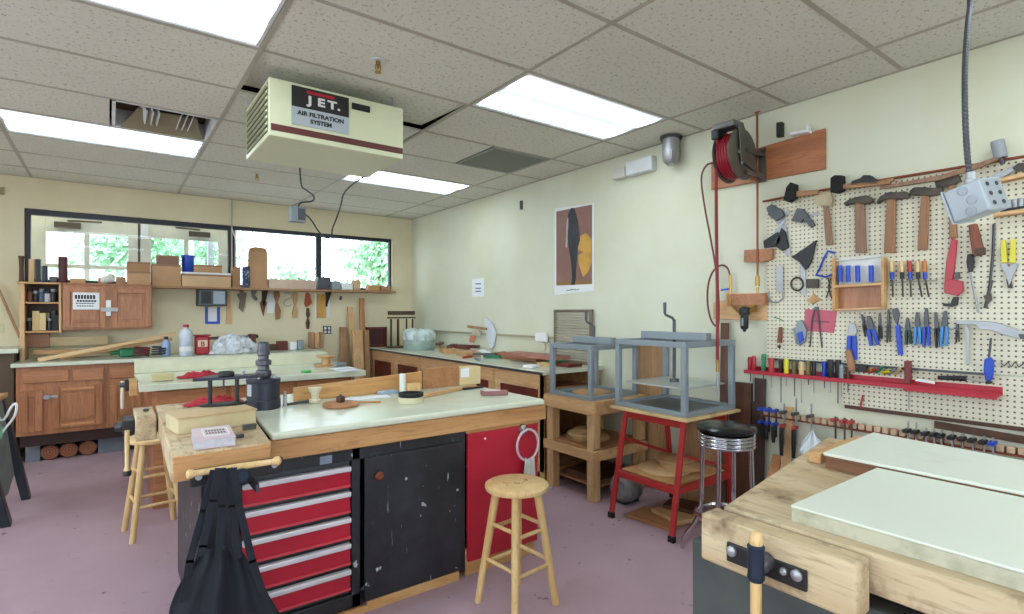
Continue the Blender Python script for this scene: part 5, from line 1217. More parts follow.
# clamp rack
y = 6.6; T = thing('clamp_rack', 'dark wooden rack with upright posts standing in the back corner', 'rack', (YP(402,340,y).x, y, R))
M_rk = wood('rack_brown', (92,68,48), (66,48,34), 'Z')
r0, r1 = YP(388.5,312,y), YP(415,312,y)
MB().box(r0.x, r1.x, y, y+.03, YP(400,315,y).z, YP(400,311,y).z).build('top_rail', M_rk, T, bevel=.003)
MB().box(r0.x, r1.x-.0, y-.02, y+.05, YP(400,318,y).z-.005, YP(400,317,y).z).build('lower_rail', M_rk, T, bevel=.003)
MB().box(YP(389,344,y).x, YP(404,344,y).x, y-.06, y+.1, R, R+.02).build('base', M_rk, T, bevel=.003)
for u, w_ in ((391.5,.018),(398.5,.026),(407,.014),(413,.014)):
    x = YP(u,330,y).x; MB().box(x-w_/2, x+w_/2, y, y+.025, R+.021, YP(400,318.5,y).z-.006).build('post', M_rk, T, bevel=.002)
# bucket wrapped in plastic
c = ZP(419, 350, R); c.z = R; c += Vector((.04,.08,0))
rr = .19
T = thing('plastic_wrapped_bucket', 'round bucket wrapped in cloudy plastic on the wall worktop', 'bucket', c)
MB().lathe([(rr*.96,0),(rr,.01),(rr,.2),(rr*.97,.21)], c, n=36).build('bucket_body', paint('grey_green_bucket', (150,170,162), .35, c2=(176,196,190), vs=8), T, smooth=True)
def wrap(s_, t):
    a = 2*PI*s_; r = rr*(1.03+.05*math.sin(a*9+t*4)+.03*math.sin(a*17)); 
    if t < .55: return c+Vector((r*math.cos(a), r*math.sin(a), .12+.10*t/.55))
    k = (t-.55)/.45; return c+Vector((r*(1-k*.9)*math.cos(a), r*(1-k*.9)*math.sin(a), .22+.03*math.sin(k*PI)*(1+.6*math.sin(a*7+k*4))))
MB().grid(wrap, 54, 12).build('plastic_wrap', paint('cloudy_wrap', (200,214,214), .2, c2=(160,178,178), vs=10), T, smooth=True, solid=.002)
# wood scraps and tools
random.seed(11)
def scrap(u, v, L_, w_, h_, rot, mat, lab, z=R, name='wood_offcut', cat='wood offcut'):
    q = ZP(u, v, z); tag(MB().obox((q.x, q.y, z+h_/2), (L_, w_, h_), rot).build(name, mat, bevel=.002), lab, cat, 'offcuts and tools on the wall worktop')
scrap(447,352,.42,.14,.05,1.2,M_pine,'pale pine offcut flat on the worktop right of the wrapped bucket')
scrap(452,347,.40,.07,.03,.9,M_walnutX,'dark offcut lying across the pale one near the bucket', R+.052)
scrap(462,349,.30,.05,.03,1.5,M_redbrown,'short red brown stick on the pale offcut near the bucket', R+.051)
scrap(468,356,.36,.16,.055,1.35,wood('tan_offcut', (192,156,112), (170,132,88), 'Y'),'wide tan offcut in the middle of the wall worktop')
scrap(484,353,.24,.04,.04,.7,M_dsteel,'dark steel bar on the wall worktop by the clamps', R,'steel_bar','bar')
scrap(499,350,.22,.03,.03,2.1,M_redwood,'red handled tool lying crosswise on the wall worktop', R+.042,'hand_tool','tool')
scrap(492,358,.20,.04,.03,1.9,M_green,'dark green handled tool near the front of the wall worktop', R,'hand_tool','tool')
scrap(508,354,.22,.04,.03,1.2,M_black,'black handled tool lying next to the long brown planks', R,'hand_tool','tool')
scrap(520,359,.70,.20,.05,1.62,M_midwoodY,'thick tan plank at the bottom of the plank pile on the wall worktop')
scrap(535,357,.72,.22,.03,1.6,wood('rosy', (176,120,104), (150,96,84), 'Y'),'long rosy plank on top of the plank pile on the wall worktop', R+.052)
scrap(566,366,.24,.16,.028,1.55,M_redbrown,'dark red board at the near end of the plank pile', R+.001)
scrap(544,366,.14,.07,.03,1.4,M_pale,'small pale block near the worktop corner', R)
scrap(557,362,.26,.05,.02,1.57,M_green,'thin green edged board near the end of the wall worktop', R+.001)
q = Vector((3.28, 4.95, R)); T = tag(MB().grid(lambda s_, t: Vector((q.x+.16*(s_-.5), q.y+.30*(t-.5), R+.0015+.05*math.sin(s_*PI)*math.sin(t*PI)*(1+.4*math.sin(s_*14+t*9)))), 16, 16).build('crumpled_paper', M_paper, solid=.002), 'crumpled white paper behind the tools on the wall worktop', 'paper')

for i, (x, y, l_, w_, h_, r_, mt, nm, lb, ct) in enumerate((
    (3.12,5.62,.34,.05,.03,.9,M_walnutX,'wood_offcut','dark stick lying between the wrapped bucket and the pine offcuts','wood offcut'),
    (3.30,5.35,.40,.05,.035,1.9,M_redbrown,'wood_offcut','dark red stick against the wall behind the pine offcuts','wood offcut'),
    (2.98,4.74,.26,.025,.025,.5,M_redwood,'hand_tool','red handled tool nearest the front edge of the wall worktop','tool'),
    (3.08,4.62,.24,.03,.025,2.4,M_dsteel,'hand_tool','dark steel tool crossing the red handled ones on the wall worktop','tool'),
    (3.12,4.90,.20,.025,.06,1.1,M_red,'hand_clamp','bright red clamp standing in the tool jumble on the wall worktop','clamp'),
    (2.87,4.42,.16,.03,.025,1.2,M_grey,'hand_tool','grey tool beside the long plank pile on the wall worktop','tool'),
    (3.30,4.66,.20,.03,.05,.4,M_black,'hand_tool','black tool near the wall behind the red clamp','tool'),
    (2.90,3.62,.12,.10,.02,.3,M_paper,'paper_pad','white pad near the front corner of the wall worktop','paper'))):
    zo = (.083,.057,0,.027,0,0,.0,0)[i]; tag(MB().obox((x,y,R+zo+h_/2), (l_,w_,h_), r_).build(nm, mt, bevel=.003), lb, ct, 'offcuts and tools on the wall worktop')
# left foreground tool stand
za_ = .80
p0 = ZP(22, 398, za_)
T = thing('tool_bench_stand', 'grey black tool stand with wooden top cut by the left photo edge', 'stand', (-.75, 5.0, 0))
MB().quadbox([(-1.3,4.45,za_-.03),(-.62,4.45,za_-.03),(-.58,5.25,za_-.03),(-1.3,5.25,za_-.03),(-1.3,4.45,za_),(-.62,4.45,za_),(-.58,5.25,za_),(-1.3,5.25,za_)]).build('wooden_top', M_pine, T, bevel=.004)
for (xt, yt, xf, yf_) in ((-.66,4.52,-.53,4.78*.99),(-.62,5.2,-.49,5.33),(-1.2,4.52,-1.35,4.75),(-1.2,5.2,-1.35,5.3)):
    MB().bar((xt,yt,za_-.031),(xf,yf_,.0), .07, .05, (1,0,0)).build('leg', paint('dark_slate', (44,52,60), .4), T, bevel=.004)
MB().prism([(-.63,4.62,za_-.04),(-.60,5.15,za_-.04),(-.545,5.22,.22),(-.56,5.05,.12),(-.57,4.80,.16)], (-.02,0,0)).build('side_panel', paint('slate_panel', (120,134,132), .5, c2=(90,104,104)), T)
c = YP(5, 385, 4.9)
G_ = thing('bench_grinder', 'black bench grinder wheel guard on the stand at the left photo edge', 'grinder', (c.x, 4.9, za_+.001))
MB().lathe([(.11,-.03),(.12,-.02),(.12,.02),(.11,.03)], (-.72,4.95,za_+.155), (1,0,0), 28).build('wheel_guard', M_black, G_, smooth=True)
MB().lathe([(.095,.031),(.095,.036)], (-.72,4.95,za_+.155), (1,0,0), 28).build('guard_rim', M_steel, G_, smooth=True)
MB().lathe([(.07,0),(.08,.02),(.08,.18),(.07,.2)], (-.96,4.95,za_+.12), (1,0,0), 24).build('motor', M_dsteel, G_, smooth=True)
MB().box(-.97,-.70,4.88,5.02,za_+.001,za_+.05).build('foot', M_black, G_, bevel=.004)
q = YP(12, 398, 4.7)
tag(MB().ball((-.69,4.62,za_+.03), (.05,.03,.028), 12, 8).build('blue_sponge', M_blue, smooth=True), 'blue sponge on the wooden top at the left photo edge', 'sponge')
tag(MB().tube([(-.66,4.68,za_+.02),(-.60,4.68,za_+.03),(-.575,4.66,za_-.05),(-.54,4.66,za_-.13),(-.50,4.66,za_-.02),(-.47,4.64,za_+.0),(-.48,4.64,za_-.09),(-.53,4.64,za_-.16),(-.55,4.64,za_-.2)], .007, smooth=2).build('white_lead', M_paper, smooth=True), 'white power cord looping down from the stand at the left photo edge', 'cord')
tag(MB().ball((-.575,4.60,za_-.12), (.03,.03,.06), 8, 6).ball((-.56,4.64,za_-.18), (.025,.03,.05), 8, 6).build('green_gloves', paint('pale_green_cloth', (130,190,160), .9)), 'pale green cloth hanging on the side of the stand at the left edge', 'cloth')
tag(MB().bar(YP(4,345,6.9), YP(17,338,6.95), .05, .02).build('dummy', M_pine), '', '') if False else None
q0, q1 = YP(-4,283,6.99), YP(20,338,6.99)
tag(MB().bar(q0, q1, .02, .03, (0,1,0)).build('plank', M_midwood, bevel=.002), 'thin brown plank leaning diagonally at the far left of the back wall', 'plank')
tag(MB().box(XL+.01, YP(19,350,6.55).x, 6.5, YB-.01, YP(8,349,6.5).z-.04, YP(8,349,6.5).z).build('side_shelf', M_white, bevel=.004), 'white shelf top at the far left beside the back worktop', 'shelf')
tag(MB().box(XL+.02, YP(17,350,6.55).x-.02, 6.56, YB-.02, 0, YP(8,349,6.5).z-.041).build('side_cupboard', paint('cupboard_brown', (90,74,56), .7), bevel=.004), 'brown cupboard under the white shelf at the far left', 'cupboard')  # plain brown cupboard colour
# ---------------- right wall: pegboards ----------------
PF = .012      # front face of the pegboard, metres off the wall
def wy(u, v=300, off=0): return W(u, v, off).y
def wzz(u, v, off=0): return W(u, v, off).z
tag(MB().box(XW-PF, XW-.001, -.5, wy(768,280), 1.075, 2.108).build('pegboard', M_peg), 'large cream perforated tool board covering the upper right wall', 'pegboard')
tag(MB().box(XW-PF, XW-.001, -.5, wy(843,400), .835, 1.068).build('pegboard', M_peg), 'lower strip of cream perforated board under the red tool shelf', 'pegboard')
tag(MB().box(XW-.02, XW-.0005, -.5, wy(846,404), .815, .834).build('wall_batten', M_walnut), 'dark batten along the bottom edge of the lower perforated board', 'batten')
tag(MB().box(XW-.03, XW-PF-.0005, .72, wy(770,355), 1.066, 1.078).build('magnetic_bar', M_dsteel), 'long thin dark magnetic bar above the red tool shelf', 'magnetic bar')

def wp(name, pts, mat, parent, off=.014, th=.015, bevel=.0015):
    P = [W(u, v, off+th) for u, v in pts]
    return MB().prism(P, (th, 0, 0)).build(name, mat, parent, bevel=bevel)
def wc(name, pts, r, mat, parent, off=.03, smooth=True, n=12):
    P = [W(p[0], p[1], p[2] if len(p) > 2 else off) for p in pts]
    return MB().tube(P, r, n).build(name, mat, parent, smooth=smooth)
def wr(u0, v0, u1, v1): return [(u0,v1),(u1,v1),(u1,v0),(u0,v0)]
def wt(name, u, v, lab, cat, group=None, off=.03): return thing(name, lab, cat, W(u, v, off), 0, group)
def handle_poly(u0, v0, u1, v1, w0, w1, wm=None):
    """tapering handle outline from (u0,v0) to (u1,v1), widths in pixels"""
    d = Vector((u1-u0, v1-v0)); L_ = d.length; d /= L_; n = Vector((-d.y, d.x)); wm = wm or (w0+w1)/2
    S = [(0,w0),(.33,wm),(.67,(wm+w1)/2),(1,w1)]
    A = [(u0+d.x*L_*s_+n.x*w_/2, v0+d.y*L_*s_+n.y*w_/2) for s_, w_ in S]; B_ = [(u0+d.x*L_*s_-n.x*w_/2, v0+d.y*L_*s_-n.y*w_/2) for s_, w_ in S]
    return A+B_[::-1]
M_hw = wood('hammer_handle', (168,124,88), (132,92,62), 'Z')
M_hw2 = wood('worn_handle', (160,124,96), (120,90,70), 'Z')
M_iron = paint('tool_iron', (70,66,62), .5, .6, c2=(96,84,74))
# hammers
HG = 'hammers hanging on the tool board'
def hammer(lab, head, h0, h1, w0, w1, hm=M_hw, headm=M_iron, nm='hammer'):
    T = wt(nm, *h0, lab, 'hammer', HG)
    wp('head', head, headm, T, .03, .028, .004); wp('handle', handle_poly(*h0, *h1, w0, w1), hm, T, .032, .02, .004); return T
hammer('pale headed hide mallet, leftmost hammer hanging on the tool board', [(813,195),(820,191),(830,192),(832,199),(831,206),(822,206),(814,203)], (825,203), (829,245), 5, 7, M_hw2, paint('rawhide', (196,182,152), .9, c2=(160,142,110)), 'mallet')
hammer('claw hammer with square ended brown handle right of the pale hide mallet', [(843,203),(849,199),(856,197),(866,195),(872,198),(873,202),(866,204),(856,203),(850,204),(845,206)], (859,200), (860.5,253), 9, 11, M_hw2)
hammer('claw hammer with thick brown handle above the amber handled chisels', [(876,202),(880,196),(888,192),(898,192),(904,191),(909,193),(908,198),(900,199),(890,199),(882,200),(877,204)], (891,196), (889,253), 8, 11)
hammer('claw hammer with the widest handle left of the grey electrical box', [(909,191),(914,187),(924,187),(934,188),(941,186),(943,190),(940,194),(930,196),(918,195),(911,195)], (925,192), (922,250), 8, 10)
hammer('hammer partly hidden behind the grey electrical box', [(934,181),(942,177),(952,173),(958,174),(960,180),(955,184),(944,187),(936,187)], (951,182), (953,238), 6, 8)
T = wt('wooden_mallet', 976, 240, 'brown wooden handle hanging right below the grey electrical box', 'handle', HG); wp('handle', handle_poly(972,224,978,254,8,12), wood('red_handle', (146,84,56), (112,62,44), 'Z'), T, .03, .03, .004); wp('ferrule', [(974,249),(984,247),(984,254),(975,256)], M_walnut, T, .028, .036, .003)
# mallets and bars stored over the copper pipe
tag(MB().tube([W(763,201.5,.04), W(815,191.5,.045), W(870,182,.045), W(950,169,.045), W(1024,156.5,.045), XP(1060,151,XW-.045)], .0075).build('copper_pipe', M_copper, smooth=True), 'copper pipe running along the top edge of the tool board', 'pipe')
T = thing('copper_air_pipe', 'vertical copper air pipe dropping from the ceiling through the wooden board', 'pipe', W(757,300,.05))
wc('pipe', [(757,112,.05),(757.5,200,.05),(757.5,278,.05)], .007, M_copper, T); wc('union', [(757.5,276,.05),(757.5,286,.05)], .013, M_brass, T, n=6); wc('lower_pipe', [(757.5,287,.05),(757,300,.05),(752,307,.055),(747,308,.06)], .008, M_brass, T); wc('elbow', [(755,112,.05),(760,110.5,.05)], .010, M_copper, T)
for (lab, hp, hd, rm) in (('black rubber mallet with dark red handle resting on the copper pipe', [(783,200),(786,187),(790,182),(795,184),(795,197),(788,202)], [(795,191),(818,189.5),(818,194),(795,197)], M_rubber),
        ('square black rubber mallet head resting on the copper pipe above the hide mallet', [(830,192),(830,178),(834,175),(842,175),(842,190),(836,193)], [(842,184),(890,180),(890,184),(842,189)], M_rubber)):
    T = wt('rubber_mallet', *hp[0], lab, 'mallet', off=.05); wp('head', hp, rm, T, .055, .05, .004); wp('handle', hd, M_hw, T, .07, .02, .003)
T = wt('black_hammer', 865, 180, 'low black iron hammer lying on the copper pipe above the claw hammers', 'hammer', off=.05); wp('head', [(849,186),(852,181),(860,178),(863,175),(870,175),(874,178),(878,180),(877,184),(862,185)], M_black, T, .055, .035, .003); wp('handle', [(878,181),(893,178),(893,181),(878,184)], M_hw, T, .06, .02)
wpb = wp('wooden_bar', [(880,186),(940,175),(978,163),(1000,155),(1002,158),(978,168),(940,180),(880,189)], M_hw2, None, .056, .02); tag(wpb, 'long brown wooden handle lying along the copper pipe behind the cable', 'handle')
T = wt('brush', 999, 150, 'grey cylinder brush standing above the copper pipe at the right', 'brush', off=.05); wc('body', [(997,141,.06),(1001,158,.06)], .026, paint('grey_roll', (150,156,160), .6), T); wc('rod', [(1001,157,.06),(1003,164,.06)], .01, M_dsteel, T)
# squares and clamps, left columns
SG = 'squares and measuring tools at the left of the tool board'
def square(lab, blade, head, hm=M_dsteel, bm=M_steel, nm='combination_square'):
    T = wt(nm, *blade[0], lab, 'square', SG)
    wp('blade', blade, bm, T, .020, .003, 0); wp('stock', head, hm, T, .024, .016, .002); return T
square('combination square with dark head at the top left of the tool board', [(775,222),(788,209),(791,211),(778,225)], [(766,208),(771,204),(782,210),(784,216),(776,221),(769,216)])
square('steel try square crossing the dark headed squares', [(771,238),(783,218),(786,220),(775,240)], [(763,241),(777,232),(781,238),(778,246),(764,248)], M_black)
square('black square with triangular head below the try square', [(782,226),(786,224),(791,254),(786,256)], [(775,246),(781,228),(785,232),(788,247),(782,251)], M_black)
square('dark protractor head right of the topmost combination square', [(806,215),(819,212),(819,214),(806,217)], [(791,221),(797,208),(803,209),(808,216),(815,225),(811,228),(803,219),(801,223)])
square('wedge shaped dark square with pale blade in the middle of the left column', [(800,255),(805,248),(806,294),(801,294)], [(791,257),(803,249),(816,240),(811,262),(805,270),(799,262)], M_black)
T = wt('ring_clamp', 797, 283, 'small dark ring clamp under the wedge shaped square', 'clamp', SG)
MB().tube([W(797+6*math.cos(2*PI*k/16), 284+6.5*math.sin(2*PI*k/16), .026) for k in range(16)], .006, closed=True).build('ring', M_iron, T, smooth=True)
wp('screw_block', wr(806,279,818,288), M_iron, T, .02, .02)
T = wt('caliper', 776, 285, 'long silver caliper with round lower jaw hanging left on the tool board', 'caliper', SG)
wp('body', [(776,266),(783,266),(783,292),(776,292)], M_steel, T, .02, .006)
MB().tube([W(u,v,.024) for u,v in ((783,292),(783,298),(778,302.5),(772,302),(768,296),(769,291))], .0055).build('jaw', M_steel, T, smooth=True)
T = wt('c_clamp', 825, 265, 'bright blue C clamp hanging beside the blue handled chisel rack', 'clamp', SG)
MB().tube([W(u,v,.03) for u,v in ((835,253),(828,251),(824,258),(819,270),(816,275),(826,277),(833,274))], .0065).build('frame', M_blue, T, smooth=True)
wc('screw', [(834,252,.03),(836,262,.03)], .004, M_steel, T)
T = wt('pincers', 829, 288, 'small dark pincers hanging under the blue C clamp', 'pliers', SG); MB().tube([W(u,v,.024) for u,v in ((828,278),(830,287),(826,298))], .004).tube([W(u,v,.03) for u,v in ((831,278),(828,287),(832,299))], .004).build('arms', M_iron, T, smooth=True)
T = wt('wooden_ornament', 813, 298, 'small tan wooden star hook above the pink paper', 'hook'); wp('star', [(806,300),(811,297),(813,293),(816,297),(821,299),(816,302),(812,304)], M_pine, T, .014, .014)
tag(wp('pink_paper', [(805,309),(837,311),(834,333),(804,331)], paint('pink_paper', (206,110,126), .8), None, PF+.001, .002, 0), 'pink paper sheet pinned to the tool board behind the dividers', 'paper')
T = wt('dividers', 815, 320, 'steel dividers hanging in front of the pink paper', 'dividers')
MB().tube([W(u,v,.024) for u,v in ((815,308),(812,320),(810,347))], .0045).tube([W(u,v,.024) for u,v in ((817,308),(819,322),(822,348))], .0045).tube([W(u,v,.022) for u,v in ((812,321),(829,322))], .0025).lathe([(.012,0),(.012,.012)], W(816,308.5,.034), (1,0,0)).build('legs', M_dsteel, T, smooth=True)
T = wt('marking_awl', 779, 337, 'small wooden handled awl with round tip hanging low on the left', 'awl'); wp('handle', handle_poly(780,327,779,343,3,4.5), paint('awl_brown', (130,74,54), .5), T, .02, .014, .003); MB().ball(W(779,346.5,.026), .011).build('knob', M_walnut, T, smooth=True)
T = wt('hook', 778, 318, 'tiny green hook high above the small awl', 'hook'); wc('wire', [(774,317.5,.02),(780,319,.022),(783,321,.022)], .003, M_green, T)
T = wt('spring_clamp', 798, 333, 'silver spring clamp with blue jaws left of the pink paper', 'clamp'); wp('jaws', [(791,329),(796,327),(797,321),(801,320),(806,329),(805,341),(799,346),(795,343),(795,335)], M_grey, T, .02, .02); wp('grips', [(797,333),(802,331),(804,340),(799,344)], M_blue, T, .041, .004); wc('arm', [(793,328,.05),(796,344,.05)], .004, M_steel, T)
# blue handled chisels in a wooden rack
T = wt('chisel_rack', 858, 285, 'pine rack with white panel holding four blue handled chisels', 'rack')
wp('back_panel', [(834,285),(881,281),(881,255),(834,259)], paint('rack_white', (236,238,236), .5), T, PF+.001, .004, 0)
wp('lower_panel', [(834,311),(881,309),(881,283),(834,287)], M_oak, T, PF+.001, .01)
wp('shelf', [(832,288),(883,285),(883,282.5),(832,285.5)], M_pineY, T, PF+.012, .05)
wp('shelf', [(834,311),(884,309),(884,307),(834,309)], M_pineY, T, PF+.012, .045)
wp('side_board', [(881,309),(884,309),(884,257),(881,257)], M_pine, T, PF+.012, .05)
wp('side_board', [(832,311),(835,311),(835,258),(832,258)], M_pine, T, PF+.012, .05)
wc('top_rod', [(834,261,.05),(881,256.5,.05)], .006, paint('white_rod', (226,226,220), .4), T)
for i, u in enumerate((840,848,857.6,871)):
    T = wt('chisel', u, 275, '%s of the four blue handled chisels in the pine rack' % ('first from the left','second from the left','third from the left','rightmost')[i], 'chisel', 'blue handled chisels', .06)
    wc('handle', [(u,265.5,.055),(u+.3,282,.055)], .0125, M_blue, T); wc('blade', [(u+.3,282.3,.055),(u+.4,284,.055)], .005, M_steel, T)
# amber handled chisels
wb = tag(wp('tool_strip', [(886,283),(936,281),(936,279.5),(886,281.5)], M_tbar, None, PF+.001, .02), 'thin metal strip holding the amber handled chisels', 'tool holder')
for i, (u, h_, col) in enumerate(((891,M_pale,'amber'),(901,M_pale,'pale'),(909,M_redwood,'red'),(917,M_pale,'clear'),(924,M_orange,'brown'))):
    T = wt('chisel', u, 270, '%s handled chisel, number %s from the left in the hanging row of five' % (col, ('one','two','three','four','five')[i]), 'chisel', 'row of five hanging chisels')
    wc('handle', [(u,261,.04),(u+1,272,.04)], .011, h_, T); wc('ferrule', [(u+1,272.2,.04),(u+1.3,279,.04)], .010, (M_blue if i%2 == 0 else M_black), T); wc('blade', [(u+1.4,279.2,.04),(u+(2 if i < 3 else 5),297,.04)], .0045, M_iron, T, n=6)
# pipe wrench
T = wt('pipe_wrench', 950, 270, 'large red pipe wrench hanging below the grey electrical box', 'wrench')
wp('handle', [(951,238),(957,240),(954,270),(952,285),(944,284),(946,262)], M_red, T, .03, .02, .003)
wp('jaw_frame', [(944,282),(951,279),(962,281),(963,291),(957,296),(944,293)], M_red, T, .028, .028, .003)
wp('hook_jaw', [(942,303),(950,304),(953,297),(958,297),(957,305),(950,307),(943,306)], M_black, T, .03, .02, .002)
wp('knurl', wr(955,272,959,279), M_dsteel, T, .03, .024)
T = wt('screwdriver', 969, 262, 'black handled long screwdriver hanging right of the red pipe wrench', 'screwdriver'); wp('handle', [(967,254),(972,254),(974,262),(972,272),(968,272),(966,262)], M_black, T, .02, .022, .004); wc('shaft', [(970,272.5,.03),(978.5,313,.03)], .0045, M_steel, T, n=8)
T = wt('file', 991, 260, 'long thin dark file hanging left of the yellow handled pliers', 'file'); wc('blade', [(994,224,.024),(993,255,.024),(990,285,.024),(985,308,.024)], .006, M_dsteel, T, n=6)
T = wt('snips', 1009, 262, 'tin snips with bright yellow grips hanging at the right', 'snips')
wp('grip', handle_poly(1003,240,1004,263,5,6), M_yellow, T, .03, .016, .003); wp('grip', handle_poly(1013,239,1012,263,5,6), M_yellow, T, .03, .016, .003); wp('blades', [(1000,264),(1006,262),(1009,267),(1014,262),(1018,264),(1013,276),(1009,286),(1006,276)], M_steel, T, .026, .012)
T = wt('open_wrench', 990, 290, 'small dark hooked wrench hanging below the yellow snips', 'wrench'); wc('shank', [(992,280,.02),(988,296,.02),(986,307,.02)], .006, M_iron, T, n=8); wp('jaw', [(983,296),(991,293),(992,300),(987,303)], M_iron, T, .026, .01)
tag(wp('hex_hook', [(1006,279),(1011,281),(1012,288),(1008,288)], M_iron, None, PF+.002, .02), 'short dark tool under the yellow snips at the right edge', 'tool')
# small shelves at right
for (v0, v1, v2, v3, lab, z) in ((184,173,180.5,169.5,'upper short pine ledge on the tool board right of the electrical box',0),(217,210,213,206,'lower short pine ledge right of the electrical box holding sockets',1)):
    tag(wp('pine_ledge', [(990+3*z,v0),(1040,v1),(1040,v1-4),(990+3*z,v0-4)], M_pineY, None, PF+.001, .06), lab, 'ledge')
T = wt('socket_rail', 1010, 205, 'dark row of sockets on the lower short pine ledge', 'sockets'); wp('rail', [(1000,212),(1036,207),(1036,197),(1000,202)], M_black, T, PF+.004, .03)
for k in range(4): wc('socket', [(1003+k*6,209-k*.9,.05),(1003+k*6,201-k*.9,.05)], .011, M_steel, T)
T = wt('adjustable_wrench', 1005, 175, 'steel adjustable wrench lying on the upper short pine ledge', 'wrench'); wp('body', [(988,179),(996,172),(1004,171),(1012,166),(1026,163),(1026,168),(1012,172),(1003,177),(992,182)], M_steel, T, .04, .014); wp('jaw', [(1012,168),(1018,163),(1030,162),(1030,168),(1016,172)], M_iron, T, .056, .012)
# row of pliers
PGp = 'pliers hanging in a row on the tool board'
def pliers(u0, v0, u1, v1, w_, grip, lab, jaws=.4, dark=M_dsteel, nm='pliers', cat='pliers'):
    """hanging pliers: nose at the top, two grips below"""
    T = wt(nm, (u0+u1)/2, (v0+v1)/2, lab, cat, PGp)
    um, vm = u0+(u1-u0)*jaws, v0+(v1-v0)*jaws
    wp('jaws', [(u0-w_*.16,v0),(u0+w_*.16,v0),(um+w_*.36,vm-2),(um+w_*.25,vm+2),(um-w_*.25,vm+2),(um-w_*.36,vm-2)], dark, T, .02, .014, .002)
    wp('grip', handle_poly(um-w_*.24,vm+1,u1-w_*.34,v1,w_*.3,w_*.3,w_*.42), grip, T, .02, .016, .003)
    wp('grip', handle_poly(um+w_*.24,vm+1,u1+w_*.34,v1-1,w_*.3,w_*.3,w_*.42), grip, T, .02, .016, .003)
    return T
T = wt('locking_pliers', 852, 340, 'locking pliers with silver head and blue grips at the left of the plier row', 'pliers', PGp)
wp('head', [(848,328),(851,323),(855,324),(857,331),(855,336),(848,336)], M_steel, T, .02, .016, .003); wp('grip', handle_poly(849,336,848,352,4,4.5), M_blue, T, .02, .016, .003); wp('grip', handle_poly(854,336,854,360,4,5), M_blue, T, .02, .016, .003)
pliers(861,314,866,337,3.5,M_black,'thin black needle file shaped pliers next to the silver locking pliers')
pliers(868,316,874,346,10,M_blue,'first pair of blue gripped pliers from the left after the thin black one')
pliers(879,313,880,340,4,M_black,'slim dark pliers just right of the first blue gripped pair')
pliers(888,309,888,343,4,M_dsteel,'slim steel pliers left of the long blue handled tool')
T = wt('long_snips', 897, 330, 'long blue handled tool reaching lowest in the plier row', 'pliers', PGp); wp('jaws', [(892,309),(897,308),(899,314),(897,326),(893,318)], M_dsteel, T, .02, .014); wp('grip', handle_poly(897,325,900,355,4.5,5), M_blue, T, .02, .018, .003)
pliers(907,318,908,345,7,paint('dark_green_grip', (30,64,58), .5),'dark green gripped pliers in the middle of the row')
pliers(917,312,917,345,8,M_lblue,'light blue gripped pliers with wide open jaws in the row', .42)
pliers(926,308,926,347,8,M_blue,'blue gripped long nosed pliers with the highest tip in the row', .45)
pliers(935,312,938,348,6,M_black,'black handled pliers between two blue gripped pairs')
pliers(945,311,943,347,9,M_lblue,'pale blue gripped pliers at the right end of the row', .4)
pliers(957,320,957,343,4,M_iron,'short dark pliers right of the pale blue gripped pair')
tag(wc('hanging_rod', [(872,327,.018),(925,329,.018),(955,329,.018)], .0025, M_steel, None), 'thin metal rod behind the row of pliers', 'rod')
T = wt('steel_square', 968, 330, 'steel L square hanging right of the row of pliers', 'square'); wp('blade', [(966,364),(969,364),(970,330),(964,323),(966,330)], M_steel, T, .03, .003, 0); wp('stock', [(956,324),(956,320),(979,321),(979,325)], M_steel, T, .026, .012)
T = wt('locking_wrench', 1000, 330, 'large bright locking wrench sticking out at the right edge', 'wrench', off=.08)
wp('body', [(975,325),(979,321),(995,322),(1010,327),(1024,333),(1030,338),(1018,339),(1000,334),(990,330),(980,330)], M_steel, T, .07, .02, .003); wp('jaw', [(1018,334),(1032,334),(1032,340),(1020,339)], M_dsteel, T, .065, .03)
T = wt('screwdriver', 988, 370, 'thick blue handled screwdriver standing upside down on the red shelf end', 'screwdriver', off=.06); wp('handle', [(984,359),(990,357),(993,361),(993,372),(991,381),(985,381),(983,370)], M_blue, T, .05, .03, .006); wc('shaft', [(991,338,.065),(989,358,.065)], .005, M_dsteel, T); wp('cap', [(985,381.2),(991,381.2),(991,384),(985,384)], M_black, T, .05, .03, .003)
# the dark hook marks at the right edge
tag(wc('chain', [(1001,363,.02),(1004,366,.02),(1008,362,.02),(1011,367,.02),(1015,362,.02),(1019,367,.02),(1024,363,.02)], .003, M_dsteel, None), 'short dark chain of hooks on the tool board at the right edge', 'chain')

# red tool shelf
T = thing('red_tool_shelf', 'long red metal tool shelf with slots across the right wall', 'shelf', W(870,380,.05))
ya_, yb2 = wy(744,371,.075), wy(998,393,.1)
z = .975
MB().box(XW-.075, XW-PF-.0, ya_, yb2, z, z+.006).box(XW-.079, XW-.075, ya_, yb2, z-.006, z+.018).build('tray', M_red, T, bevel=.001)
MB().box(XW-.11, XW-.0795, wy(911,380), yb2, z-.004, z+.002).box(XW-.114, XW-.11, wy(911,380), yb2, z-.012, z+.008).build('wide_tray', M_red, T, bevel=.001)
wp('end_bracket', [(904,384),(910,384),(910,361),(904,361)], paint('dull_red', (120,46,44), .5), T, .05, .03)
MB().box(XW-PF-.004, XW-PF-.0005, ya_, yb2, z+.006, z+.04).build('back_plate', M_red, T)
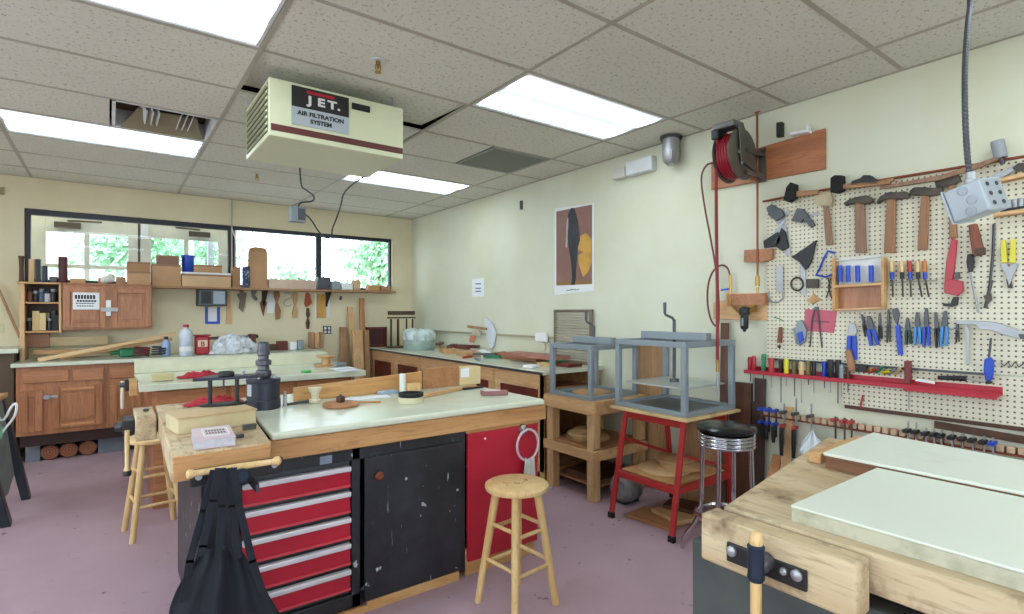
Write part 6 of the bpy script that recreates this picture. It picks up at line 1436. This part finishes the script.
# screwdrivers standing in the red shelf
DC = [(M_red,'red'),(M_red,'dark red'),(M_green,'green'),(M_redwood,'brick red'),(M_black,'black'),(M_yellow,'yellow green'),(paint('olive', (110,106,70), .5),'olive'),(M_pale,'amber'),(paint('olive2', (134,120,70), .5),'yellow brown'),(M_black,'black'),(M_blue,'bright blue'),(M_black,'wide black'),(M_black,'tall black'),(M_grey,'grey'),(M_walnut,'dark brown')]
US = [750.5,755.5,763.5,773,781,788,794.5,803,808.5,815.5,824.5,832,838,843,848]
nums = ('first','second','third','fourth','fifth','sixth','seventh','eighth','ninth','tenth','eleventh','twelfth','thirteenth','fourteenth','fifteenth')
SR = [.019,.015,.015,.019,.014,.015,.017,.015,.016,.013,.015,.019,.017,.014,.013]
for i, u in enumerate(US):
    p = W(u, 372, .045); hh = (.095,.105,.12,.10,.09,.10,.085,.09,.095,.10,.10,.115,.115,.09,.075)[i]; ln = (.06,.18,.13,.08,.17,.06,.12,.15,.04,.08,.05,.07,.13,.09,.06)[i]
    T = thing('screwdriver', '%s handled screwdriver, %s from the left in the red tool shelf' % (DC[i][1], nums[i]), 'screwdriver', (p.x, p.y, z), 0, 'screwdrivers in the red tool shelf')
    r = SR[i]; b_ = Vector((XW-.045-.02*(i % 2), p.y, z+.0065))
    MB().lathe([(r*.6,0),(r*.75,.006),(r,.015),(r*.85,hh*.5),(r,hh*.8),(r*.8,hh)], b_, n=10).build('handle', DC[i][0], T, smooth=True)
    MB().cyl(b_-Vector((0,0,.0062)), b_-Vector((0,0,ln+.01)), .003, n=6).build('shaft', M_steel if i % 2 else M_dsteel, T)
# taped clutter in the shelf to the right
rnd = random.Random(5)
T = wt('wooden_handle_tool', 852, 357, 'wooden handled tool leaning in the red shelf below the locking pliers', 'tool', off=.05); wp('handle', handle_poly(847,350,852,371,5,7), M_hw, T, .04, .025, .004)
tl = wt('tape_measure', 862, 367, 'black tape measure shaped tool lying in the red shelf', 'tool', off=.06); wp('body', [(855,372),(866,372),(866,365),(859,364)], M_black, tl, .03, .035, .003)
cols_ = [('orange',M_orange),('brown',M_redwood),('green',M_green),('yellow',M_yellow),('grey',M_grey),('tan',M_pale)]
for i in range(6):
    cn, mt = cols_[i]; u = 868+i*6
    T = wt('small_tool', u, 373, '%s small tool in the clutter of the red shelf left of its brown bracket' % cn, 'tool', 'small tools piled in the red shelf', .05)
    wc('handle', [(u-4,371.5+i*.5,.03),(u+3,370+i*.4-(i%3)*2,.06)], .009, mt, T, n=8); wc('tip', [(u+3.2,370+i*.4-(i%3)*2,.06),(u+7,368+i*.4,.05)], .004, M_dsteel, T, n=6)
T = wt('black_flashlight', 950, 376, 'long black torch shaped tool lying on the wide part of the red shelf', 'tool', off=.08)
wc('body', [(938,377.5,.085),(966,378.5,.085)], [.010,.014], M_black, T); wc('tip', [(967,379,.085),(984,382,.085)], .004, M_steel, T)
T = wt('paper_tag', 925, 382, 'pale crumpled label strip on the wide red shelf', 'label', off=.08); wp('strip', [(915,381),(934,384),(934,382),(916,379)], M_paper, T, .085, .02)
# electrical conduit bits below
tag(wc('hanging_rod', [(909,386,.02),(909,410,.02)], .003, M_steel, None), 'thin rod hanging below the brown bracket of the red shelf', 'rod')
tag(wc('red_marker', [(863,395,.03),(861,404,.03),(861,408,.03)], .005, M_red, None), 'thin red rod dangling below the red shelf', 'rod')

# clamp rack rail
T = thing('clamp_rail', 'long wooden clamp rail with pale blocks below the red tool shelf', 'rack', (XW-.03, 1.0, .72))
rz = .735
MB().box(XW-.02, XW-.001, -.4, wy(766,412), rz-.03, rz-.002).build('back_rail', M_walnut, T, bevel=.002)
MB().box(XW-.066, XW-.021, -.4, wy(766,412), rz-.034, rz-.026).build('lower_lip', M_copper, T)
n_blk = 46; y0_ = wy(768,412); dy = .0395
for k in range(n_blk):
    y = y0_-k*dy
    if y < .0: break
    MB().box(XW-.06, XW-.021, y-.030, y, rz-.025, rz+.006).build('block', paint('peach_block', (206,176,146), .7), T, bevel=.004)
def hang(name, u, lab, mat, bars, padm=None, grp='clamps hanging from the clamp rail', hl=.12, barl=.3, up=.03, hm=None, w_=.022):
    y = wy(u, 420); T = thing(name, lab, 'clamp', (XW-.075, y, rz+up), 0, grp); x = XW-.085
    MB().bar((x,y,rz+up),(x,y,rz+up-barl), .006, .012, (1,0,0)).build('bar', M_steel if bars else M_iron, T)
    MB().box(x-.05, x+.018, y-w_/2, y+w_/2, rz+.009, rz+.028).build('jaw', mat, T, bevel=.004)
    if hl:
        zz = rz-.06 if hl > 0 else 0
        MB().box(x-.045, x+.01, y-w_*.45, y+w_*.45, rz-.075, rz-.055).build('sliding_jaw', padm or mat, T, bevel=.004)
        MB().lathe([(.004,-.02),(.004,.0),(.012,.002),(.013,hl*.6),(.010,hl)], (x-.035,y,rz-.078), (0,0,-1), 10).build('handle', hm or M_black, T, smooth=True)
    return T
hang('bar_clamp', 769, 'leftmost small blue clamp on the clamp rail', M_blue, 0, hl=.08, barl=.14, up=.04)
hang('bar_clamp', 776, 'second small blue clamp from the left on the clamp rail', M_blue, 0, hl=.09, barl=.16, up=.035)
hang('bar_clamp', 783, 'third small blue clamp from the left on the clamp rail', M_blue, 0, hl=.10, barl=.18, up=.03)
hang('bar_clamp', 791, 'steel bar clamp with low black handle left of the tallest clamp bar', M_dsteel, 1, M_redwood, hl=.17, barl=.26, up=.07)
hang('bar_clamp', 803, 'steel bar clamp with the tallest bar on the clamp rail', M_dsteel, 1, M_redwood, hl=.17, barl=.28, up=.11)
hang('bar_clamp', 818, 'steel bar clamp with tall bar left of the red topped clamps', M_dsteel, 1, M_redwood, hl=0, barl=.22, up=.09)
for i, u in enumerate((842,851,858)): hang('bar_clamp', u, '%s of the three red topped clamps on the clamp rail' % ('leftmost','middle','rightmost')[i], M_redwood, 0, hl=0, barl=.24, up=.035)
bb = ('first','second','third','fourth','fifth','sixth','seventh','eighth','ninth','tenth')
for i, u in enumerate((914,922,932,940,947,958,968,978,989,998)): hang('bar_clamp', u, ('%s dark clamp from the left in the row above the farther white board' % bb[i]), M_blue if i == 9 else M_black, 1, hl=0, barl=.26, up=.045 if i > 1 else .065, w_=.026)
tag(wp('wall_plank', [(934,428),(1040,447),(1040,439),(934,421)], M_walnutX, None, .002, .014), 'dark brown plank on the wall behind the row of dark clamps', 'plank')
# white bag
c = W(812, 470, .12)
def wbag(s_, t):
    a = 2*PI*s_; q = t*PI; r = math.sin(min(q+.12, PI))*(1+.16*math.sin(a*4+t*7)); return Vector((c.x+.07*r*math.cos(a), c.y+.07*r*math.sin(a), .46+.20*t+.02*math.sin(a*2)*t+.02*math.sin(a*5)*t))
T = tag(MB().grid(wbag, 30, 14).build('plastic_bag', paint('milky_plastic', (214,222,228), .22), solid=.002), 'white plastic bag hanging below the clamp rail behind the right workbench', 'bag')
c = W(842, 452, .3)

# ---------------- hose reel, boards, air line ----------------
bd = tag(MB().prism([W(711,190,.02), W(825,169,.02), W(825,128,.02), W(711,162,.02)], (.019,0,0)).build('backing_board', wood('board_cherry', (176,112,72), (146,88,54), 'Y', .45, 12), bevel=.003), 'long reddish wooden board on the wall behind the hose reel', 'board')
tag(MB().prism([W(776,137,.04), W(781.5,136,.04), W(781.5,121.5,.04), W(776,122.5,.04)], (.039,0,0)).build('black_box', M_black, bevel=.003), 'small upright black box on the wall above the reddish board', 'box')
T = thing('white_bracket', 'small white bracket on top of the reddish board', 'bracket', W(797,133,.03)); wp('plate', [(790,135),(808,132),(808,129.5),(790,132)], M_paper, T, .0205, .05); wp('upright', [(806,132),(808.5,132),(808.5,124),(806,124.5)], M_paper, T, .0205, .03)
rc = XP(735, 156, XW-.24); RR = .165
T = thing('hose_reel', 'black wall mounted hose reel wound with red hose', 'hose reel', (rc.x, rc.y, rc.z-RR))
def disc(y, r, th, name, mat, hub=.05):
    MB().lathe([(hub,0),(r-.012,0),(r,.004-.0),(r,th),(r-.012,th+.004),(hub,th+.003)], (rc.x,y,rc.z), (0,1,0), 40).build(name, mat, T, smooth=True)
M_reel = paint('reel_grey', (98,96,88), .4, .5, c2=(120,116,104))
disc(rc.y-.058, RR, .006, 'flange', M_reel, .0); disc(rc.y+.052, RR, .006, 'flange', M_reel, .0)
m = MB()
for k in range(5):
    for r_ in (RR*.62, RR*.74, RR*.84):
        y = rc.y-.038+k*.019; m.tube([(rc.x+r_*math.cos(2*PI*q/36), y, rc.z+r_*math.sin(2*PI*q/36)) for q in range(36)], .0092, 8, closed=True)
m.build('wound_hose', paint('wound_red_hose', (150,24,44), .4), T, smooth=True)
MB().lathe([(.05,-.049),(.05,.051)], rc, (0,1,0), 24).build('drum', M_dsteel, T)
MB().prism([(rc.x-.05,rc.y-.075,rc.z-.05),(rc.x+.12,rc.y-.075,rc.z-.10),(rc.x+.13,rc.y-.075,rc.z-.06),(rc.x+.02,rc.y-.075,rc.z+.10),(rc.x-.03,rc.y-.075,rc.z+.19),(rc.x-.08,rc.y-.075,rc.z+.17)], (0,.008,0)).build('side_arm', M_reel, T, bevel=.002)
for a in range(6): MB().lathe([(.012,0),(.012,.006)], (rc.x+.07*math.cos(a*PI/3), rc.y-.066, rc.z+.07*math.sin(a*PI/3)), (0,-1,0), 8).build('bolt', M_steel, T)
MB().box(XW-.032, XW-.021, rc.y-.09, rc.y-.03, rc.z-.15, rc.z+.07).build('mount_plate', M_reel, T)
for zz in (-.13, .01): MB().box(rc.x+.0, XW-.033, rc.y-.085, rc.y-.0755, rc.z+zz, rc.z+zz+.025).build('mount_arm', M_reel, T)
gp = XP(715, 138, rc.x-.10)
MB().box(rc.x-.13, rc.x-.02, rc.y-.07, rc.y+.075, rc.z+.155, rc.z+.195).build('guide_bracket', paint('guide_steel', (130,134,132), .35, .6), T, bevel=.01)
MB().box(rc.x-.155, rc.x-.09, rc.y+.02, rc.y+.075, rc.z+.09, rc.z+.154).build('hose_guide', M_black, T, bevel=.01)
xh = rc.x-.12
HS = thing('air_hose', 'red air hose hanging straight down from the reel with brass coupling', 'hose', XP(717,390,xh))
P = [Vector((xh, rc.y+.05, rc.z+.10))]+[XP(u,v,xh) for u,v in ((716,170),(716.5,240),(717.5,300),(717.5,360))]
MB().tube(P, .0105, smooth=1).build('hose', M_hose, HS, smooth=True)
MB().tube([XP(717.6,360.3,xh), XP(717.7,366,xh), XP(717.8,372,xh)], [.014,.010,.012]).build('coupling', M_brass, HS, smooth=True)
MB().tube([XP(717.8,372.4,xh), XP(717.9,380,xh), XP(718,394,xh)], [.007,.010,.005]).build('nozzle', M_steel, HS, smooth=True)
HS = thing('supply_hose', 'thin dark red hose looping from the reddish board to the air regulator', 'hose', W(707,320,.06))
MB().tube([W(713,163,.03), W(707,164,.05), W(702,172,.06), W(701,182,.06), W(705,210,.06), W(710,235,.06), W(715,262,.07), W(718.5,290,.07), W(719,318,.08), W(718,328,.09), W(711,322,.08), W(707,303,.08), W(708,283,.08), W(713,270,.08), W(722,264,.07), W(728,268,.06), W(730,275,.05)], .0065, smooth=2).build('hose', paint('dull_red_hose', (112,46,44), .5), HS, smooth=True)
wc('valve', [(730,275,.05),(730.5,285,.05),(730,297,.05)], .010, M_brass, HS); wc('lever', [(729,289,.07),(721,290,.07)], .006, M_blue, HS)
tag(MB().prism([W(743.5,262,.045), W(763,262,.045), W(772,259,.045), W(772,248.5,.045), W(744,250,.045)], (.044,0,0)).build('wood_block', M_oakX, bevel=.003), 'small wooden block on the wall behind the copper air pipe', 'wood block')
tag(MB().prism([W(713,319,.02), W(767,320.5,.02), W(767,294,.02), W(726,293,.02), W(726,300,.02), W(713,302,.02)], (.019,0,0)).build('backing_board', M_pineY, bevel=.003), 'pine board on the wall behind the black air regulator', 'board')
tag(MB().prism([W(727,306,.06), W(765,305,.06), W(765,293,.06), W(727,294,.06)], (.039,0,0)).build('wood_block', M_oakX, bevel=.003), 'wooden spacer block under the air regulator fittings', 'wood block')
T = wt('air_regulator', 744.5, 318, 'black air regulator with clear bowl below the copper pipe', 'regulator', off=.1)
c = W(744.5, 312, .10)
MB().lathe([(.03,-.02),(.034,-.01),(.034,.02),(.026,.03),(.012,.036)], c, n=20).build('head', M_black, T, smooth=True)
MB().lathe([(.008,-.13),(.012,-.115),(.022,-.11),(.025,-.1),(.025,-.021)], c, n=20).build('bowl', M_black, T, smooth=True)
MB().box(c.x-.0265, c.x-.0235, c.y-.006, c.y+.006, c.z-.09, c.z-.04).build('sight_window', M_grey, T)
MB().tube([c+Vector((.0,-.034,.005)), c+Vector((.02,-.07,.01)), W(755,306,.06)], .009).build('fitting', M_brass, T, smooth=True)
MB().tube([c+Vector((.0,.034,.005)), c+Vector((.02,.06,.0)), W(731,305,.065), W(730,298,.062)], .008).build('fitting', M_brass, T, smooth=True)

# poster, notice, louvre shutter, raceway
T = thing('poster', 'white bordered poster of a dark standing figure high on the right wall', 'poster', W(575,295,.004))
def wq(name, pts, mat, off, th=.001): return wp(name, pts, mat, T, off, th, 0)
wq('sheet', [(554.5,295),(594,290.5),(594,203),(554.5,208.5)], M_paper, .001, .002)
wq('picture_ground', [(556.3,285.5),(592,284),(592,204.5),(556.3,211.5)], paint('poster_brown', (134,98,88), .6, c2=(150,112,100), vs=5), .0035)
wq('picture_band', [(556.3,285.5),(592,284),(592,281),(556.3,282)], paint('poster_ochre', (150,112,60), .6), .0046)
wq('yellow_shape', [(578,255),(584,252),(577,250),(580,236),(586,233),(591.5,239),(591.8,262),(588,272),(583,277),(579,265)], paint('poster_yellow', (206,160,74), .6, c2=(170,120,60)), .0046)
wq('figure', [(568,214),(571,208),(574,208),(576,214),(578,221),(579.5,233),(580,240),(578,247),(577,258),(576,270),(576,278),(574.5,285),(571,285),(572,278),(571,262),(569,250),(567.5,238),(568,226)], paint('poster_figure', (34,38,46), .5, c2=(58,66,80)), .0058)
wq('figure_arm', [(568,217),(566.5,222),(566,235),(565.5,247),(567,248),(568,235),(569,222)], paint('poster_arm', (196,176,168), .6), .0058)
text_mesh('signature', 'Smibily', .075, W(575,291.3,.0035)+Vector((0,.105,-.0)), (0,-1,0), (0,0,1), M_ktext, T, .001, 'LEFT', .003, .9) if False else None
sg = [(566.5,290.5),(567.5,289),(568,290.8),(569.2,289.2),(570,290.4),(571,288.2),(571.6,290.4),(572.8,288),(573.4,290.2),(575,288),(575.6,290),(577,289),(578,289.8),(579,288.4)]
MB().tube([W(u, v+.4, .0045) for u, v in sg], .0026, 6, smooth=1).build('signature', M_ktext, T)
T = thing('notice', 'small white notice with three short print lines on the right wall', 'notice', W(477.5,296,.003))
wq('sheet', [(472,297),(484,296.5),(484,278),(472,279)], M_paper, .001, .002)
for v in (283.5, 288, 291): wq('print_line', [(475.5,v+1),(481,v+.9),(481,v-.3),(475.5,v-.2)], paint('grey_ink', (90,110,140), .6), .0032)
tag(MB().prism([W(519.7,209.5,.012), W(522,209.3,.012), W(522,200.5,.012), W(519.7,200.8,.012)], (.011,0,0)).build('wall_hook', M_black), 'short black bracket on the right wall left of the poster', 'bracket')
T = thing('louvre_shutter', 'brown louvred shutter panel leaning on the wall below the poster', 'shutter', W(573,365,.05))
y0, y1, z0, z1 = wy(591,310,.05), wy(553.5,310,.05), R, wzz(573,309.5,.05)
MB().box(XW-.05, XW-.02, y0, y0+.025, z0, z1).box(XW-.05, XW-.02, y1-.025, y1, z0, z1).box(XW-.05, XW-.02, y0+.025, y1-.025, z0, z0+.03).box(XW-.05, XW-.02, y0+.025, y1-.025, z1-.02, z1).build('frame', paint('taupe_frame', (126,112,94), .6), T, bevel=.002)
n_ = 18
for k in range(n_):
    zz = z0+.04+(z1-z0-.07)*k/(n_-1); MB().quadbox([(XW-.048,y0+.026,zz-.010),(XW-.024,y0+.026,zz+.006),(XW-.024,y1-.026,zz+.006),(XW-.048,y1-.026,zz-.010),(XW-.048,y0+.026,zz-.006),(XW-.024,y0+.026,zz+.010),(XW-.024,y1-.026,zz+.010),(XW-.048,y1-.026,zz-.006)]).build('slat', paint('pale_slat', (196,190,172), .5), T)
T = thing('wall_raceway', 'thin cable raceway running along the right wall above the worktop', 'raceway', (XW-.01, 5.0, 1.12))
zr = 1.122
MB().box(XW-.018, XW-.001, 3.95, wy(433,331), zr-.012, zr+.010).build('channel', paint('raceway_cream', (170,166,138), .4), T, bevel=.002)
T = thing('switch_box', 'white surface outlet box at the end of the cable raceway by the press', 'outlet box', W(541,337,.03)); wp('box', [(535,341.5),(546,342),(546,333),(535,333)], M_paper, T, .019, .03, .003)
wp('lower_conduit', [(540,350),(544.5,350),(544.5,342.5),(538,342.5)], M_wallR, T, .002, .02)
T = thing('switch_box', 'small box with orange tag in the middle of the cable raceway', 'outlet box', W(475,333,.03)); wp('box', [(472,335.5),(479,335.8),(479,328.8),(472,328.8)], paint('ivory_box', (214,208,180), .5), T, .019, .03, .003)
wp('orange_tag', [(469,342),(474,343),(475.5,336),(470,335.6)], paint('orange_tag', (224,140,110), .6), T, .02, .004, 0)
tag(MB().bar(W(468,326.5,.07), W(486.5,329,.07), .03, .02, (1,0,0)).build('wooden_batten', M_midwood, bevel=.003), 'short brown stick resting across the small outlet box on the wall', 'stick')
tag(wp('paper_leaf', [(491,350),(494,345),(496,333),(492,322),(485,317.5),(484.5,322),(487,340)], paint('cool_paper2', (214,220,228), .8), None, .02, .004, 0), 'pale curved paper sheet standing against the right wall', 'paper')

# grey electrical box hanging over the right workbench on a flexible conduit
bx = Vector((1.718, .388, 1.655))
T = thing('electrical_box', 'grey square electrical box hanging on flexible conduit in front of the tool board', 'electrical box', bx)
M_ebox = paint('galvanised', (172,182,190), .4, .3)
rt = Matrix.Rotation(-.42, 3, 'Z') @ Matrix.Rotation(.10, 3, 'X') @ Matrix.Rotation(-.14, 3, 'Y')
rt = Matrix.Rotation(math.radians(-16), 3, Vector((.974,.225,0))) @ Matrix.Rotation(math.radians(-17), 3, 'Z')
hx = .052
m = MB().obox(bx, (.082,.082,.082), rt); m.build('box', M_ebox, T, bevel=.004)
MB().obox(bx+rt@Vector((.0,.0435,0)), (.088,.005,.088), rt).build('cover', M_ebox, T, bevel=.002)
def facecirc(origin, n, r, name='knockout', mat=None): MB().lathe([(r,0),(r,.0012),(r*.86,.0014),(r*.84,.0006)], origin, n, 20).build(name, mat or paint('galvanised_dark', (156,166,174), .35, .3), T)
for (a, z_) in ((.0,.026),(-.012,-.002),(-.002,-.028)): facecirc(bx+rt@Vector((-.0411,a,z_)), rt@Vector((-1,0,0)), .012)
for (a, z_) in ((-.018,.024),(.018,.024),(-.018,0),(.018,0),(-.018,-.024),(.018,-.024)): facecirc(bx+rt@Vector((a,-.0411,z_)), rt@Vector((0,-1,0)), .0055, 'hole', M_dsteel)
tp_ = bx+rt@Vector((0,0,.0412))
P = [tp_, YP(966.5,150,.405), YP(964.5,100,.41), YP(965,60,.42), YP(968,20,.43), YP(971,0,.44)]
P.append(Vector((P[-1].x+.02, .46, H)))
# smooth path, then a ribbed armour
m = MB(); path = [Vector(p) for p in P]
for _ in range(3):
    q = [path[0]]
    for i in range(len(path)-1): q += [path[i]*.75+path[i+1]*.25, path[i]*.25+path[i+1]*.75]
    q.append(path[-1]); path = q
L_ = [0]
for i in range(1, len(path)): L_.append(L_[-1]+(path[i]-path[i-1]).length)
def along(s_):
    for i in range(1, len(path)):
        if L_[i] >= s_: k = (s_-L_[i-1])/max(1e-6, L_[i]-L_[i-1]); return path[i-1].lerp(path[i], k)
    return path[-1]
N_ = 300; pts = [along(L_[-1]*i/N_) for i in range(N_+1)]
m.tube(pts, [.0068 if i % 3 else .0058 for i in range(N_+1)], 10).build('flexible_conduit', M_dsteel, T, smooth=False)
MB().lathe([(.014,0),(.014,.012),(.011,.014),(.011,.03)], tp_, n=12).build('connector', M_steel, T, smooth=True)

# discs and scrap on the stands
DG = 'wooden discs on the stands'
def discs(L):
    for (x, y, z, r, h_, mat, lab) in L:
        tag(MB().lathe([(r-.003,0),(r,.002),(r,h_-.002),(r-.003,h_)], (x,y,z), n=36).build('wooden_disc', mat, smooth=True), lab, 'wooden disc', DG)
PD = [paint('disc_a', (196,156,112), .6, c2=(170,130,90)), paint('disc_b', (180,140,98), .6, c2=(150,112,76)), paint('disc_c', (208,172,128), .6)]
discs([(3.02,3.06,.386,.17,.018,PD[1],'lowest and widest disc of the stack on the pine stand shelf'),(3.0,3.03,.405,.15,.018,PD[0],'second disc from the bottom of the stack on the pine stand'),(2.97,3.05,.424,.13,.018,PD[2],'third disc from the bottom of the stack on the pine stand'),(3.03,3.07,.443,.11,.018,PD[0],'topmost disc of the stack on the pine stand shelf'),
       (3.02,3.02,SZ+.013,.15,.016,PD[1],'wooden disc lying inside the grey press on the pine stand')])
discs([(2.98,2.30,.321+.0,.17,.016,PD[2],'lowest pale disc on the shelf of the red stand'),(3.08,2.24,.338,.14,.014,PD[0],'middle disc on the shelf of the red stand'),(3.14,2.34,.353,.13,.012,PD[1],'top brown disc at the back of the red stand shelf')])
sc = lambda n_, c_, s_, r_, m_, l_, ct='wood scrap': tag(MB().obox(c_, s_, r_).build(n_, m_, bevel=.002), l_, ct)
sc('wood_board', (2.90,2.30,.012), (.22,.34,.022), .1, M_midwoodY, 'brown board lying flat on the carpet under the red stand')
sc('wood_board', (3.04,2.22,.037), (.26,.26,.026), -.2, PD[0], 'tan board lying on top of the flat board under the red stand')
sc('wood_board', (3.12,2.26,.063), (.2,.2,.024), .3, M_walnutX, 'dark wood board topmost in the pile under the red stand')
sc('wood_board', (3.10,3.05,.12), (.4,.3,.045), .05, M_walnutX, 'dark board on the bottom shelf of the pine stand', 'board')
c = Vector((3.02, 2.66, 0))
T = thing('fan_motor', 'grey round electric motor on the carpet between the two stands', 'motor', c)
MB().lathe([(.07,0),(.10,.03),(.105,.09),(.10,.15),(.06,.19)], c+Vector((-.10,0,.106)), (1,0,0), 28).build('housing', paint('motor_grey', (136,138,140), .5, c2=(90,92,94), vs=14), T, smooth=True)
MB().box(c.x-.07, c.x+.07, c.y-.05, c.y+.05, 0, .03).build('foot', M_dsteel, T)
# offcuts stored in the open end of the wall worktop
for k, (z_, l) in enumerate(((.622,'lowest board stored in the open end of the wall worktop'),(.668,'middle board stored in the open end of the wall worktop'),(.714,'top board stored in the open end of the wall worktop'))):
    sc('stored_board', (3.13, 3.5, z_+.02), (.42,.28,.036), .06*(k-1), (M_walnutX, M_midwoodY, M_oakX)[k], l, 'board')
# red air hose coil behind the chrome stool
None and tag(MB().tube([(3.18+.10*math.cos(t*.7)+.004*t, 1.98+.07*math.sin(t*.7), .02+.006*t) for t in range(28)], .009).build('hose_coil', M_hose, smooth=True), 'coil of red hose on the carpet behind the chrome stool', 'hose')
